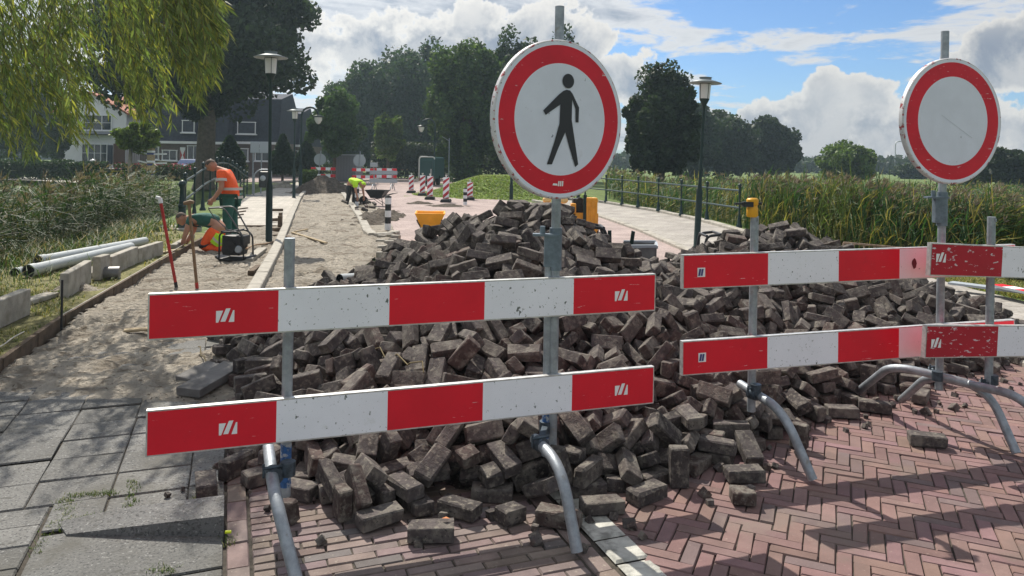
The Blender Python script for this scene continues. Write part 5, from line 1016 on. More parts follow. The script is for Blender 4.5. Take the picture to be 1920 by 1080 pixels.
for p, q, L in rest+chips:
    vs, fs = rb.choice(shp); sx = 1.0 if L > .17 else L/.212
    if L < .06: vs = [(a_*1.0, b_*L/.09, c_*L/.08) for a_, b_, c_ in vs]
    R = q.to_matrix(); b = len(V)
    for v_ in vs:
        V.append(tuple(R @ Vector((v_[0]*sx, v_[1], v_[2]))+p))
    c_ = brick_tint(rb)
    for f in fs: F.append([b+i for i in f]); TC.append(c_)
# the bricks buried deeper: a lumpy dark core so that no gap looks through the heap
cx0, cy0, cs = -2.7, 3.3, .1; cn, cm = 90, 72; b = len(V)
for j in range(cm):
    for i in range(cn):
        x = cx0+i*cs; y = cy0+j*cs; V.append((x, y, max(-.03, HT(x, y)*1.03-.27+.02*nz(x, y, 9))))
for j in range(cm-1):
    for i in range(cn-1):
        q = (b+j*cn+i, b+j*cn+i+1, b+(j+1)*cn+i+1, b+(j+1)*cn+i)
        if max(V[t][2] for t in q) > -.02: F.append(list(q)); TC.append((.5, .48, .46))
me = bpy.data.meshes.new('brick_rubble'); me.from_pydata(V, [], F); me.materials.append(HBRK); tints(me, TC); me.update()
o = bpy.data.objects.new('brick_rubble', me); COL.objects.link(o)
stuff(o, 'mass of small and half-buried dark paving bricks filling the two heaps', 'bricks')
def heap_hit(px, py, lift=.02):
    d = ray(px, py); y = 3.0
    while y < 10:
        p = d*y+Vector((0, 0, EYE))
        if p.z < HT(p.x, p.y)+lift: return p
        y += .02
    return G(px, py)
# roots and dry stalks tangled in the heap
for k, (pa, pb, lab) in enumerate([((700, 655), (800, 690), 'thin dry root tangled over the bricks on the left slope of the big heap'), ((372, 650), (398, 700), 'short crooked twig standing in the sand left of the heap')]):
    a = heap_hit(*pa, .05); b2_ = heap_hit(*pb, .05)
    if k == 1: a = G(*pa, .12); b2_ = G(*pb, .02)
    pts = [a.lerp(b2_, t/8)+Vector((0, 0, .03*math.sin(t*2.1)))+Vector((.02*math.sin(t*3), 0, 0)) for t in range(9)]
    m = MB(); m.tube(pts, .005, 6); tag(m.obj('dry_twig', TWIG), lab, 'twig')

# ================================================================== BARRIERS AND SIGNS
BD = {}
def board(parent, z, spans, mats, L, stickers=()):
    """one 20 cm high board: aluminium frame and coloured fields, front at y=-.03"""
    m = MB(); x0 = -L/2; H_ = .2
    m.box((0, 0, z), (L, .03, H_), m=0)
    ins = .0065; x = x0; n = len(spans)
    for i, (wd, mi) in enumerate(spans):
        a = x+(ins if i == 0 else 0); b = x+wd-(ins if i == n-1 else 0)
        m.add([(a, -.0165, z-H_/2+ins), (b, -.0165, z-H_/2+ins), (b, -.0165, z+H_/2-ins), (a, -.0165, z+H_/2-ins)], [(0, 1, 2, 3)], mi)
        m.add([(b, .0165, z-H_/2+ins), (a, .0165, z-H_/2+ins), (a, .0165, z+H_/2-ins), (b, .0165, z+H_/2-ins)], [(0, 1, 2, 3)], mi)
        x += wd
    o = m.obj('board', [ALU]+mats, parent)
    for (sx, sz, kind) in stickers:
        s = MB(); y = -.0195
        if kind == 'plain':      # three slanted white strips, the middle one higher
            for (ox, w0, sl, dz) in ((-.026, 0, 0, 0), (.0, 0, 0, .006), (.024, 0, 0, 0)):
                h = .026+ (0 if dz == 0 else .003)
                if ox < -.01: q = [(-.014, -h), (-.004, -h), (.015, h), (-.014, h)]
                elif ox > .01: q = [(-.012, -h), (.012, -h), (.012, h), (.006, h)]
                else: q = [(-.022, -h), (-.001, -h), (.020, h), (.001, h)]
                s.add([(sx+ox+a, y, sz+z+b+dz) for a, b in q], [(0, 1, 2, 3)], 0)
        else:
            s.add([(sx+a, y, sz+z+b) for a, b in ((-.025, -.027), (.025, -.027), (.025, .027), (-.025, .027))], [(0, 1, 2, 3)], 0)
            for ox, sl in ((-.010, .0), (.006, .0)):
                s.add([(sx+ox+a, y-.0012, sz+z+b) for a, b in ((-.011, -.02), (.002, -.02), (.009, .02), (-.004, .02))], [(0, 1, 2, 3)], 1)
        s.obj('sticker', [STK, STB], o)
    return o
def upright(parent, x, z0, z1, mark=None):
    m = MB(); m.tube([(x, .045, z0), (x, .045, z1)], .0245, 14, 0)
    if mark: m.tube([(x, .045, mark[0]), (x, .045, mark[1])], .0252, 14, 1, caps=False)
    m.box((x, .02, z1-.02), (.004, .02, .02), m=0)
    return m.obj('upright', [GALV, BLUP], parent)
def clampset(parent, p, q):
    m = MB(); p = Vector(p); q = Vector(q); d = (q-p)
    m.tube([p-Vector((0, 0, .03)), p+Vector((0, 0, .03))], .033, 12, 0)
    m.beam(p, q, .03, .035, 0)
    m.lathe(q-Vector((0, 0, 0)), [(.036, -.028), (.036, .028)], 12, 0, axis=Vector((.3, -.95, 0)))
    m.tube([q+Vector((-.05, -.01, .035)), q+Vector((.04, -.01, .04))], .007, 6, 0); m.tube([q+Vector((-.045, -.01, -.005)), q+Vector((-.045, -.01, .055))], .006, 6, 0)
    return m.obj('clamp', BLKC, parent)
BLKC = M('dark_clamp_metal', (.07, .09, .11), .5, .6, var=(40, .4))
def foot(parent, pts, mat0=None):
    inv = parent.matrix_world.inverted() if False else None
    R = Matrix.Rotation(-parent.rotation_euler.z, 3, 'Z'); loc = Vector(parent.location)
    loc2 = [R @ (Vector(p)-loc) for p in pts]
    pp = fillet(loc2, .16, 8); m = MB(); m.tube(pp, .0265, 14, 0)
    return m.obj('foot', [GALV if mat0 is None else mat0], parent)
def barrier(label, a, b, zoff, tilt, spans, mats, st1, st2, group='red and white road barriers in the foreground'):
    a = Vector(a); b = Vector(b); an = math.atan2(b.y-a.y, b.x-a.x); mid = (a+b)/2; L = (b-a).length
    t = T('road_barrier', label, 'barrier', (mid.x, mid.y, zoff), an, group)
    o1 = board(t, 1.047, spans, mats, L, st1); o2 = board(t, .545, spans, mats, L, st2)
    for o in (o1, o2): o.rotation_euler = (0, tilt, 0)
    bpy.context.view_layer.update()
    return t, L
def loc_of(t, p):
    return Matrix.Rotation(-t.rotation_euler.z, 3, 'Z') @ (Vector(p)-Vector(t.location))
s5 = lambda L, k: [(k[0], 1), (k[1], 2), (k[2], 1), (k[3], 2), (L-sum(k[:4]), 1)]
# left barrier
b1, L = barrier('long red and white barrier at the left, nearest the camera, with three-strip stickers', (-1.558, 3.19), (.785, 4.02), 0.0, 0.0,
                [(.535, 1), (.505, 2), (.475, 1), (.485, 2), (2.486-2.0, 1)], [RED, WHT], [(-.93, -.012, 'plain'), (1.035, -.01, 'plain')], [(-.91, -.01, 'plain'), (1.045, -.01, 'plain')])
upright(b1, loc_of(b1, (-1.009, 3.385, 0)).x, .175, 1.37, (.22, .42)); upright(b1, loc_of(b1, (.22, 3.82, 0)).x, .21, 1.36, (.30, .46))
foot(b1, [G(503, 836, .34), G(514, 925, .34), G(562, 1112, .02)]); foot(b1, [G(1003, 823, .36), G(1052, 872, .36), G(1082, 1035, .025)])
clampset(b1, loc_of(b1, G(540, 878, .36))+Vector((0, 0, 0)), loc_of(b1, G(514, 890, .34))); clampset(b1, loc_of(b1, (.2, 3.86, .36)), loc_of(b1, G(1013, 833, .36)))
# right barrier
b2, L = barrier('red and white barrier at the right with a pinkish field and a dark blot', (1.008, 4.30), (3.375, 4.95), .085, rad(-.65),
                [(.565, 1), (.50, 2), (.455, 1), (.41, 3), (2.455-1.93, 1)], [RED, WHT, WHP], [(-1.11, -.005, 'blue')], [(-1.10, .0, 'blue')])
upright(b2, loc_of(b2, (1.487, 4.43, 0)).x, .17, 1.35, None)
foot(b2, [G(1388, 720, .36), G(1468, 770, .36), G(1524, 899, .025)]); foot(b2, [G(1604, 738, .025), G(1672, 684, .42), G(1852, 727, .36), G(1906, 850, .025)])
clampset(b2, loc_of(b2, (1.487, 4.44, .40)), loc_of(b2, G(1413, 738, .37))); clampset(b2, loc_of(b2, (2.78, 4.79, .40)), loc_of(b2, G(1752, 697, .40)))
m = MB(); R = [(.022*math.cos(k)*random.uniform(.8, 1.1), .034*math.sin(k)*random.uniform(.8, 1.1)) for k in [2*PI*i/14 for i in range(14)]]
x = loc_of(b2, AT(1711, 491, 4.74)).x; m.add([(x+a, -.018, 1.047-.0+b) for a, b in R], [tuple(range(14))], 0)
o = m.obj('paint_blot', M('dark_blot', (.12, .02, .03), .7), b2); o.rotation_euler = (0, rad(-.65), 0)
# third barrier, cut by the right edge of the photo
p0 = AT(1727, 490, 4.50); p1 = p0+Vector((.953, .302, 0)).normalized()*2.46
b3, L = barrier('darker scratched red and white barrier at the far right, overlapping the right barrier', (p0.x, p0.y), (p1.x, p1.y), .13, rad(3.0),
                [(.58, 1), (.5, 2), (.5, 1), (.5, 2), (.38, 1)], [REDD, WHT], [(-1.15, .01, 'plain')], [(-1.15, -.01, 'plain')])
for ch in b3.children: ch.location = (0, 0, -.050)
up = p0+(p1-p0)*.250
upright(b3, loc_of(b3, (up.x, up.y, 0)).x, .22, 1.31, None); upright(b3, .75, .2, 1.25, None)
foot(b3, [G(1690, 750, .025), G(1742, 703, .34), G(1925, 745, .40), G(2010, 880, .025)]); clampset(b3, loc_of(b3, (up.x+.01, up.y+.04, .40)), loc_of(b3, G(1848, 722, .36)))

def disc_mesh(parent, mats):
    n = 72; m = MB()
    R_ = [.0, .284, .376, .394, .400]
    def ring(r, y): return [(r*math.cos(2*PI*k/n), y, r*math.sin(2*PI*k/n)) for k in range(n)]
    for i, mi in ((1, 1), (2, 2), (3, 0)):
        a = ring(R_[i], -.002); b = ring(R_[i+1] if i < 3 else R_[4], -.002)
        m.add(a+b, [(k, n+k, n+(k+1) % n, (k+1) % n)[::-1] for k in range(n)], {1: 2, 2: 1, 3: 3}[i])
    a = ring(R_[1], -.002); m.add([(0, -.002, 0)]+a, [(0, 1+k, 1+(k+1) % n)[::-1] for k in range(n)], 1)
    prof = [(.400, -.002), (.404, .004), (.404, .030), (.396, .032), (.396, .006)]
    rr = [ring(r, y) for r, y in prof]
    for i in range(4): m.add(rr[i]+rr[i+1], [(k, n+k, n+(k+1) % n, (k+1) % n)[::-1] for k in range(n)], 3, True)
    m.add([(0, .006, 0)]+rr[4], [(0, 1+(k+1) % n, 1+k)[::-1] for k in range(n)], 0)
    return m.obj('disc', mats, parent)
def round_sign(label, px, py, dep, ang, postx, top, bot, picto, sleeve):
    c = AT(px, py, dep); base = Vector((c.x, c.y, 0))
    t = T('traffic_sign', label, 'sign', (postx[0], postx[1], bot), 0)
    R = Matrix.Rotation(ang, 3, 'Z'); cl = Vector((c.x-postx[0], c.y-postx[1], c.z-bot))
    o = disc_mesh(t, [GRYP, WHS, REDS, RIMW]); o.location = cl; o.rotation_euler = (0, 0, ang)
    m = MB(); m.tube([(0, 0, 0), (0, 0, top-bot)], .0245, 14, 0); m.obj('post', [GALV], t)
    m = MB()
    for dz in (-.2, .2):
        q = R @ Vector((0, .035, 0)); m.beam(cl+q+Vector((0, 0, dz))-(R @ Vector((.25, 0, 0))), cl+q+Vector((0, 0, dz))+(R @ Vector((.25, 0, 0))), .012, .03, 0)
        m.lathe((0, 0, cl.z+dz), [(.034, -.02), (.034, .02)], 12, 0)
    m.obj('bracket', [GALV], t)
    m = MB(); z = sleeve-bot                      # sleeve that joins the post to the barrier upright
    m.lathe((0, 0, z), [(.033, -.10), (.033, .12)], 14, 0); m.box((-.035, -.01, z), (.05, .04, .16), m=0)
    m.box((-.05, -.02, z+.085), (.14, .05, .012), m=0); m.lathe((-.07, -.02, z+.11), [(.014, -.03), (.014, .02)], 8, 0)
    m.obj('post_clamp', [BLKC2], t)
    return t, o
RIMW = M('sign_white_border_worn', (.60, .60, .62), .55, .1, var=(8, .12), dirt=[(24, .57, .62, (.30, .05, .06), (1.2, 1, 1.0)), (60, .62, .68, (.14, .13, .13))])
BLKC2 = M('grey_blue_clamp', (.16, .20, .24), .5, .5, var=(20, .25))
s1_, disc1 = round_sign('round red-rimmed sign with a black walking figure, on a tall tube at the left barrier', 1052, 224, 3.745, rad(33), (.235, 3.855), 2.555, .22, True, 1.28)
s2_, disc2 = round_sign('round red-rimmed sign with an empty white face, on a tall tube at the right barrier', 1787, 227, 4.73, rad(17), (2.815, 4.83), 2.64, .30, False, 1.47)
# walking figure
fig = [(.008, .145), (.028, .152), (.050, .150), (.066, .135), (.110, .066), (.108, -.011), (.089, -.011), (.087, .057), (.065, .105), (.064, .0),
       (.086, -.105), (.111, -.226), (.092, -.240), (.050, -.135), (.024, -.064), (-.020, -.150), (-.056, -.228), (-.087, -.228), (-.045, -.12), (-.013, -.02), (-.010, .075), (-.100, .018), (-.115, .040), (-.020, .125)]
m = MB()
m.add([(a, -.0055, b) for a, b in fig], [tuple(range(len(fig)))[::-1]], 0)
m.add([(.038+.037*math.cos(2*PI*k/28), -.0055, .197+.037*math.sin(2*PI*k/28)) for k in range(28)], [tuple(range(28))[::-1]], 0)
pic = m.obj('pictogram', BLK, disc1); pic.location = (0, 0, 0)
m = MB()
for ox in (-.012, .0, .012): m.add([(ox+a, -.0045, -.325+b) for a, b in ((-.004, -.013), (.004, -.013), (.006, .013), (-.002, .013))], [(0, 1, 2, 3)], 0)
m.add([(-.05, -.0045, -.333), (-.018, -.0045, -.335), (-.02, -.0045, -.325), (-.045, -.0045, -.323)], [(0, 1, 2, 3)], 0)
m.obj('sticker', STK, disc1)
# long scratch on the empty sign
m = MB(); m.add([(-.10, -.0045, .035), (.155, -.0045, -.106), (.1555, -.0045, -.1042), (-.0995, -.0045, .0365)], [(0, 1, 2, 3)], 0)
m.obj('scratch', M('scratch_grey', (.36, .40, .43), .7), disc2)
# warning-lamp holder with lever on the right barrier's upright
p = Vector((1.46, 4.475, 0)); t = T('lamp_bracket', 'yellow lamp clamp with a black lever on top of the right barrier upright', 'lamp clamp', (p.x, p.y, 1.43))
m = MB(); m.lathe((0, 0, 0), [(.030, 0), (.034, .01), (.034, .05), (.028, .07), (.034, .075), (.036, .105), (.026, .115)], 14, 0); m.obj('body', YLMP, t, bevel=.002)
m = MB(); m.box((-.035, -.015, .078), (.06, .045, .03)); m.beam((-.05, -.02, .082), (-.115, -.03, .08), .018, .012); m.tube([(.03, 0, .083), (.055, 0, .083)], .008, 8); m.tube([(-.02, 0, .1), (-.02, 0, .125)], .006, 6); m.obj('lever', BLKM, t)
# ================================================================== VEGETATION
def rand_unit(n):
    v = rng.normal(size=(n, 3)); return v/np.linalg.norm(v, axis=1)[:, None]
def leaf_quads(P, size, elong=1.6, nrm=None):
    """diamond leaves centred on P"""
    n = len(P); a = rand_unit(n); b = rand_unit(n); b -= (b*a).sum(1)[:, None]*a; b /= np.linalg.norm(b, axis=1)[:, None]+1e-9
    s = size*rng.uniform(.6, 1.35, n)[:, None]; a = a*s*elong*.5; b = b*s*.5
    return np.stack([P-a, P+b-a*.1, P+a, P-b-a*.1], axis=1)
def greens(n, base, dev=.25, alt=None, pa=.2):
    c = np.array(base)[None, :]*rng.uniform(1-dev, 1+dev, (n, 1))*rng.uniform(.93, 1.07, (n, 3))
    if alt is not None:
        k = rng.random(n) < pa; c[k] = np.array(alt)[None, :]*rng.uniform(.7, 1.3, (k.sum(), 1))
    return c
def crown_points(ctr, rx, ry, rz, ncl, nl, cr_=.3, flat=.0):
    ctr = np.array(ctr); u = rand_unit(ncl)*(rng.uniform(.25, 1, (ncl, 1))**.5)*rng.uniform(.66, .93, (ncl, 1))
    if flat: u[:, 2] = np.where(u[:, 2] < -flat, -flat*rng.random(ncl), u[:, 2])
    C = ctr+u*np.array([rx, ry, rz]); R = rng.uniform(.35, 1.3, ncl)*cr_
    k = rng.integers(0, ncl, nl); w_ = rand_unit(nl)*(rng.uniform(.2, 1, (nl, 1))**.45)
    P = C[k]+w_*R[k][:, None]*np.array([rx, ry, rz*1.0])
    tone = (.72+.5*rng.random(ncl))[k]
    return P, tone
def tree(name, label, cat, x, y, z0, trunk_r, crown, base, alt=None, pa=.1, leaf=.3, ncl=40, nl=9000, cr_=.3, limbs=6, group=None, mat=None, lean=0):
    cx, cz, rx, ry, rz = crown            # crown offset x, centre height, radii
    t = T(name, label, cat, (x, y, z0), 0, group)
    nl = int(nl*2.4); leaf = leaf*.66; ncl = int(ncl*1.9); cr_ = cr_*.92
    P, tone = crown_points((cx, 0, cz), rx, ry, rz, ncl, nl, cr_)
    P[:, 2] = np.maximum(P[:, 2], .15)
    Q = leaf_quads(P, leaf); quads('crown', Q, mat or LEAF, t, tint=greens(nl, base, .28, alt, pa)*tone[:, None])
    m = MB(); h = cz-rz*.35
    m.tube([(0, 0, -.3), (0, 0, .1), (trunk_r*.2+lean*.3, 0, h*.5), (cx*.4+lean, 0, h), (cx*.7, 0, cz+rz*.3)], [trunk_r*1.35, trunk_r*1.08, trunk_r*.9, trunk_r*.75, trunk_r*.25], 10)
    for k in range(limbs):
        a = 2*PI*k/limbs+random.random(); e = Vector((cx+math.cos(a)*rx*.65, math.sin(a)*ry*.65, cz+rz*random.uniform(-.1, .5)))
        s_ = Vector((cx*.4, 0, h*random.uniform(.8, 1.05))); mid = s_.lerp(e, .5)+Vector((0, 0, rz*.12))
        m.tube([s_, mid, e], [trunk_r*.5, trunk_r*.3, trunk_r*.08], 7)
    m.obj('trunk', BARK, t)
    return t
def pxtree(name, label, cat, px, topy, boty, half, dep, base, tr=.25, hz=None, zg=0, **k):
    """tree given by the pixel column, top and bottom rows of its crown at its distance"""
    c = AT(px, (topy+boty)/2, dep); top = AT(px, topy, dep).z; bot = AT(px, boty, dep).z; rx = half*dep/FOC
    rz = (top-bot)/2
    return tree(name, label, cat, c.x, dep, zg-.05, tr, (0, (top+bot)/2-zg, rx, rx*.9, rz), base, **k)
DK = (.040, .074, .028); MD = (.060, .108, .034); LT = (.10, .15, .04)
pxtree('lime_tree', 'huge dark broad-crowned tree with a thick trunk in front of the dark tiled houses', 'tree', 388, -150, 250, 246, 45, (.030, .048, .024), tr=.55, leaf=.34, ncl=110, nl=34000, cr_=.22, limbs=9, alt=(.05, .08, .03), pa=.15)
pxtree('garden_shrub_tree', 'dark round tree at the left edge behind the clipped hedge and the willow strands', 'tree', 45, 95, 318, 75, 66, DK, tr=.25, leaf=.3, ncl=50, nl=8000)
pxtree('garden_shrub_tree', 'narrow dark shrub tree against the left corner of the white house', 'tree', 108, 205, 312, 24, 58, DK, tr=.12, leaf=.22, ncl=30, nl=3500)
pxtree('street_tree', 'mid-green young tree right of the left street lamps, near the round sign backs', 'tree', 628, 158, 300, 58, 52, MD, tr=.13, leaf=.24, ncl=34, nl=7000)
pxtree('street_tree', 'slim light-green young tree left of the green trailer', 'tree', 728, 205, 300, 34, 58, LT, tr=.12, leaf=.24, ncl=24, nl=3500)
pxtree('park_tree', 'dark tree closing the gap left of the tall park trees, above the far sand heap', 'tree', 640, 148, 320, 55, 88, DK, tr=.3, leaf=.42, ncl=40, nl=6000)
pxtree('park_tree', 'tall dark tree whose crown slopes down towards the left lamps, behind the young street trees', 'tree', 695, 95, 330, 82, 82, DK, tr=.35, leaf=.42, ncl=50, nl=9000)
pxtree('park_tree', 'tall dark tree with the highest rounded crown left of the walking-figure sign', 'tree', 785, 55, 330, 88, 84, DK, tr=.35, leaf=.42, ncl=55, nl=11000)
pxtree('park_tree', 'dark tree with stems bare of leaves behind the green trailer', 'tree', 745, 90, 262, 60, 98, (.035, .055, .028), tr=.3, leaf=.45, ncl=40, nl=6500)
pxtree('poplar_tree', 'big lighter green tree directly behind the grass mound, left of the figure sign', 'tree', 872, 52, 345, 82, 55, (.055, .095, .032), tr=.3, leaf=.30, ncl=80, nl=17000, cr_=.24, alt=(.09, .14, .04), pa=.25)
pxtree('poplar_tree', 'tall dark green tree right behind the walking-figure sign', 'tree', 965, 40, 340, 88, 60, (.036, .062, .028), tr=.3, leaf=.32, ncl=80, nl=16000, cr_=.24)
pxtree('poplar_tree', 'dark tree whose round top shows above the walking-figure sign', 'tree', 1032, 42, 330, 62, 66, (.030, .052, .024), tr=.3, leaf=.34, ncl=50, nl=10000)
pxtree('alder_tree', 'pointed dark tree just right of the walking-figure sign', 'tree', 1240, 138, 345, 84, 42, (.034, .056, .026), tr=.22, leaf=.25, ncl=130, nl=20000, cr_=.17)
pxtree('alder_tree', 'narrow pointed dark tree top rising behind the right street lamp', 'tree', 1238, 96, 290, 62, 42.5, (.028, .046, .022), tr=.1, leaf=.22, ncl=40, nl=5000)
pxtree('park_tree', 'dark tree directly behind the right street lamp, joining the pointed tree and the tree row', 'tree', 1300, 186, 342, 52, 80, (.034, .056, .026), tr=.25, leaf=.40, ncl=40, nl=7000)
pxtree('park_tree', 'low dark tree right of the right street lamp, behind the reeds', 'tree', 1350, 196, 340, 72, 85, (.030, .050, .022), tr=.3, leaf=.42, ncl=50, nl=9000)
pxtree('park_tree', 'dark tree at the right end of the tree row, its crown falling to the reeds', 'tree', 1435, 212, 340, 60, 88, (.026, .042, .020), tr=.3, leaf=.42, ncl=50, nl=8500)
pxtree('park_tree', 'small dark tree closing the tree row at its right foot', 'tree', 1476, 250, 335, 30, 89, (.028, .044, .022), tr=.2, leaf=.40, ncl=24, nl=3000)
pxtree('willow_bush', 'bright green bushy tree standing alone behind the reeds left of the empty sign', 'tree', 1585, 262, 345, 62, 70, (.085, .135, .035), tr=.2, leaf=.32, ncl=40, nl=6500, alt=(.12, .17, .04), pa=.3)
pxtree('far_tree', 'dark bush-like tree just left of the empty sign behind the far lamps', 'tree', 1715, 300, 345, 42, 110, (.035, .055, .028), tr=.2, leaf=.5, ncl=24, nl=2600)
pxtree('far_tree', 'dark tree at the right edge of the photo behind the reeds', 'tree', 1890, 272, 350, 62, 62, (.024, .040, .020), tr=.25, leaf=.3, ncl=50, nl=8000)
pxtree('far_tree', 'dark low tree half behind the right side of the empty sign', 'tree', 1815, 305, 350, 50, 66, (.028, .044, .022), tr=.2, leaf=.3, ncl=30, nl=4500)
# conical garden trees before the houses
for (px, ty, hw, dep, lab) in [(431, 255, 27, 50, 'dark cone-shaped garden tree right of the thick trunk, the left one of the pair'), (531, 252, 20, 52, 'dark cone-shaped garden tree between the two left street lamps'), (575, 262, 20, 56, 'dark narrow garden tree right of the second street lamp')]:
    c = AT(px, ty, dep); h = c.z; n = 4200; hh = rng.random(n)**.8; an = rng.random(n)*2*PI; rr = hw*dep/FOC*np.minimum(1, (1-hh)*1.7+.08)*rng.uniform(.75, 1.05, n)
    P = np.stack([rr*np.cos(an), rr*np.sin(an), .5+hh*(h-.5)], 1)
    t = T('garden_tree', lab, 'tree', (c.x, dep, -.04)); quads('crown', leaf_quads(P, .17), LEAF, t, tint=greens(n, (.022, .045, .020)))
    m = MB(); m.tube([(0, 0, -.1), (0, 0, h*.5)], [.1, .05], 8); m.obj('trunk', BARK, t)
# far tree belt
n = 26000; X = rng.uniform(-230, 230, n); Y = 165+rng.uniform(-6, 6, n)+abs(X)*.05
Hh = np.array([3.2+3.2*(.5+.5*nz(x, 0, .045))+1.6*nz(x, 0, .21, 3) for x in X]); Hh = np.where((X > 20) & (X < 175), Hh*.72, Hh)
P = np.stack([X, Y, rng.random(n)**.8*Hh], 1)
stuff(quads('distant_trees', leaf_quads(P, .95), LEAF, tint=greens(n, (.035, .055, .03))), 'distant dark belt of trees along the horizon', 'tree belt')

# young staked tree in the grass left
c = AT(243, 300, 31); t = T('young_tree', 'young staked tree with yellow-green leaves in front of the white house', 'tree', (c.x, 31, -.7))
P, tone = crown_points((.25, 0, 3.15), .95, .8, .75, 30, 3200, .32); quads('crown', leaf_quads(P, .13, 2), WLEAF, t, tint=greens(3200, (.12, .17, .035), .3)*tone[:, None])
m = MB(); m.tube([(0, 0, 0), (0, 0, 1.6), (.05, 0, 3.2)], [.12, .09, .04], 8); m.obj('trunk', M('pale_bark', (.25, .23, .2), .9, var=(8, .3)), t)
c = AT(283, 300, 31); t = T('tree_stake', 'pale square tree stake wound with blue and white ribbon beside the young tree', 'stake', (c.x, 31, -.6))
m = MB(); m.box((0, 0, 1.35), (.22, .22, 2.5)); m.obj('post', WOOD, t)
RBB = M('ribbon_blue', (.05, .07, .2), .5)
for z, mt in ((1.5, RBB), (1.6, WPAINT), (1.9, RBB), (2.02, WPAINT), (2.35, RBB), (2.44, WPAINT)): m = MB(); m.box((0, 0, z), (.236, .236, .08)); m.obj('ribbon', mt, t)
m = MB()
for z in (2.33, 1.95):
    m = MB(); m.beam((-.55, 0, z+.1), (-.1, 0, z), .02, .06); m.obj('ribbon_end', WPAINT, t); m = MB(); m.beam((.1, 0, z), (.62, .1, z+.02), .02, .06); m.obj('ribbon_end', WPAINT, t)

# ---------------------------------------------------------------- willow overhead at the left
wt = T('weeping_willow', 'weeping willow leaning in from the left with long leafy strands hanging before the houses', 'tree', (-10.2, 9.5, -.3))
W0 = Vector((-10.2, 9.5, -.3)); m = MB()
m.tube([(0, 0, 0), (.1, -.1, 1.5), (.5, -.2, 3.2), (1.2, -.4, 4.8), (2.0, -.6, 6.0)], [.42, .34, .28, .2, .12], 12)
limbs = []
for (ex, ey, ez) in [(-7.2, 8.4, 4.6), (-6.0, 8.2, 4.9), (-4.9, 8.4, 4.75), (-4.0, 8.6, 4.5), (-6.6, 9.6, 5.2), (-5.2, 9.8, 5.4), (-8.2, 8.8, 4.4), (-7.7, 10.2, 4.9), (-3.6, 9.2, 4.9)]:
    e = Vector((ex, ey, ez))-W0; s_ = Vector((.9, -.3, 4.2)); mid = s_.lerp(e, .55)+Vector((0, 0, 1.0)); pts = [s_*(1-t)**2+mid*2*t*(1-t)+e*t*t for t in [i/8 for i in range(9)]]
    m.tube(pts, [.10*(1-i/8)+.015 for i in range(9)], 7); limbs.append(pts)
m.obj('trunk', BARK, wt)
LP = []; LD = []; tw = MB()
def lowest(x_px):     # how far down strands reach, photo row by photo column
    K = [(-200, 300), (0, 285), (40, 300), (95, 295), (130, 262), (165, 285), (200, 232), (235, 215), (275, 235), (310, 232), (345, 228), (372, 195), (398, 150), (415, 110), (432, 85), (470, -40)]
    for (a, ya), (b, yb) in zip(K, K[1:]):
        if x_px <= b: return ya+(yb-ya)*(x_px-a)/(b-a)
    return -60
rw = random.Random(21)
def strand(px_end, py_end, dep, length, sweep):
    e = AT(px_end, py_end, dep); z = e.z; pts = []
    n = 14
    for i in range(n+1):
        t = i/n                         # from tip upwards
        pts.append(Vector((e.x-sweep*(1-(1-t)**1.6)+.05*math.sin(t*6+px_end), e.y+.25*t*math.sin(px_end)+.03*math.sin(t*9), z+length*t**.93)))
    return pts
def dress(pts, dens, sz=1.0):
    for a, b in zip(pts, pts[1:]):
        d = (a-b).normalized(); L = (a-b).length
        for k in range(max(1, int(L*dens))):
            p = b.lerp(a, rw.random()); side = Vector((rw.gauss(0, 1), rw.gauss(0, 1), rw.gauss(0, .3))).normalized()
            dir_ = (d*.85+side*.62+Vector((.18, 0, -.12))).normalized(); LP.append(p); LD.append(dir_)
for k in range(470):
    x = rw.uniform(-140, 428) if rw.random() < .85 else rw.uniform(300, 425)
    if nz(x/60, 0, 1, 6) < -.02 and rw.random() < .72: continue
    low = lowest(x); y = low-abs(rw.gauss(0, 60)) if rw.random() < .55 else rw.uniform(-40, low)
    dep = rw.uniform(6.8, 9.8) if x < 330 else rw.uniform(6.6, 8.2)
    ln_ = rw.uniform(.7, 1.9); pts = strand(x, y, dep, ln_, rw.uniform(.18, .55))
    tw.tube(pts, [.0015+.003*i/14 for i in range(15)], 4, caps=False); dress(pts, 44)
tw.obj('twigs', TWIG, wt, loc=-W0)
LP = np.array([tuple(p) for p in LP])-np.array(tuple(W0)); LD = np.array([tuple(p) for p in LD]); n = len(LP)
sd = np.cross(LD, rand_unit(n)); sd /= np.linalg.norm(sd, axis=1)[:, None]; ln_ = rng.uniform(.09, .165, n)[:, None]; wd = .0095*rng.uniform(.8, 1.3, n)[:, None]
dr = np.zeros((n, 3)); dr[:, 2] = -.012
Q = np.stack([LP, LP+LD*ln_*.45+sd*wd, LP+LD*ln_+dr, LP+LD*ln_*.45-sd*wd], 1)
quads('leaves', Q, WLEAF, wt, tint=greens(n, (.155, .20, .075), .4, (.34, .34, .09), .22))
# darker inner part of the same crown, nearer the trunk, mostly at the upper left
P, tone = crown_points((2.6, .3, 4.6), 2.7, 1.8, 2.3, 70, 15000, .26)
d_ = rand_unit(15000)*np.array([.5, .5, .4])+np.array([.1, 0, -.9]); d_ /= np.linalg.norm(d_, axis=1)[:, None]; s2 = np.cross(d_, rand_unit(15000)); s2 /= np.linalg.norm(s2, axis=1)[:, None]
quads('inner_leaves', np.stack([P, P+d_*.05+s2*.008, P+d_*.11, P+d_*.05-s2*.008], 1), WLEAF, wt, tint=greens(15000, (.11, .16, .045), .3))

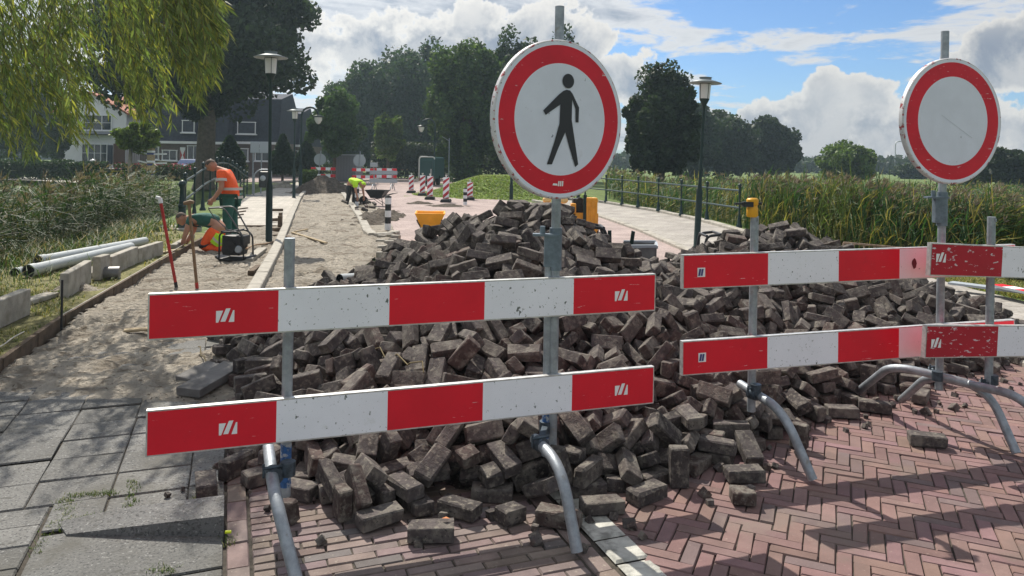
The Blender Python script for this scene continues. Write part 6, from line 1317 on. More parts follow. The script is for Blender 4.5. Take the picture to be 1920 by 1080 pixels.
# ---------------------------------------------------------------- reeds
def reeds(name, label, spots, hmin, hmax, wind, base, dry, plume, seed, leafn=7, yellow_green=(.13, .16, .035)):
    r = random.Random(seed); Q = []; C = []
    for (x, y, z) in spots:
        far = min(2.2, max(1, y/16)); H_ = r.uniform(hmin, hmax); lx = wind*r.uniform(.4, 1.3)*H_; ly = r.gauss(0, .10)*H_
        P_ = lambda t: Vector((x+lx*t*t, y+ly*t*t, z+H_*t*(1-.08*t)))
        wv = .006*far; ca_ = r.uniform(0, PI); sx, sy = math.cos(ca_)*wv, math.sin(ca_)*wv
        g_ = r.uniform(.7, 1.3); H_ *= 1+.22*nz(x, y, .35, seed); pt_ = sst(nz(x, y, .45, seed+9), .0, .35); b = (Vector(base)*(1-pt_)+Vector(yellow_green)*pt_)*g_  # noise patches of reeds take the yellower green
        if r.random() < .13: b = Vector(dry)*g_
        pr = [P_(t) for t in (0, .35, .7, 1)]
        for a, c in zip(pr, pr[1:]): Q.append([(a.x-sx, a.y-sy, a.z), (a.x+sx, a.y+sy, a.z), (c.x+sx*.6, c.y+sy*.6, c.z), (c.x-sx*.6, c.y-sy*.6, c.z)]); C.append(b*.9)
        for k in range(leafn):
            t = r.uniform(.12, .97); p = P_(t); an = r.uniform(0, 2*PI); L = r.uniform(.36, .78)*(1.1-.3*t); up = r.uniform(.15, .9)
            d = Vector((math.cos(an)*.75+wind*4.5, math.sin(an)*.75, up)).normalized(); q1 = p+d*L*.5; q2 = q1+(d+Vector((.25*wind*3, 0, -r.uniform(.2, .95)))).normalized()*L*.5
            wl = r.uniform(.006, .0125)*far; s_ = d.cross(Vector((r.gauss(0, .4), r.gauss(0, .4), 1))).normalized()*wl
            col = b*r.uniform(.75, 1.35)
            if t < .35 and r.random() < .4: col = Vector(dry)*r.uniform(.6, 1.1)
            elif r.random() < .12: col = Vector(dry)*r.uniform(1, 1.6)
            Q.append([tuple(p-s_*.5), tuple(p+s_*.5), tuple(q1+s_), tuple(q1-s_)]); C.append(col)
            Q.append([tuple(q1-s_), tuple(q1+s_), tuple(q2+s_*.1), tuple(q2-s_*.1)]); C.append(col)
        if r.random() < plume:
            p = P_(1)
            for k in range(8):
                d = Vector((wind*2.5+r.gauss(.15, .3), r.gauss(0, .3), r.uniform(.2, 1))).normalized()*r.uniform(.08, .19); s_ = d.cross(Vector((r.gauss(0, 1), r.gauss(0, 1), .3))).normalized()*.010*far
                Q.append([tuple(p), tuple(p+d*.5+s_), tuple(p+d), tuple(p+d*.5-s_)]); C.append(Vector((.17, .135, .115))*r.uniform(.7, 1.4))
    o = quads(name, np.array(Q, dtype=np.float32), REED, tint=np.array([tuple(c) for c in C], dtype=np.float32))
    return stuff(o, label, 'reeds')
sp_ = []; rr_ = random.Random(5)
while len(sp_) < 5200:
    y = 9.6+(rr_.random()**1.4)*18; e = lerp_line(LEDGE, y); x = e-.3-rr_.random()**1.2*(7+y*.42)
    if y < 12.5 and rr_.random() < .4: continue
    if y > 19 and x > e-1.2: continue
    sp_.append((x, y, gz(x, y)-.02))
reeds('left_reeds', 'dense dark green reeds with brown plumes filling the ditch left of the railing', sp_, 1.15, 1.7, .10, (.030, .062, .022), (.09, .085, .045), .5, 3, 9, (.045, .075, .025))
sp_ = []
while len(sp_) < 2600:
    y = 11.8+rr_.random()*9; f = lerp_line(REDGE, y); x = f+.1+rr_.random()**1.6*4.5; sp_.append((x, y, gz(x, y)-.02))
while len(sp_) < 9000:
    y = 11.5+(rr_.random()**1.5)*38; f = lerp_line(REDGE, y); x = f+.25+rr_.random()**1.25*(11+y*.5)
    if y < 13 and rr_.random() < .5: continue
    sp_.append((x, y, gz(x, y)-.02))
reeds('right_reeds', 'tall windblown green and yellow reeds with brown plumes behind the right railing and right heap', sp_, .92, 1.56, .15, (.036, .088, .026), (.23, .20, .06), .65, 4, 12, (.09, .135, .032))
# grass blades: verges, mound, foot of the reeds, joints of the pavement
def blades(name, label, spots, h, base, dry, pd, seed, w_=.004):
    r = random.Random(seed); Q = []; C = []
    for (x, y, z) in spots:
        for k in range(3):
            a = r.uniform(0, 2*PI); L = h*r.uniform(.4, 1.2); d = Vector((math.cos(a)*.45, math.sin(a)*.45, 1)).normalized()*L*.55; d2 = Vector((math.cos(a), math.sin(a), .5)).normalized()*L*.5
            p = Vector((x+r.gauss(0, .012), y+r.gauss(0, .012), z)); ww = w_*max(1, y/7); s_ = Vector((-math.sin(a), math.cos(a), 0))*ww
            c = Vector(dry if r.random() < pd else base)*r.uniform(.6, 1.4)
            Q.append([tuple(p-s_), tuple(p+s_), tuple(p+d+s_*.7), tuple(p+d-s_*.7)]); C.append(c); Q.append([tuple(p+d-s_*.7), tuple(p+d+s_*.7), tuple(p+d+d2+s_*.1), tuple(p+d+d2-s_*.1)]); C.append(c)
    return stuff(quads(name, np.array(Q, dtype=np.float32), REED, tint=np.array([tuple(c) for c in C], dtype=np.float32)), label, 'grass')
sp_ = []
for a, b in [(VE[i].lerp(VE[i+1], t), VL[i].lerp(VL[i+1], t)) for i in range(len(VE)-1) for t in [j/40 for j in range(40)]]:
    nb = int(14+26*(a.y < 9))
    for _ in range(nb):
        t = rr_.random(); p = a.lerp(b, .02+t*.98)
        if nz(p.x, p.y, 1.1, 7)+.25*t < -.05: continue
        sp_.append((p.x+rr_.gauss(0, .03), p.y+rr_.gauss(0, .05), .11 if t < .92 else -.05))
blades('verge_grass', 'short patchy yellow-green grass on the raised verge at the left', sp_, .09, (.13, .17, .045), (.30, .26, .10), .4, 8)
sp_ = []
for _ in range(5200):
    y = rr_.uniform(6.5, 17); e = lerp_line(LEDGE, y); x = e+rr_.gauss(-.6, .7); sp_.append((x, y, gz(x, y) if x < e-.35 else .08))
blades('bank_grass', 'long pale and green grass on the bank between the verge and the left reeds', sp_, .36, (.065, .11, .035), (.34, .27, .15), .22, 9, .0045)
sp_ = []
for _ in range(6500):
    t = rr_.random(); y = rr_.uniform(8.5, 16); f = lerp_line(REDGE, y); x = f+rr_.uniform(-1.0, .6)+ (0 if y > 10 else rr_.uniform(0, 1)); sp_.append((x, y, gz(x, y)))
blades('right_verge_grass', 'dry yellowish grass edge between the right footpath and the reeds', sp_, .11, (.15, .18, .05), (.33, .28, .11), .45, 10)
sp_ = []; c = G(925, 372)
for _ in range(14000):
    u = rr_.uniform(-1, 1); v_ = rr_.uniform(-1, .5); r_ = math.hypot(u, v_)
    if r_ > .98: continue
    x = c.x+.4+u*4.6; y = c.y+3.5+v_*4.2; sp_.append((x, y, .98*(1-sst(r_, .15, 1.0))+.05*nz(x, y, 1.2)-.06))
blades('mound_grass', 'bright short grass covering the low mound beyond the bridge', sp_, .10, (.17, .25, .05), (.26, .28, .09), .3, 12, .005)
sp_ = []
def joint(c0, g0, c1, g1, n, sp=.012):
    for _ in range(n):
        t = rr_.random(); p = RW(c0+(c1-c0)*t, g0+(g1-g0)*t); sp_.append((p.x+rr_.gauss(0, sp), p.y+rr_.gauss(0, sp), -.006))
for (px, py, n, s_) in [((128, 935), (120, 990), 160, .022), ((120, 990), (170, 970), 120, .02), ((130, 930), (225, 925), 90, .012), ((250, 900), (243, 955), 60, .01), ((368, 930), (372, 942), 26, .012), ((288, 1068), (330, 1072), 40, .014), ((425, 1008), (436, 1022), 22, .012), ((62, 1045), (95, 985), 30, .01)]:
    a = G(*px); b = G(*py)
    for _ in range(n): p = a.lerp(b, rr_.random()); sp_.append((p.x+rr_.gauss(0, s_), p.y+rr_.gauss(0, s_), -.004))
blades('joint_weeds', 'small green weeds and moss growing in the joints of the grey slabs', sp_, .024, (.07, .11, .025), (.2, .2, .08), .2, 13, .0022)

# ---------------------------------------------------------------- hedges, roses
def hedge(name, label, cat, p0, p1, dep, h, thick, base, flowers=0, leaf=.1, dens=900, zb=-.1):
    a = AT(p0, 300, dep); b = AT(p1, 300, dep); L = abs(b.x-a.x); n = int(L*dens)
    u = rng.random(n); P = np.stack([a.x+(b.x-a.x)*u, dep+rng.uniform(-thick, thick, n), zb+h*rng.random(n)**.6], 1)
    bump_ = np.array([.14*nz(x*1.0, 0, 1.1, 3)+.08*nz(x, 0, 3.1) for x in P[:, 0]]); P[:, 2] += bump_*(P[:, 2]/h)*1.6
    t = T(name, label, cat, (a.x, dep, 0)); P -= np.array([a.x, dep, 0])
    quads('foliage', leaf_quads(P, leaf), LEAF, t, tint=greens(n, base, .35))
    if flowers:
        k = rng.integers(0, n, flowers); F_ = P[k]; F_[:, 2] = zb+h*rng.uniform(.72, 1.08, flowers); F_[:, 1] -= rng.uniform(0, thick, flowers)
        quads('blossom', leaf_quads(F_, .10, 1.1), FLOW, t)
    return t
hedge('clipped_hedge', 'low dark clipped hedge at the far left in front of the white house', 'hedge', -90, 193, 47, 1.28, .7, (.028, .055, .02), dens=1500)
hedge('rose_hedge', 'bed of pink roses between the young tree and the blue car', 'rose bushes', 224, 372, 50, 1.15, .8, (.05, .07, .03), 260, dens=900)
hedge('rose_hedge', 'pink rose bushes behind the arched left railing', 'rose bushes', 395, 462, 52, 1.1, .6, (.05, .07, .03), 110, dens=900)
hedge('round_bush', 'low bright bush at the corner left of the round sign backs', 'bush', 566, 592, 47, 1.0, .6, (.07, .11, .03), dens=2200)
hedge('shrub_border', 'dark shrubs along the far side street behind the small signs', 'shrubs', 560, 660, 62, 1.3, .6, (.03, .05, .022), dens=800)
hedge('shrub_border', 'dark undergrowth beneath the trees behind the green trailer', 'shrubs', 700, 1120, 64, 3.2, 1.5, (.028, .042, .02), dens=1100, leaf=.17)

# ================================================================== HOUSES
def window(parent, x, z, w_, h, y, cols=2, rows=1, fr=.07, sill=True, label=None):
    m = MB()
    for (cx, cz, ww, hh) in ((x, z+h/2, w_+fr*2, fr), (x, z-h/2, w_+fr*2, fr), (x-w_/2, z, fr, h-fr), (x+w_/2, z, fr, h-fr)): m.box((cx, y-.05, cz), (ww, .12, hh))
    for k in range(1, cols): m.box((x-w_/2+w_*k/cols, y-.045, z), (fr*.8, .1, h-fr))
    for k in range(1, rows): m.box((x, y-.045, z-h/2+h*k/rows), (w_-fr, .07, fr*.5))
    o = m.obj('window', WPAINT, parent)
    m = MB(); m.box((x, y-.015, z), (w_-fr*.5, .02, h-fr*.5)); m.obj('pane', GLASS, o)
    if sill: m = MB(); m.box((x, y-.12, z-h/2-fr), (w_+.3, .2, .08)); m.obj('sill', WPAINT, o)
    return o
# white house
D = 62; X = lambda px, d=D: AT(px, 290, d).x; Z = lambda py, px, d=D: AT(px, py, d).z
t = T('white_house', 'white rendered house with a red tiled roof at the left behind the willow strands', 'house', (X(165), D, 0)); ox = X(165)
m = MB(); x0, x1 = X(104)-ox, X(236)-ox; zt = Z(212, 165); zr = Z(176, 165)
m.box(((x0+x1)/2, 3.5, zt/2), (x1-x0, 7, zt)); m.slab_xz([(x0, zt), (x1, zt), ((x0+x1)/2, zr)], 0, 7); m.obj('wall', REND, t)
m = MB()
xm = (x0+x1)/2
for sg, xe in ((-1, x0), (1, x1)):
    d = Vector((xe-xm, 0, zt-zr)); dn = d.normalized(); a = Vector((xm, 3.5, zr+.12)); b = a+d+dn*.4; m.beam(a, b, 7.6, .14)
ro = m.obj('roof', RTIL, t); m = MB(); m.box((xm+1.2, 4, zr-.1), (.7, .7, 1.6)); m.obj('chimney', BRKD, ro)
window(t, X(182)-ox, Z(230, 182), 2.4, 1.25, 0, 3, 2); window(t, X(178)-ox, Z(287, 178), 2.1, 1.5, 0, 4, 2)
m = MB(); m.box((X(224)-ox, -.04, Z(292, 224)), (.95, .1, 2.0)); m.obj('door', M('brown_door', (.10, .045, .03), .5), t)
m = MB(); m.box((X(206)-ox, -.06, Z(290, 206)), (.5, .06, 1.6)); m.obj('shutter', M('dark_shutter', (.02, .03, .05), .5), t)
m = MB(); m.box((X(180)-ox, -.35, Z(252, 180)), (2.9, .7, .1)); m.obj('canopy', CARD, t)
def tiled_house(label, pa, pb, D, ztop, wins, zeave):
    xa, xb = AT(pa, 290, D).x, AT(pb, 290, D).x; w_ = xb-xa
    t = T('tiled_house', label, 'house', ((xa+xb)/2, D, 0)); ox = (xa+xb)/2
    m = MB(); m.box((0, 4, zeave/2), (w_, 8, zeave)); m.obj('wall', BRKD, t)
    m = MB(); sl = .9                        # mansard: steep tiled front, then a low pitched top
    vs = [(-w_/2, .0, zeave), (w_/2, .0, zeave), (w_/2-.1, sl, ztop), (-w_/2+.1, sl, ztop), (w_/2-.1, 4, ztop+.7), (-w_/2+.1, 4, ztop+.7), (w_/2, 8, zeave), (-w_/2, 8, zeave)]
    m.add(vs, [(0, 1, 2, 3), (3, 2, 4, 5), (5, 4, 6, 7), (0, 3, 5, 7), (1, 6, 4, 2)])
    rows = 16
    for k in range(rows):
        z = zeave+(ztop-zeave)*(k+.5)/rows; y = sl*(k+.5)/rows-.03; m.box((0, y, z), (w_-.05, .05, .05))
    ro = m.obj('roof', TILE, t)
    m = MB(); m.box((0, -.16, zeave-.02), (w_+.2, .4, .2)); m.obj('gutter', WPAINT, t)
    for (px, py, ww, hh, cols, up) in wins:
        x = AT(px, py, D).x-ox; z = AT(px, py, D).z
        window(t, x, z, ww, hh, -.03 if not up else .0, cols, 1)
        if up: m = MB(); m.box((x, .5, z), (ww+.3, 1.2, hh+.3)); m.obj('dormer', TILE, t)
    return t, ox
t, ox = tiled_house('dark house with slate-tiled upper floor left of the thick tree trunk, white crossed shutter below', 262, 425, 60, 6.4, [(354, 237, .95, .95, 1, 1), (319, 291, 1.15, .8, 2, 0), (364, 286, .95, 1.1, 2, 0), (289, 287, .8, 1.0, 1, 0)], 2.72)
m = MB(); m.box((AT(343, 290, 60).x-ox, -.05, AT(343, 290, 60).z), (.42, .05, 1.2)); so_ = m.obj('shutter', WPAINT, t)
m = MB(); cz = AT(343, 291, 60).z; xx = AT(343, 290, 60).x-ox
for sg in (-1, 1): m.add([(xx+sg*.2, -.078, cz-.45), (xx+sg*.2, -.078, cz+.45), (xx+sg*.03, -.078, cz)], [(0, 1, 2)[::sg]])
m.obj('red_wedges', M('shutter_red', (.35, .03, .03), .5), so_)
tiled_house('dark slate-tiled house right of the thick tree trunk behind the cone-shaped garden trees', 428, 522, 61, 6.5, [(463, 240, 1.45, .95, 2, 1), (452, 290, 1.2, 1.0, 2, 0), (492, 290, 1.1, 1.0, 2, 0)], 2.8)
tiled_house('dark slate-tiled house beyond the second street lamp with the dormer under the tree', 526, 560, 66, 5.6, [(541, 245, .9, 1.0, 2, 1), (548, 292, 1.0, .9, 2, 0)], 2.7)
t = T('brick_house', 'pale orange brick house barely seen between the tree trunks behind the trailer', 'house', (AT(762, 290, 105).x, 105, 0))
m = MB(); m.box((0, 3, 2.6), (7, 6, 5.2)); m.obj('wall', M('orange_brick', (.36, .17, .11), .9), t); m = MB(); m.slab_xz([(-3.9, 5.2), (3.9, 5.2), (0, 8)], -.4, 6.4); m.obj('roof', RTIL, t); window(t, 1.2, 2.6, 1.6, 1.3, 0)
# parked cars
def car(label, px, dep, mat, rz, L=4.1):
    c = AT(px, 310, dep); t = T('parked_car', label, 'car', (c.x, dep, -.03), rz)
    prof = [(-L/2, .35), (-L/2, .75), (-L/2+.25, .92), (-L/2+.95, 1.0), (-L/2+1.45, 1.42), (L/2-1.0, 1.45), (L/2-.25, 1.02), (L/2, .9), (L/2, .35)]
    m = MB(); m.slab_xz(prof, -.85, .85); m.obj('body', mat, t, bevel=.07)
    m = MB(); g_ = [(-L/2+1.1, 1.02), (-L/2+1.5, 1.36), (L/2-1.1, 1.38), (L/2-.5, 1.04)]; m.slab_xz(g_, -.857, -.852); m.slab_xz(g_, .852, .857)
    m.add([(L/2-.2, -.7, 1.03), (L/2-.2, .7, 1.03), (L/2-.93, .62, 1.42), (L/2-.93, -.62, 1.42)], [(0, 1, 2, 3)])
    m.obj('windows', GLASS, t)
    for sx in (-1, 1):
        for sy in (-1, 1):
            m = MB(); m.lathe((sx*L*.31, sy*.78, .32), [(.32, -.1), (.32, .1)], 16, axis=Vector((0, 1, 0))); wl = m.obj('wheel', RUBR, t)
            m = MB(); m.lathe((sx*L*.31, sy*.885, .32), [(.19, -.01), (.19, .01)], 12, axis=Vector((0, 1, 0))); m.obj('rim', ALU, wl)
    return t
car('blue parked car seen over the roses, beside the thick tree trunk', 366, 54.5, CARB, rad(80))
car('dark parked car behind the left railing, right of the thick tree trunk', 410, 55.5, CARD, rad(5))
# white garden globes on the hedge
for (px, lab) in [(121, 'white dome-shaped object above the hedge, the left one before the white house'), (174, 'white dome-shaped object above the hedge below the big ground-floor window')]:
    c = AT(px, 301, 51); t = T('garden_lamp', lab, 'garden lamp', (c.x, 51, 0)); m = MB(); m.tube([(0, 0, 0), (0, 0, 1.1)], .03, 6); m.obj('post', BLKM, t)
    m = MB(); m.lathe((0, 0, 1.08), [(.24, 0), (.22, .1), (.14, .19), (.02, .23)], 14); m.obj('shade', LGLA, t)
# fence of dark bars near the blue ribbon
a = AT(248, 285, 53); t = T('bar_fence', 'dark iron bar fence between the white house and the dark house', 'fence', (a.x, 53, 0)); m = MB()
for k in range(9): m.tube([(k*.14, 0, 0), (k*.14, 0, 1.9)], .018, 5)
m.beam((-.05, 0, 1.8), (1.2, 0, 1.8), .03, .04); m.beam((-.05, 0, .3), (1.2, 0, .3), .03, .04); m.obj('bars', BLKM, t)
c = AT(215, 312, 49.5); t = T('parked_scooter', 'dark scooter parked by the door of the white house', 'scooter', (c.x, 49.5, 0))
m = MB(); m.box((0, 0, .55), (1.2, .35, .35)); m.box((-.5, 0, .85), (.12, .3, .7)); m.obj('body', BLKM, t, bevel=.05)
for sx in (-.6, .55): m = MB(); m.lathe((sx, 0, .25), [(.25, -.06), (.25, .06)], 14, axis=Vector((0, 1, 0))); m.obj('wheel', RUBR, t)
# ================================================================== LAMPS, RAILINGS, POSTS
def hat_lamp(label, px, py, toppx, toppy, group='tall street lamps with flat round hats'):
    b = G(px, py); D = b.y; top = AT(toppx, toppy, D); H_ = top.z
    t = T('street_lamp', label, 'street lamp', (b.x, b.y, 0), 0, None); t.rotation_euler = (0, math.atan2(top.x-b.x, H_), 0)
    m = MB(); m.lathe((0, 0, 0), [(.085, -.1), (.085, .02), (.066, .04), (.064, 1.15), (.052, 1.22), (.034, 1.34), (.030, H_-.62), (.034, H_-.60), (.07, H_-.52), (.10, H_-.46), (.10, H_-.44)], 16); m.box((0, -.066, .75), (.07, .012, .3)); m.obj('pole', DGRN, t)
    m = MB(); m.lathe((0, 0, 0), [(.105, H_-.44), (.12, H_-.14)], 18); gl = m.obj('lamp_glass', LGLA, t)
    m = MB(); [m.tube([(.108*math.cos(a), .108*math.sin(a), H_-.45), (.122*math.cos(a), .122*math.sin(a), H_-.13)], .006, 5) for a in [k*PI/2+.4 for k in range(4)]]; m.obj('bars', DGRN, gl)
    m = MB(); m.lathe((0, 0, 0), [(.33, H_-.125), (.335, H_-.115), (.20, H_-.07), (.12, H_-.05), (.12, H_-.01), (.135, H_), (.0, H_+.012)], 28); m.obj('lamp_hat', M('lamp_hat_grey', (.20, .23, .24), .5, .2), t)
    return t
hat_lamp('nearest left street lamp with a flat round hat, standing on the sand beside the walkway', 504, 455, 508, 97)
hat_lamp('smaller-looking street lamp with a flat hat at the far end of the left kerb', 551, 371, 553, 203)
hat_lamp('leaning street lamp with a flat round hat on the right footpath before the reeds', 1306, 465, 1323, 145)
def arm_lamp(label, px, py, tx, ty, gx, gy):
    b = G(px, py); D = b.y; tp = AT(tx, ty, D); gl = AT(gx, gy, D); t = T('arm_lamp', label, 'street lamp', (b.x, b.y, 0))
    m = MB(); H_ = tp.z; dx = gl.x-b.x; dz = gl.z
    arc = [(0, 0, -.1), (0, 0, H_-.5)]+[(dx/2*(1-math.cos(a)), 0, H_-.5+abs(dx)*.5*math.sin(a)) for a in [PI*k/8 for k in range(1, 9)]]
    m.tube(arc, .05, 8); m.lathe((0, 0, 0), [(.09, -.1), (.09, 1.2), (.05, 1.3)], 10); m.obj('pole', DGRN, t)
    m = MB(); m.lathe((dx, 0, H_-.5), [(.02, .05), (.28, -.02), (.30, -.06), (.2, -.08)], 16); m.obj('lamp_hat', DGRN, t)
    m = MB(); m.lathe((dx, 0, H_-.5), [(.2, -.08), (.19, -.22), (.10, -.38), (.02, -.42)], 14); m.obj('lamp_glass', LGLA, t)
arm_lamp('far curved-arm lamp with a hanging glass bowl above the left kerb', 563, 358, 565, 198, 597, 215)
arm_lamp('far curved-arm lamp with a hanging glass bowl before the green trailer', 814, 347, 812, 222, 790, 248)
for (px, ty, lab) in [(1679, 265, 'thin curved highway lamp beyond the reeds, the taller one beside the empty sign'), (1662, 293, 'thin curved highway lamp beyond the reeds, the smaller left one')]:
    D = 165 if px == 1679 else 205; c = AT(px, ty, D); t = T('highway_lamp', lab, 'highway lamp', (c.x, D, 0)); H_ = c.z
    m = MB(); m.tube(fillet([(0, 0, 0), (0, 0, H_), (1.9, 0, H_+.05)], .9, 6), .13, 8); m.obj('pole', M('pale_metal', (.5, .52, .54), .5, .3), t); m = MB(); m.box((2.1, 0, H_+.02), (.8, .35, .14)); m.obj('lamp_head', GRYP, t)
# railings
def knob_post(h, r=.028):
    m = MB(); m.lathe((0, 0, 0), [(.085, 0), (.085, .04), (.055, .09), (.05, .22), (.038, .28), (r, .34), (r, h-.22), (.045, h-.19), (.03, h-.16), (.032, h-.08), (.055, h-.06), (.03, h-.035)], 12)
    m.ball((0, 0, h), .052, 10); return m
def railing(name, label, pts, hts, rail_z, mat):
    o0 = pts[0]; t = T(name, label, 'railing', (o0.x, o0.y, 0))
    for p, h in zip(pts, hts):
        m = knob_post(h); m.obj('post', mat, t, loc=(p.x-o0.x, p.y-o0.y, p.z))
    for rz_ in rail_z:
        m = MB(); m.tube([(p.x-o0.x, p.y-o0.y, p.z+rz_) for p in pts], .027, 10); m.obj('rail', mat, t)
    return t
# right railing: posts measured in the photo (column, base row)
rp = [(1062, 375), (1097, 377.5), (1136, 382), (1166, 387), (1196, 392), (1234, 399), (1277, 408), (1325, 418)]
P = [G(a, b, .0) for a, b in rp]; P.append(P[-1]+(P[-1]-P[-2])*.92+Vector((.03, -.3, 0))); P.append(P[-1]+Vector((.25, -2.2, 0)))
for i, p in enumerate(P): p.z = .06
railing('bridge_railing', 'dark green railing with ball-topped posts curving along the right footpath', P[:9], [1.12]*9, [.98, .52], DGR2)
# left railing: humped over the small bridge
def zb(i): return [0, .12, .26, .35, .40, .42, .38, .28, .14, -.02, -.18, -.30][i]
a = G(346, 428); b = G(463, 368); P = []
for i in range(12): p = a.lerp(b, i/11); P.append(Vector((p.x, p.y, 0)))
lr = [(346, 428, 320), (366, 418, 312), (384, 408, 308)]
for i, p in enumerate(P): p.z = .0+zb(i)*.9
railing('bridge_railing', 'dark green railing with ball-topped posts humped over the left side of the small bridge', P, [1.27]*12, [1.12, .68], DGR2)
p = G(344, 431); t = T('railing_end_post', 'stout dark green ball-topped end post at the near end of the left railing', 'post', (p.x+.16, p.y-.45, 0))
m = MB(); m.lathe((0, 0, 0), [(.13, 0), (.13, .06), (.09, .12), (.08, .5), (.06, .6), (.07, .66), (.06, .72), (.05, .98), (.06, 1.02)], 14); m.ball((0, 0, .58), .09, 10); m.ball((0, 0, 1.08), .085, 12); m.obj('post_body', DGR2, t)
m = MB(); c = G(332, 432); m.box((c.x, c.y-.2, .02), (.9, 1.0, .16)); tag(m.obj('plinth', CONC, bevel=.02), 'flat concrete plinth under the near end of the left railing', 'plinth')
# striped bollards
def bollard(label, px, by, ty, r=.075):
    b = G(px, by); h = (by-ty)/FOC*b.y; t = T('bollard', label, 'bollard', (b.x, b.y, 0)); m = MB(); n = 5
    for k in range(n): m.lathe((0, 0, 0), [(r, h*.93*k/n), (r, h*.93*(k+1)/n)], 16, 1 if k % 2 else 0)
    m.lathe((0, 0, 0), [(r*1.06, h*.93), (r*1.06, h*.97), (r*.3, h*.985), (r*.3, h)], 16, 1); m.obj('post', [WPAINT, BLKM], t)
    return t
bollard('black and white striped bollard standing behind the orange tub, nearest of the bollards', 727, 431, 366)
bollard('black and white striped bollard in front of the bent worker in yellow', 669, 386, 343)
bollard('black and white striped bollard half hidden behind the crest of the big heap', 872, 384, 352)
# slanted red-white beacons
def beacon(label, px, by, ty):
    b = G(px, by); h = (by-ty)/FOC*b.y; t = T('traffic_beacon', label, 'traffic beacon', (b.x, b.y, 0), rad(random.uniform(-8, 8)), 'slanted-stripe beacons along the far road')
    w_ = .25; h0 = .12; h1 = h-.12; m = MB(); m.box((0, 0, (h0+h1)/2), (w_, .05, h1-h0), m=0)
    n = 3; st = (h1-h0)/n
    for k in range(-1, n+1):
        z0 = h0+k*st; q = [(-w_/2, z0), (w_/2, z0+st*.75), (w_/2, z0+st*1.25), (-w_/2, z0+st*.5)]
        q = [(a_, min(h1, max(h0, z_))) for a_, z_ in q]
        if abs(q[0][1]-q[3][1])+abs(q[1][1]-q[2][1]) < .02: continue
        m.add([(a_*.96, -.0275, z_) for a_, z_ in q], [(0, 1, 2, 3)], 1)
    m.obj('panel', [WHT, REDD], t); m = MB(); m.box((0, 0, .05), (.42, .75, .10), tap=.8); m.obj('base', RUBR, t, bevel=.01)
    m = MB(); m.lathe((0, 0, h1), [(.03, 0), (.03, .05), (.05, .06), (.045, .11)], 10); m.obj('top_socket', ALU, t)
beacon('red and white striped beacon standing leftmost of the far row', 771, 361, 324); beacon('second red and white striped beacon of the far row, partly behind the third', 792, 366, 324)
beacon('third and tallest-looking red and white striped beacon of the far row', 806, 373, 325); beacon('red and white striped beacon standing alone right of the trio', 836, 378, 327); beacon('narrow red and white striped beacon beside the grass mound, just above the heap', 881, 374, 336)
# slim green posts behind the walking-figure sign
for (px, by, ty, lab) in [(958, 400, 300, 'slim dark green post left of the walking-figure sign tube'), (1083, 432, 366, 'short dark green post rising from behind the big heap right of the sign tube'), (1178, 432, 340, 'x')][:2]:
    b = G(px, by); h = (by-ty)/FOC*b.y; t = T('green_post', lab, 'post', (b.x, b.y, 0)); m = MB(); m.lathe((0, 0, 0), [(.06, 0), (.06, h*.5), (.045, h*.55), (.045, h), (.0, h+.02)], 12); m.obj('post_body', DGRN, t)
# ---- far barriers and sign backs
def far_barrier(label, pa, pb, py, D, back=False):
    a = AT(pa, py, D); b = AT(pb, py, D); L = b.x-a.x; t = T('far_barrier', label, 'barrier', ((a.x+b.x)/2, D, 0))
    for z in (.95, .5):
        m = MB(); n = 5; m.box((0, 0, z), (L, .03, .2))
        if not back:
            for k in range(n): m.add([(-L/2+L*k/n, -.02, z-.095), (-L/2+L*(k+1)/n, -.02, z-.095), (-L/2+L*(k+1)/n, -.02, z+.095), (-L/2+L*k/n, -.02, z+.095)], [(0, 1, 2, 3)], 1+k % 2)
        m.obj('board', [GRYP if back else ALU, RED, WHT], t)
    for x in (-L*.33, L*.33):
        m = MB(); m.tube([(x, .03, .05), (x, .03, 1.1)], .025, 8); m.obj('upright', GALV, t)
        m = MB(); m.tube([(x-.05, -.5, 0), (x-.02, -.3, .3), (x, .3, .3), (x+.05, .5, 0)], .025, 8); m.obj('foot', GALV, t)
far_barrier('far red and white barrier at the left side street, before the bushes', 583, 629, 325, 49); far_barrier('far red and white barrier before the grey container, under the right round sign back', 660, 702, 325, 47.5)
far_barrier('far red and white barrier reaching right towards the road opening', 697, 744, 325, 49.5); far_barrier('far barrier seen from behind, showing grey board backs, nearest of the far ones', 693, 745, 330, 40, True)
for (px, py, r, D, lab, by) in [(600, 299, .40, 50, 'round grey sign back on a tilted tube above the left far barrier', 340), (674, 301, .40, 48, 'round grey sign back beside the grey container', 342)]:
    c = AT(px, py, D); t = T('round_sign_back', lab, 'sign', (c.x, D, 0), rad(8)); m = MB(); m.lathe((0, 0, c.z), [(r, -.012), (r, .012)], 28, axis=Vector((0, 1, 0))); m.obj('disc', GRYP, t); m = MB(); m.tube([(-.1, -.03, 0), (.05, -.03, c.z+.6)], .03, 8); m.obj('post', GALV, t)
c = AT(701, 309, 46); t = T('small_sign', 'small pale rectangular sign between the two far barriers', 'sign', (c.x, 46, 0)); m = MB(); m.box((0, 0, c.z), (.46, .03, .26)); m.obj('plate', GRYP, t, bevel=.01); m = MB(); m.tube([(0, .03, 0), (0, .03, c.z)], .025, 6); m.obj('post', GALV, t)
c = AT(486, 277, 34); t = T('double_sign_back', 'two grey rectangular sign backs side by side on thin posts between the left lamps', 'sign', (c.x, 34, -.03))
for x in (-.2, .22): m = MB(); m.box((x, 0, c.z+.05), (.41, .03, .52)); m.obj('plate', GRYP, t, bevel=.03)
for x in (-.28, .1): m = MB(); m.tube([(x, .03, 0), (x, .03, c.z)], .03, 8); m.obj('post', GALV, t)
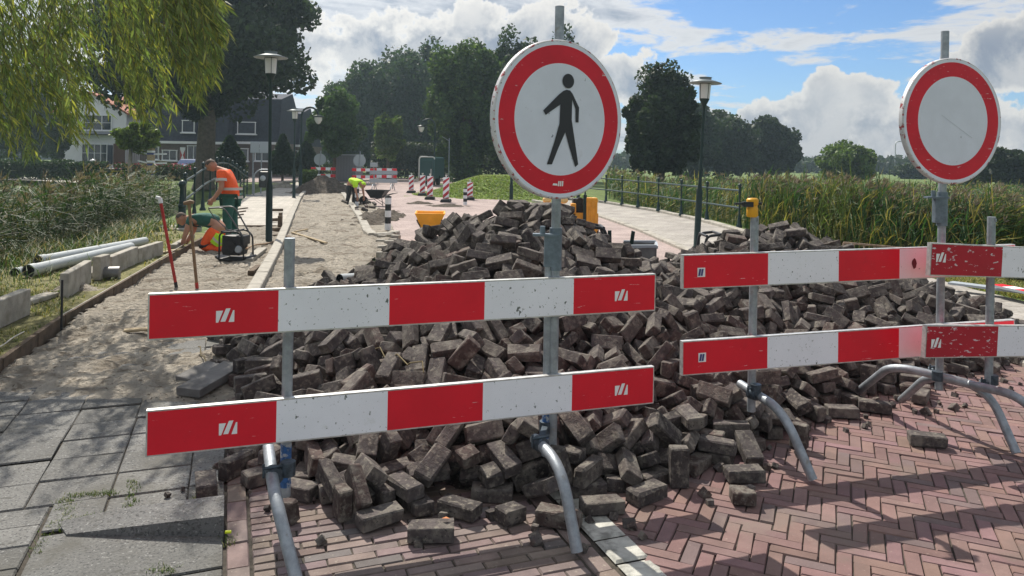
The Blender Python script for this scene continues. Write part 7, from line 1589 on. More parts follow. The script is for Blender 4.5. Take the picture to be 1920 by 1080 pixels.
c = AT(647, 320, 53); t = T('container', 'grey corrugated container behind the right round sign back', 'container', (c.x, 54, 0)); m = MB(); m.box((0, 0, .95), (1.7, 2.2, 1.85)); [m.box((-.8+.2*k, -1.13, .95), (.09, .06, 1.7)) for k in range(9)]; m.obj('body', CONT, t); m = MB(); m.box((0, 0, 1.92), (1.8, 2.3, .08)); m.obj('lid', GRYP, t)
# green rounded trailer
c = G(800, 348); D = c.y; t = T('site_trailer', 'dark green box trailer with a rounded pale-edged roof on the far road', 'trailer', (c.x, D, 0), rad(-6)); w_ = 41/FOC*D; h = 54/FOC*D
m = MB(); W2 = w_*.36; R_ = [(-W2, .45), (W2, .45), (W2, h-.15), (W2-.05, h-.04), (W2-.15, h), (-W2+.15, h), (-W2+.05, h-.04), (-W2, h-.15)]
m.slab_xz(R_, 0, 3.2); m.obj('box_body', TRLG, t)
m = MB(); rim = [(-W2, 0, .45)]+[(a_, 0, b_) for a_, b_ in R_[:1:-1]][:0]+[(-W2, 0, h-.15), (-W2+.05, 0, h-.04), (-W2+.15, 0, h), (W2-.15, 0, h), (W2-.05, 0, h-.04), (W2, 0, h-.15)]; m.tube([(a_, -.02, b_) for a_, _, b_ in rim], .045, 6); m.obj('roof_trim', M('pale_trim', (.5, .52, .5), .5), t)
m = MB(); m.box((0, -.02, .38), (W2*2, .1, .16)); [m.box((x, -.05, .5), (.16, .04, .1)) for x in (-W2*.8, W2*.8)]; m.obj('bumper', M('trailer_bumper', (.22, .12, .06), .6), t)
for x in (-W2+.1, W2-.1): m = MB(); m.lathe((x, 1.6, .32), [(.32, -.1), (.32, .1)], 16, axis=Vector((1, 0, 0))); m.obj('wheel', RUBR, t)
m = MB(); m.box((0, -.02, h*.55), (W2*1.5, .03, h*.62)); dd = m.obj('rear_door', M('trailer_door', (.015, .055, .055), .35), t); m = MB(); m.box((W2*.55, -.05, h*.5), (.05, .04, .3)); m.obj('handle', ALU, dd)
# white thin pole and camera mast near mound
b = G(841, 345); t = T('thin_pole', 'thin pale pole with small arm beside the big green tree', 'pole', (b.x, b.y, 0)); m = MB(); m.tube([(0, 0, 0), (0, 0, 3.2)], .035, 8); m.tube([(0, 0, 3.0), (-.5, 0, 3.3)], .02, 6); m.obj('pole_body', GALV, t)
# ---- barrows, tubs, sand heap
def barrow(label, px, by, sc, tubmat, rz=0):
    b = G(px, by); t = T('wheelbarrow', label, 'wheelbarrow', (b.x, b.y, 0), rz); t.scale = (sc,)*3
    m = MB(); top = [(-.48, -.33, .66), (.42, -.33, .66), (.42, .33, .66), (-.48, .33, .66)]; bot = [(-.26, -.2, .32), (.2, -.2, .32), (.2, .2, .32), (-.26, .2, .32)]
    ti = [(x*.95, y*.93, z-.005) for x, y, z in top]; bi = [(x*.93, y*.9, z+.015) for x, y, z in bot]
    m.add(top+bot+ti+bi, [(0, 4, 5, 1)[::-1], (1, 5, 6, 2)[::-1], (2, 6, 7, 3)[::-1], (3, 7, 4, 0)[::-1], (4, 7, 6, 5)[::-1], (8, 9, 13, 12)[::-1], (9, 10, 14, 13)[::-1], (10, 11, 15, 14)[::-1], (11, 8, 12, 15)[::-1], (12, 13, 14, 15), (0, 1, 9, 8), (1, 2, 10, 9), (2, 3, 11, 10), (3, 0, 8, 11)], 0)
    m.tube([Vector(p) for p in top+top[:1]], .014, 6); m.obj('tub', tubmat, t)
    m = MB()
    for s_ in (-1, 1): m.tube(fillet([(.62, s_*.07, .2), (-.1, s_*.2, .3), (-.62, s_*.27, .5), (-.85, s_*.27, .55)], .1, 3), .017, 8); m.tube([(-.3, s_*.2, .34), (-.38, s_*.24, .0)], .015, 6); m.tube([(.1, s_*.18, .3), (-.38, s_*.24, .02)], .012, 6)
    m.obj('frame', BLKM, t)
    m = MB(); m.lathe((.60, 0, .2), [(.1, -.03), (.19, -.04), (.2, 0), (.19, .04), (.1, .03)], 16, axis=Vector((0, 1, 0))); m.obj('wheel', RUBR, t)
    return t
barrow('yellow-orange plastic tub barrow standing behind the left shoulder of the big heap', 806, 452, .92, ORTB, rad(95)); barrow('dark metal wheelbarrow left of the road beside the bent worker in yellow', 706, 385, .85, BLKM, rad(170))
def mound(name, label, cat, c, rx, ry, h, mat, seed, n=22, rough=.08):
    m = MB(); vs = []
    for j in range(n+1):
        for i in range(n+1):
            u = i/n*2-1; v_ = j/n*2-1; r = math.hypot(u, v_); x, y = u*rx, v_*ry
            vs.append((x, y, h*(1-sst(r, .0, 1.0))+(rough*nz(x+seed, y, 3.2)+rough*.5*nz(x, y+seed, 8)) * (1 if r < 1 else 0)-.03))
    m.add(vs, [(j*(n+1)+i, j*(n+1)+i+1, (j+1)*(n+1)+i+1, (j+1)*(n+1)+i) for j in range(n) for i in range(n)], 0, True)
    return tag(m.obj(name, mat, loc=c), label, cat)
mound('sand_heap', 'dark earthy sand heap at the far end of the dug-up lane', 'sand heap', G(607, 362), 1.9, 1.5, .85, SOIL, 3, 30, .12)
mound('soil_pile', 'low lumpy pile of dark sand between the middle kerb and the road', 'soil', G(705, 408), .75, 3.2, .20, SOIL, 8, 34, .16)
mound('soil_pile', 'small pile of dug sand beside the foremost verge board', 'soil', G(140, 542, .13)+Vector((0, 0, .01)), .34, .28, .11, SAND, 12, 34, .07)
for (px, py, lab, rx) in [(790, 381, 'dark base plate with sand below the first beacons', .5), (838, 386, 'small sand ridge before the lone beacon', .7), (745, 345, 'x', 1)][:2]: mound('sand_ridge', lab, 'sand', G(px, py), rx*1.3, .5, .10, SOIL, px, 14, .06)
# ---- concrete kerb blocks and planks lying on the verge
def block(name, label, cat, pa, pb, z, th, ht, mat, lean=0):
    a = G(*pa, z); b = G(*pb, z); m = MB(); m.beam(a+Vector((0, 0, ht/2)), b+Vector((0, 0, ht/2)), th, ht); return tag(m.obj(name, mat, bevel=.01), label, cat)
ZV = .13
block('kerb_block', 'upright concrete kerb block cut by the left edge of the photo', 'concrete block', (-70, 645), (47, 590), ZV, .10, .26, CONC)
block('kerb_block', 'upright concrete kerb block behind the iron stake with the string', 'concrete block', (120, 560), (164, 530), ZV, .09, .28, CONC)
block('kerb_block', 'short upright concrete block standing crosswise between two kerb blocks', 'concrete block', (180, 526), (199, 519), ZV, .10, .30, CONC)
block('kerb_block', 'long upright concrete kerb block, the farther one near the grey pipes', 'concrete block', (202, 517), (252, 494), ZV, .10, .25, CONC)
block('kerb_block', 'upright concrete kerb block at the far end of the row, touching the long one', 'concrete block', (253, 494), (300, 478), ZV, .10, .22, CONC)
block('kerb_block', 'concrete kerb block set in the edge of the sand by the kneeling worker', 'concrete block', (325, 480), (360, 458), .0, .10, .20, CONC)
block('wood_plank', 'flat pale slab lying across the verge behind the crosswise block', 'plank', (128, 530), (186, 506), ZV+.02, .22, .05, CONL)
block('wood_plank', 'flat pale board lying on the sandy verge at the left', 'plank', (45, 572), (98, 556), ZV+.01, .16, .05, CONL)
block('wood_plank', 'short thin plank lying on the grass beyond the red handle', 'plank', (300, 476), (332, 470), ZV, .07, .03, WOOD)
block('wood_plank', 'pale flat batten lying on the sand left of the near barrier board', 'plank', (232, 622), (300, 618), .04, .09, .025, WOOD)
block('wood_plank', 'long thin batten lying slantwise on the sand of the dug-up lane', 'plank', (548, 437), (612, 457), .05, .06, .03, WOOD)
block('wood_plank', 'short thin batten above the slanting one on the sand of the lane', 'plank', (552, 436), (577, 431), .05, .05, .03, WOOD)
block('steel_strip', 'dark straight edge strip along the end of the paved walkway', 'edge strip', (404, 425), (541, 425), .03, .07, .035, WODD)
block('concrete_slab', 'pale triangular-looking slab lying right of the plate compactor', 'concrete slab', (463, 492), (492, 470), .03, .16, .06, CONL)
for i, (a_, b_, lab) in enumerate([((511, 396), (531, 396), 'dark strip by the kerb beyond the near lamp, the farthest'), ((500, 416), (524, 414), 'dark hooked strip by the kerb beyond the near lamp'), ((512, 434), (528, 433), 'dark brick beside the kerb right of the near lamp, upper'), ((512, 447), (528, 446), 'dark brick beside the kerb right of the near lamp, middle'), ((530, 446), (546, 452), 'dark block lying across the left kerb'), ((470, 518), (484, 506), 'dark block lying against the left kerb on the sand')]):
    block('loose_block', lab, 'block', a_, b_, .03, .09, .08, WODD)
for (px, py, lab) in [(526, 400, 'small dark upright block beside the left kerb, the farther'), (525, 420, 'dark upright board end beside the left kerb')]:
    p = G(px, py+8); m = MB(); m.box((0, 0, .14 if px == 525 else .06), (.09, .09, .32 if px == 525 else .16)); tag(m.obj('upright_block', WODD, loc=p), lab, 'block')
# thin dark strips laid sideways by the standing worker
for i in range(4):
    a = G(432+i*3, 412-i*6); b = G(452+i*4, 409-i*6); m = MB(); m.beam(a+Vector((0, 0, .02)), b+Vector((0, 0, .02)), .05, .04)
    tag(m.obj('short_strip', WODD), 'short dark strip at the ragged edge of the new walkway by the standing worker', 'strip', 'short strips at the walkway edge')
# grey pipes
def pipe(label, pa, pb, r, z, sink=0):
    a = G(*pa, z); b = G(*pb, z); t = T('pvc_pipe', label, 'pipe', (a.x, a.y, a.z)); d = b-a; u = d.normalized(); m = MB()
    m.tube([(0, 0, 0), tuple(d)], r, 18, 0, caps=False); m.tube([tuple(u*-.001), tuple(u*.12)], r*1.12, 18, 0, caps=False); m.tube([tuple(u*.001), tuple(u*.6)], r*.9, 18, 1, caps=False)
    m.lathe(tuple(u*.015), [(.0, 0), (r*.95, 0)], 18, 1, axis=u); m.obj('pipe_body', [PVC, BLKM], t); return t  # black lining and disc paint in the shade inside the open end
pipe('longest grey plastic pipe lying on the verge grass, open end towards the camera', (53, 508), (245, 463), .075, .22); pipe('grey plastic pipe lying behind the longest one, its open end a little farther', (72, 489), (272, 452), .07, .24); pipe('short grey pipe end poking out at the far left beneath the longest pipe', (28, 512), (62, 505), .06, .17)
a = heap_hit(660, 522, .10); t = T('pvc_pipe', 'grey pipe end sticking out from the left side of the big heap', 'pipe', a, rad(12)); m = MB(); m.tube([(-.12, -.14, .01), (.30, .22, -.03)], .058, 18, caps=False); m.tube([(-.1195, -.139, .01), (.28, .2, -.03)], .052, 18, 1, caps=False); m.lathe((-.10, -.12, .008), [(0, 0), (.056, 0)], 18, 1, axis=Vector((.42, .36, -.04))); m.obj('pipe_body', [PVC, BLKM], t)  # the opening's inner shade is painted as a black lining and disc
for k in range(16):
    p = G(random.uniform(640, 705), random.uniform(380, 400)); place_brick(p+Vector((0, 0, random.uniform(.05, .16))), Euler((random.uniform(-.4, .4), random.uniform(-.4, .4), random.random()*3)).to_quaternion(), .208, 'dark brick lying in the dug soil beside the far worker in yellow', 'bricks beside the far worker')
m = MB(); p = G(210, 512, .2); m.lathe(tuple(p), [(.085, -.09), (.085, .09)], 16, axis=Vector((1, .3, 0))); tag(m.obj('pipe_piece', STEEL), 'short round grey pipe piece beside the long concrete kerb block', 'pipe piece')
# stake and string, handles
p = G(115, 626); t = T('iron_stake', 'thin dark iron stake at the near corner of the verge, holding the string', 'stake', (p.x, p.y, -.1)); m = MB(); m.tube([(0, 0, 0), (0, 0, .62)], .011, 7); m.obj('rod', BLKM, t)
m = MB(); a = G(117, 590, .17); b = G(345, 458, .17); m.tube([a, a.lerp(b, .5)-Vector((0, 0, .01)), b], .0045, 5); tag(m.obj('string_line', STRG), 'taut pale string stretched along the verge edge', 'string')
m = MB(); pts = [G(a_, b_, .16) for a_, b_ in [(-40, 665), (5, 648), (25, 632), (45, 622)]]; m.tube(fillet(pts, .1, 4), .006, 5); tag(m.obj('loose_wire', STRG), 'loose pale wire lying in the grass at the left edge', 'wire')
def handle(label, pa, pt, by, mats, grip):
    b = G(*pa); D = b.y; tp = AT(pt[0], pt[1], D-.1); t = T('tool_handle', label, 'tool', (b.x, b.y, 0)); v_ = tp-b
    m = MB(); m.tube([tuple(-v_*.06), tuple(v_)], .019, 10, 0); m.tube([tuple(-v_*.05), tuple(v_*.10)], .021, 10, 1); m.obj('shaft', mats, t)
    m = MB()
    if grip == 'cap': m.tube([tuple(v_*.95), tuple(v_*1.0)], .026, 10); m.tube([tuple(v_*1.0), tuple(v_*1.0+Vector((-.05, .0, .012)))], .022, 10)
    else: m.tube([tuple(v_*.99+Vector((-.06, -.01, .0))), tuple(v_*1.0+Vector((.02, 0, .01))), tuple(v_*.99+Vector((.06, .01, .015)))], [.022, .03, .018], 10)
    m.obj('grip', [mats[2]], t)
handle('bright red tool shaft leaning in the sand, left of the wooden one', (332, 546), (300, 372), 0, [SHRD, BLKM, WPAINT], 'cap'); handle('brown wooden tool shaft with a T-grip leaning in the sand, right of the red one', (370, 546), (354, 380), 0, [HNDL, SHRD, HNDL], 't')
# ---- plate compactor
p = G(442, 492); t = T('plate_compactor', 'black plate compactor with a tubular frame and bent handle on the sand', 'plate compactor', (p.x, p.y, .02), rad(-8)); t.scale = (.84, .84, .84)
m = MB(); m.box((0, 0, .05), (.48, .42, .05)); m.box((.28, 0, .08), (.1, .42, .04), Euler((0, rad(-35), 0)).to_matrix()); m.box((-.28, 0, .08), (.1, .42, .04), Euler((0, rad(35), 0)).to_matrix()); m.obj('base_plate', BLKM, t, bevel=.008)
m = MB(); m.box((-.02, 0, .34), (.38, .32, .34)); m.lathe((-.02, -.17, .30), [(.11, -.02), (.12, 0), (.1, .03)], 16, axis=Vector((0, 1, 0))); m.box((.15, 0, .42), (.16, .26, .18)); m.box((-.02, 0, .17), (.36, .32, .08)); m.obj('engine', BLKM, t, bevel=.02)
m = MB(); m.lathe((.14, -.17, .25), [(.06, -.02), (.08, 0), (.06, .02)], 14, axis=Vector((0, 1, 0))); m.obj('recoil_cover', GRYP, t)
m = MB()
for s_ in (-1, 1): m.tube(fillet([(-.24, s_*.19, .08), (-.24, s_*.19, .56), (.1, s_*.19, .60), (.24, s_*.19, .5), (.26, s_*.19, .08)], .09, 5), .017, 8)
m.tube([(-.2, -.19, .585), (-.2, .19, .585)], .017, 8); m.tube([(.05, -.19, .6), (.05, .19, .6)], .017, 8); m.obj('roll_frame', BLKM, t)
m = MB()
for s_ in (-1, 1): m.tube(fillet([(.22, s_*.15, .50), (.02, s_*.17, .80), (-.16, s_*.19, 1.05), (-.46, s_*.2, 1.03)], .10, 5), .015, 8)
m.tube([(-.46, -.2, 1.03), (-.46, .2, 1.03)], .017, 8); m.tube(fillet([(-.47, -.2, 1.02), (-.40, -.12, .85), (-.1, -.1, .6)], .1, 4), .01, 6); m.obj('handle', M('handle_grey', (.12, .12, .12), .4, .3), t)
m = MB(); m.tube(fillet([G(525, 450, .05), G(500, 457, .05), G(478, 459, .07), G(462, 466, .3)], .15, 4), .016, 8); tag(m.obj('hose', M('hose_tan', (.3, .2, .12), .7)), 'tan hose running from the compactor to the kerb past the lamp foot', 'hose')
# box-like frame machine between lamps
p = G(495, 368); t = T('upright_barrow', 'dark upright frame with a pale disc just left of the near lamp', 'hand barrow', (p.x, p.y, 0), rad(10))
m = MB(); m.tube(fillet([(-.42, 0, 0), (-.42, 0, .95), (-.2, 0, 1.15), (.28, 0, 1.15), (.30, 0, .2)], .12, 4), .03, 8); m.tube([(-.42, 0, .02), (-.7, -.25, .05)], .03, 6); m.tube([(-.42, 0, .02), (.0, -.2, .05)], .03, 6); m.obj('frame', GALV, t)
m = MB(); m.box((.02, .05, .72), (.50, .22, .70)); m.obj('box_body', BLKM, t, bevel=.06); m = MB(); m.lathe((-.05, -.08, .78), [(.03, -.01), (.12, 0), (.12, .01)], 16, axis=Vector((0, 1, 0))); m.obj('pale_disc', GRYP, t)
p = G(530, 352); t = T('slab_stack', 'low stack of pale slabs and boards on the lawn between the left lamps', 'slab stack', (p.x, p.y, 0)); m = MB(); m.box((0, 0, .1), (1.0, .7, .18)); m.box((-.2, 0, .26), (1.1, .6, .08), Euler((0, .05, .2)).to_matrix()); m.box((.4, .1, .36), (.8, .5, .08), Euler((0, -.04, .5)).to_matrix()); m.obj('slabs', CONC, t)
# ---- yellow machine behind the crest
D = 14.6; c = AT(1068, 392, D); t = T('yellow_machine', 'yellow-orange compact machine standing behind the crest of the big heap under the sign', 'machine', (c.x, D, 0), rad(0)); zt = AT(1068, 366, D).z
m = MB(); m.box((0, .5, .55), (1.14, 1.0, .35)); m.box((.42, -.02, zt/2+.02), (.23, .25, zt-.12)); m.box((-.45, .0, .62), (.20, .2, .58)); m.box((-.12, .05, .60), (.16, .2, .52)); m.box((.08, .1, .62), (.1, .2, .58)); [m.box((x, -.155, zt/2), (.025, .03, zt-.2)) for x in (.34, .42, .50)]
m.obj('body', YELM, t, bevel=.02)
m = MB(); m.box((.2, .3, .85), (.24, .3, .3)); m.tube([(.13, .2, .95), (.2, .1, 1.02), (.3, .2, .98)], .02, 6); m.tube([(-.3, .1, .8), (-.28, .0, 1.0)], .02, 6); m.obj('engine', BLKM, t, bevel=.02)
m = MB(); m.tube([(.29, -.12, 0), (.29, -.12, zt+.02)], .035, 8); m.obj('guard_post', DGRN, t)
m = MB(); [m.ball((x, 0, zt-.10), (.09, .08, .07), 10) for x in (-.45, -.12, .48)]; m.obj('caps', M('pale_highlight_yellow', (.75, .5, .2), .35), t)  # rounded tops, their highlight painted in as a paler yellow
for x in (-.5, .5): m = MB(); m.lathe((x, .5, .3), [(.2, -.12), (.3, -.1), (.3, .1), (.2, .12)], 16, axis=Vector((1, 0, 0))); m.obj('wheel', RUBR, t)
# black tubular loops
def loop(label, pts, D, r=.022):
    P = [AT(a_, b_, D) for a_, b_ in pts]; t = T('tubular_handle', label, 'machine handle', (P[-1].x, D, 0)); o0 = Vector((P[-1].x, D, 0)); P = [p-o0 for p in P]
    q = [p+Vector((0, .4, 0)) for p in P]; m = MB(); m.tube(fillet(P, .14, 5), r, 8); m.tube(fillet(q, .14, 5), r, 8); m.tube([P[0], q[0]], r, 8); m.tube([P[1], q[1]], r, 8); m.obj('tube_frame', BLKM, t)
    m = MB(); m.box((P[-1].x*.5+P[0].x*.5, .25, .28), (.5, .4, .5)); m.obj('machine_body', BLKM, t, bevel=.04)
loop('black bent tubular machine handle at the right shoulder of the big heap', [(1100, 425), (1132, 428), (1138, 445), (1138, 540)], 8.9, .02); loop('black curved tubular machine handle left of the top of the right heap', [(1352, 440), (1326, 443), (1322, 460), (1322, 520)], 10.2, .02)
# ---- steel trough with two tubes
t = T('steel_trough', 'open grey steel trough with two dark tubes sticking out, right of the big heap', 'steel bin', (1.36, 8.3, 0), rad(-10)); t.scale = (.8, .9, 1.22)
m = MB(); h = .68; L = .34; w_ = .26
O = [(-L, -w_, 0), (L, -w_, 0), (L, w_, 0), (-L, w_, 0)]; Tp = [(-L, -w_, h*.62), (-L*.2, -w_-.02, h), (L, -w_, h+.02), (L, w_, h+.02), (-L, w_, h*.95)]
m.box((L*.95, 0, h/2), (.02, w_*2, h)); m.slab_xz([(-L, 0), (L, 0), (L, h), (-L*.35, h), (-L, h*.55)], w_-.02, w_); m.slab_xz([(-L*.35, 0), (L, 0), (L, h), (-L*.1, h*.97), (-L*.35, h*.9)], -w_, -w_+.02); m.box((0, 0, .02), (L*2, w_*2, .03))
m.obj('bin_body', STEEL, t); m = MB(); m.beam((-L*.1, -w_, h), (L, -w_, h+.01), .035, .025); m.beam((-L*.35, w_, h), (L, w_, h+.01), .035, .025); m.beam((L, -w_, h), (L, w_, h), .035, .025); m.obj('rim', GRYP, t)
for (x, dx) in ((-.28, -.03), (-.12, .14)): m = MB(); m.tube([(x, 0, .1), (x+dx, -.02, h+.12)], .028, 10); m.obj('tube', DGRN, t)
# cobbles by the middle kerb end
for i in range(12):
    px = 716+(i % 3)*12+random.uniform(-3, 3); py = 447+(i//3)*11+random.uniform(-2, 2); p = G(px, py); m = MB(); m.box((0, 0, .045), (.19, .12, .10), Euler((0, 0, random.uniform(-.4, .4))).to_matrix())
    o = m.obj('kerb_stone', CONC, bevel=.015, loc=p); tag(o, 'pale loose kerb stone lying at the rounded end of the middle kerb', 'stone', 'loose stones at the middle kerb end')
# frame panels behind right heap; boards lying at the far right
D = 13.2; a = AT(1582, 455, D); b = AT(1700, 466, D); t = T('stored_rack', 'rusty flat steel frame lying behind the top of the right heap before the reeds', 'steel frame', (a.x, D, 0)); v_ = b-a
m = MB(); zt = a.z; m.tube([(0, 0, zt), (v_.x, 0, b.z)], .022, 6); m.tube([(0, 0, zt-.28), (v_.x, 0, b.z-.25)], .022, 6)
for k in range(7): m.tube([(v_.x*k/6, 0, zt+(b.z-zt)*k/6), (v_.x*k/6-.04, 0, .0 if k in (0, 6) else zt-.28)], .016, 6)
m.obj('frame', M('rusty_metal', (.30, .22, .16), .7, .3, var=(20, .4)), t)
for i, (pa, pb, lab) in enumerate([((1782, 530), (1990, 556), 'grey-backed barrier board lying on the grass behind the right barriers, upper'), ((1868, 535), (1990, 560), 'red and white barrier board lying on the grass at the right edge, lower')]):
    a = G(*pa, .12+.05*i); b = G(*pb, .12+.05*i); t = T('stored_board', lab, 'barrier board', (a.x, a.y, a.z)); v_ = b-a; m = MB()
    m.beam((0, 0, 0), tuple(v_), .2, .03, 0); u = v_/5
    if i: [m.beam(tuple(u*k+Vector((0, -.002, .002))), tuple(u*(k+1)+Vector((0, -.002, .002))), .19, .032, 1+k % 2) for k in range(5)]
    m.obj('board', [GRYP, RED, WHT], t)
# yellow ear plug-like tip on the kerb edge
p = G(427, 1006); m = MB(); m.tube([p+Vector((-.012, 0, .02)), p+Vector((.014, .003, .02))], .007, 10); tag(m.obj('yellow_plug', M('fluo_yellow', (.7, .8, .03), .5)), 'tiny fluorescent yellow plug lying at the edge of the grey slabs', 'plug')
m = MB(); p = G(836, 972, .09); m.add([p+Vector(v_) for v_ in ((-.02, 0, 0), (0, -.012, .006), (.02, 0, 0), (0, .012, .003))], [(0, 1, 2, 3)]); tag(m.obj('fallen_leaf', M('orange_leaf', (.5, .16, .03), .6)), 'small orange fallen leaf on a brick at the front of the big heap', 'leaf')
# ================================================================== PEOPLE
def skin(name, J, E, mat, parent, sub=2, rs=1.0):
    """one continuous limb-and-trunk surface: J {key: (x, y, z, r[, r2])}, E edges"""
    keys = list(J); me = bpy.data.meshes.new(name); me.from_pydata([J[k][:3] for k in keys], [(keys.index(a), keys.index(b)) for a, b in E], [])
    o = bpy.data.objects.new(name, me); COL.objects.link(o); o.parent = parent
    o.modifiers.new('skin', 'SKIN'); L = me.skin_vertices[0].data
    for i, k in enumerate(keys):
        r = J[k][3]; r2 = J[k][4] if len(J[k]) > 4 else r; L[i].radius = (r*rs, r2*rs); L[i].use_root = (i == 0)
    s_ = o.modifiers.new('sub', 'SUBSURF'); s_.levels = sub; s_.render_levels = sub
    me.materials.append(mat); [setattr(p_, 'use_smooth', True) for p_ in me.polygons]
    o.modifiers['skin'].use_smooth_shade = True
    return o
def pick(J, ks, dr=0.0, k_=1.0): return {k: (*J[k][:3], *[r*k_+dr for r in J[k][3:]]) for k in ks}
def chain(*ks): return list(zip(ks, ks[1:]))
def head(parent, c, fwd, up, hair_mat, hair=True):
    fwd = Vector(fwd).normalized(); up = Vector(up).normalized(); side = up.cross(fwd).normalized(); up = fwd.cross(side).normalized()
    R = Matrix((side, fwd, up)).transposed(); c = Vector(c); m = MB()
    def bl(p, r): 
        t_ = MB(); t_.ball((0, 0, 0), r, 14); m.add([c+R @ (Vector(p)+Vector(v_)) for v_ in t_.v], t_.f, 0, True)
    bl((0, 0, 0), (.075, .093, .108)); bl((0, .04, -.055), (.055, .055, .06)); bl((0, .098, -.012), (.014, .020, .026))
    for s_ in (-1, 1): bl((s_*.076, -.005, -.01), (.012, .022, .032))
    bl((0, .083, -.062), (.028, .014, .010))
    h = m.obj('head_skin', SKIN, parent)
    m = MB()
    for s_ in (-1, 1):
        t_ = MB(); t_.ball((0, 0, 0), .011, 8); m.add([c+R @ (Vector((s_*.03, .082, .012))+Vector(v_)) for v_ in t_.v], t_.f, 0, True)
    m.obj('eyes', BLKM, parent)
    if hair:
        m = MB(); t_ = MB(); t_.ball((0, 0, 0), (.081, .098, .104), 16)
        vs = [Vector(v_) for v_ in t_.v]; fs = [f for f in t_.f if all(vs[i].z > .0+.35*vs[i].y for i in f)]
        m.add([c+R @ (v_+Vector((0, -.006, .010))) for v_ in vs], fs, 0, True); m.obj('hair', hair_mat, parent)
def hand(J, E, key, w_, dir_, palm, tag_, curl=.5):
    """palm, four unequal bent fingers and a thumb from its side, rooted in joint key"""
    d = Vector(dir_).normalized(); pn = Vector(palm).normalized(); sd = d.cross(pn).normalized(); w_ = Vector(w_)
    J[tag_+'p'] = (*(w_+d*.05), .026, .016); E.append((key, tag_+'p'))
    for i, (off, L) in enumerate(((-.03, .07), (-.01, .082), (.011, .078), (.030, .060))):
        a = w_+d*.085+sd*off; b = a+(d*(1-curl*.4)+pn*curl*.6).normalized()*L*.5; c = b+(d*(1-curl)+pn*curl).normalized()*L*.5
        for n_, q, r in (('a', a, .0105), ('b', b, .0095), ('c', c, .008)): J[tag_+n_+str(i)] = (*q, r)
        E += [(tag_+'p', tag_+'a'+str(i)), (tag_+'a'+str(i), tag_+'b'+str(i)), (tag_+'b'+str(i), tag_+'c'+str(i))]
    a = w_+d*.045-sd*.035; b = a+(d*.6-sd*.6+pn*.4).normalized()*.04; c = b+(d*.8+pn*.4).normalized()*.03
    for n_, q, r in (('ta', a, .012), ('tb', b, .011), ('tc', c, .009)): J[tag_+n_] = (*q, r)
    E += [(tag_+'p', tag_+'ta'), (tag_+'ta', tag_+'tb'), (tag_+'tb', tag_+'tc')]
def person(label, loc, rz, J, E, cloth, hd, bands=(), scale=1.0):
    t = T('person', label, 'person', loc, rz); t.scale = (scale,)*3
    hnd = {}; 
    skin('body', J, E, SKIN, t)
    head(t, *hd)
    for (nm, ks, es, dr, mat) in cloth: skin(nm, pick(J, ks, dr, 1.06), es, mat, t)
    for (nm, f) in bands: f(t)
    return t
# standing worker: local frame faces -x (towards the railing), y away from the camera
J = {'pel': (0, 0, .93, .135, .12), 'wa': (-.01, 0, 1.06, .125, .115), 'ch': (-.06, 0, 1.24, .145, .14), 'nk0': (-.13, 0, 1.40, .10, .09), 'nk': (-.20, 0, 1.44, .056), 'hd': (-.28, 0, 1.48, .055),
     'sl': (-.12, -.17, 1.36, .068), 'sr': (-.12, .17, 1.36, .068), 'el': (-.10, -.24, 1.09, .046), 'er': (-.14, .25, 1.10, .046), 'wl': (-.24, -.20, .88, .032), 'wr': (-.30, .16, .92, .032),
     'hl': (0, -.09, .88, .095), 'hr': (0, .09, .88, .095), 'kl': (-.03, -.11, .48, .064), 'kr': (.02, .12, .48, .064), 'al': (.02, -.12, .09, .044), 'ar': (.07, .13, .09, .044), 'tl': (-.14, -.13, .035, .036), 'tr': (-.09, .14, .035, .036)}
E = chain('pel', 'wa', 'ch', 'nk0', 'nk', 'hd')+chain('ch', 'sl', 'el', 'wl')+chain('ch', 'sr', 'er', 'wr')+chain('pel', 'hl', 'kl', 'al', 'tl')+chain('pel', 'hr', 'kr', 'ar', 'tr')
hand(J, E, 'wl', (-.24, -.20, .88), (-.55, .1, -.8), (.0, 1, 0), 'L'); hand(J, E, 'wr', (-.30, .16, .92), (-.55, -.1, -.8), (0, -1, 0), 'R')
def band(z0, z1, cx0, cx1, rx, ry, nm='reflective_band', mat=None):
    def f(t):
        m = MB(); n = 28; R0 = [(cx0+rx*math.cos(2*PI*k/n), ry*math.sin(2*PI*k/n), z0) for k in range(n)]; R1 = [(cx1+rx*math.cos(2*PI*k/n), ry*math.sin(2*PI*k/n), z1) for k in range(n)]
        m.add(R0+R1, [(k, (k+1) % n, n+(k+1) % n, n+k) for k in range(n)], 0, True); m.obj(nm, mat or REFL, t)
    return (nm, f)
p = G(398, 462); TRS = chain('pel', 'wa', 'ch', 'nk0')+chain('ch', 'sl', 'sle')+chain('ch', 'sr', 'sre')
J['sle'] = (-.11, -.215, 1.20, .066); J['sre'] = (-.13, .22, 1.20, .066); 
Jb = {k: v_ for k, v_ in J.items() if k not in ('sle', 'sre')}
wk = T('person', 'standing worker in an orange hi-vis shirt and green trousers, head bent, by the left railing', 'person', (p.x+.22, p.y+.3, 0), rad(8)); wk.scale = (1.10, 1.12, 1.02)
skin('body', Jb, E, SKIN, wk); head(wk, (-.34, 0, 1.52), (-.62, 0, -.78), (-.72, 0, .68), HAIR)
vest = {k: (*J[k][:3], *[r*1.04+.022 for r in J[k][3:]]) for k in ('pel', 'wa', 'ch', 'nk0', 'sl', 'sr', 'sle', 'sre')}; vest['pel'] = (0.02, 0, .82, .185, .165); vest['wa'] = (0, 0, 1.02, .178, .16)
skin('hi_vis_shirt', vest, TRS, ORNG, wk)
skin('trousers', pick(J, ['pel', 'hl', 'hr', 'kl', 'kr', 'al', 'ar'], .018, 1.05), chain('pel', 'hl', 'kl', 'al')+chain('pel', 'hr', 'kr', 'ar'), TROU, wk)
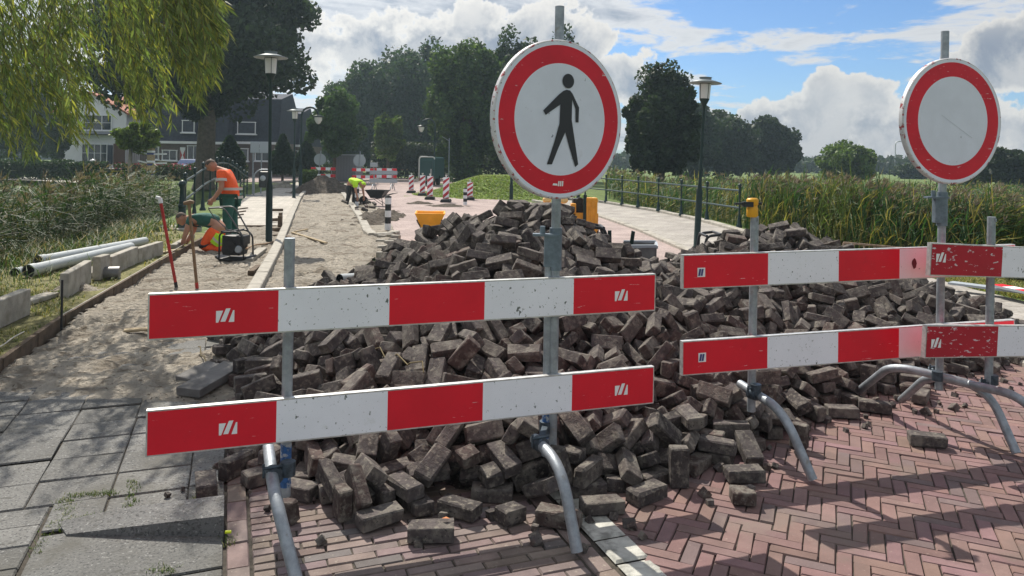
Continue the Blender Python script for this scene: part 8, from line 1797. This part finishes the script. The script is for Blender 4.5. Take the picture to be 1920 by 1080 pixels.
skin('shoes', pick(J, ['al', 'tl'], .014), chain('al', 'tl'), BOOT, wk, 1); skin('shoes', pick(J, ['ar', 'tr'], .014), chain('ar', 'tr'), BOOT, wk, 1)
for nm, f in (band(.89, .94, .012, .01, .200, .186), band(1.05, 1.10, -.003, -.01, .208, .190)): f(wk)
m = MB(); m.tube([(-.108, -.222, 1.215), (-.112, -.21, 1.265)], [.094, .094], 16, caps=False); m.tube([(-.13, .222, 1.215), (-.128, .21, 1.265)], [.094, .094], 16, caps=False); m.obj('sleeve_band', REFL, wk)
# kneeling worker: on hands and knees, head to -x
J = {'pel': (.22, 0, .50, .135, .13), 'wa': (.06, 0, .58, .125, .12), 'ch': (-.14, 0, .62, .14, .135), 'nk0': (-.27, 0, .60, .09), 'nk': (-.33, 0, .60, .055), 'hd': (-.39, 0, .60, .055),
     'sl': (-.22, -.17, .60, .066), 'sr': (-.22, .17, .60, .066), 'el': (-.28, -.22, .36, .046), 'er': (-.30, .22, .36, .046), 'wl': (-.36, -.20, .12, .032), 'wr': (-.42, .17, .12, .032),
     'hl': (.22, -.10, .46, .10), 'hr': (.22, .10, .46, .10), 'kl': (-.02, -.15, .10, .068), 'kr': (.10, .15, .10, .068), 'al': (.34, -.15, .08, .044), 'ar': (.46, .15, .08, .044), 'tl': (.46, -.15, .04, .036), 'tr': (.58, .15, .04, .036)}
E = chain('pel', 'wa', 'ch', 'nk0', 'nk', 'hd')+chain('ch', 'sl', 'el', 'wl')+chain('ch', 'sr', 'er', 'wr')+chain('pel', 'hl', 'kl', 'al', 'tl')+chain('pel', 'hr', 'kr', 'ar', 'tr')
hand(J, E, 'wl', (-.36, -.20, .12), (-.6, 0, -.5), (.2, 0, -1), 'L', .7); hand(J, E, 'wr', (-.42, .17, .12), (-.6, 0, -.5), (.2, 0, -1), 'R', .7)
p = G(382, 474); wk = T('person', 'kneeling worker in a green shirt with orange and yellow trousers, bent over the ground', 'person', (p.x+.0, p.y+.1, 0), rad(4))
skin('body', J, E, SKIN, wk); head(wk, (-.44, 0, .60), (-.75, 0, -.66), (-.66, 0, .75), HAIR)
J['sle'] = (-.25, -.20, .46, .064); J['sre'] = (-.26, .20, .46, .064)
skin('green_shirt', {k: (*J[k][:3], *[r*1.04+.02 for r in J[k][3:]]) for k in ('pel', 'wa', 'ch', 'nk0', 'sl', 'sr', 'sle', 'sre')}, TRS, TROU, wk)
J['tm'] = (.10, -.125, .27, .098); J['tmr'] = (.16, .125, .27, .098)
skin('trouser_legs', pick(J, ['hl', 'tm', 'kl', 'al'], .024, 1.05), chain('hl', 'tm', 'kl', 'al'), ORNG, wk); skin('trouser_legs', pick(J, ['hr', 'tmr', 'kr', 'ar'], .024, 1.05), chain('hr', 'tmr', 'kr', 'ar'), ORNG, wk)
m = MB(); m.ball((.02, -.16, .13), (.10, .085, .06), 12); m.obj('knee_pad', BLKM, wk)
m = MB(); m.tube([(.20, -.125, .17), (.31, -.13, .31)], [.118, .122], 18); m.obj('yellow_panel', YELG, wk); m = MB(); m.tube([(.235, -.127, .22), (.262, -.128, .25)], [.121, .122], 18, caps=False); m.obj('reflective_band', REFL, wk)
skin('shoes', pick(J, ['al', 'tl'], .014), chain('al', 'tl'), BOOT, wk, 1); skin('shoes', pick(J, ['ar', 'tr'], .014), chain('ar', 'tr'), BOOT, wk, 1)
# far worker bent double in yellow
J = {'pel': (-.02, 0, .80, .135), 'wa': (.05, 0, .90, .13), 'ch': (.24, 0, .90, .15), 'nk0': (.38, 0, .82, .10), 'nk': (.44, 0, .77, .06), 'hd': (.50, 0, .73, .06),
     'sl': (.32, -.17, .82, .068), 'sr': (.32, .17, .82, .068), 'el': (.36, -.22, .56, .046), 'er': (.36, .22, .56, .046), 'wl': (.42, -.18, .32, .032), 'wr': (.44, .18, .32, .032),
     'hl': (-.03, -.10, .76, .10), 'hr': (-.03, .10, .76, .10), 'kl': (.02, -.16, .42, .066), 'kr': (.04, .16, .42, .066), 'al': (-.05, -.17, .08, .044), 'ar': (-.03, .17, .08, .044), 'tl': (.10, -.18, .035, .036), 'tr': (.12, .18, .035, .036)}
hand(J, E2 := chain('pel', 'wa', 'ch', 'nk0', 'nk', 'hd')+chain('ch', 'sl', 'el', 'wl')+chain('ch', 'sr', 'er', 'wr')+chain('pel', 'hl', 'kl', 'al', 'tl')+chain('pel', 'hr', 'kr', 'ar', 'tr'), 'wl', (.42, -.18, .32), (.2, 0, -1), (-1, 0, 0), 'L'); hand(J, E2, 'wr', (.44, .18, .32), (.2, 0, -1), (-1, 0, 0), 'R')
p = G(659, 387); wk = T('person', 'far worker bent double in a fluorescent yellow jacket and cap behind the striped bollard', 'person', (p.x-.15, p.y+.6, 0), rad(-25))
skin('body', J, E2, SKIN, wk); head(wk, (.53, 0, .76), (.75, 0, -.66), (.6, 0, .8), YELG)
J['sle'] = (.35, -.21, .62, .066); J['sre'] = (.35, .21, .62, .066)
skin('hi_vis_jacket', {k: (*J[k][:3], *[r*1.05+.035 for r in J[k][3:]]) for k in ('pel', 'wa', 'ch', 'nk0', 'sl', 'sr', 'sle', 'sre')}, TRS, YELG, wk)
skin('trousers', pick(J, ['hl', 'kl', 'al'], .02, 1.05), chain('hl', 'kl', 'al'), BLKM, wk); skin('trousers', pick(J, ['hr', 'kr', 'ar'], .02, 1.05), chain('hr', 'kr', 'ar'), BLKM, wk)
skin('shoes', pick(J, ['al', 'tl'], .014), chain('al', 'tl'), BOOT, wk, 1); skin('shoes', pick(J, ['ar', 'tr'], .014), chain('ar', 'tr'), BOOT, wk, 1)
m = MB(); m.tube([(.13, 0, 1.0), (.13, -.17, .93), (.13, -.19, .84)], .018, 6); m.obj('reflective_band', REFL, wk)

# ---------------------------------------------------------------- the hazy summer air
m = MB(); m.box((0, 130, 13.5), (640, 334, 35)); hz = m.obj('haze', [])
hm = bpy.data.materials.new('haze_air'); hm.use_nodes = True; ht = NT(hm.node_tree); ht.n.clear()
pv = ht.node('ShaderNodeVolumePrincipled'); pv.inputs['Color'].default_value = (.66, .86, 1.0, 1); pv.inputs['Density'].default_value = .0007; pv.inputs['Anisotropy'].default_value = .4
ht.l.new(pv.outputs[0], ht.node('ShaderNodeOutputMaterial').inputs['Volume']); hz.data.materials.append(hm); stuff(hz, 'pale blue haze in the air over the street, trees and houses', 'haze')
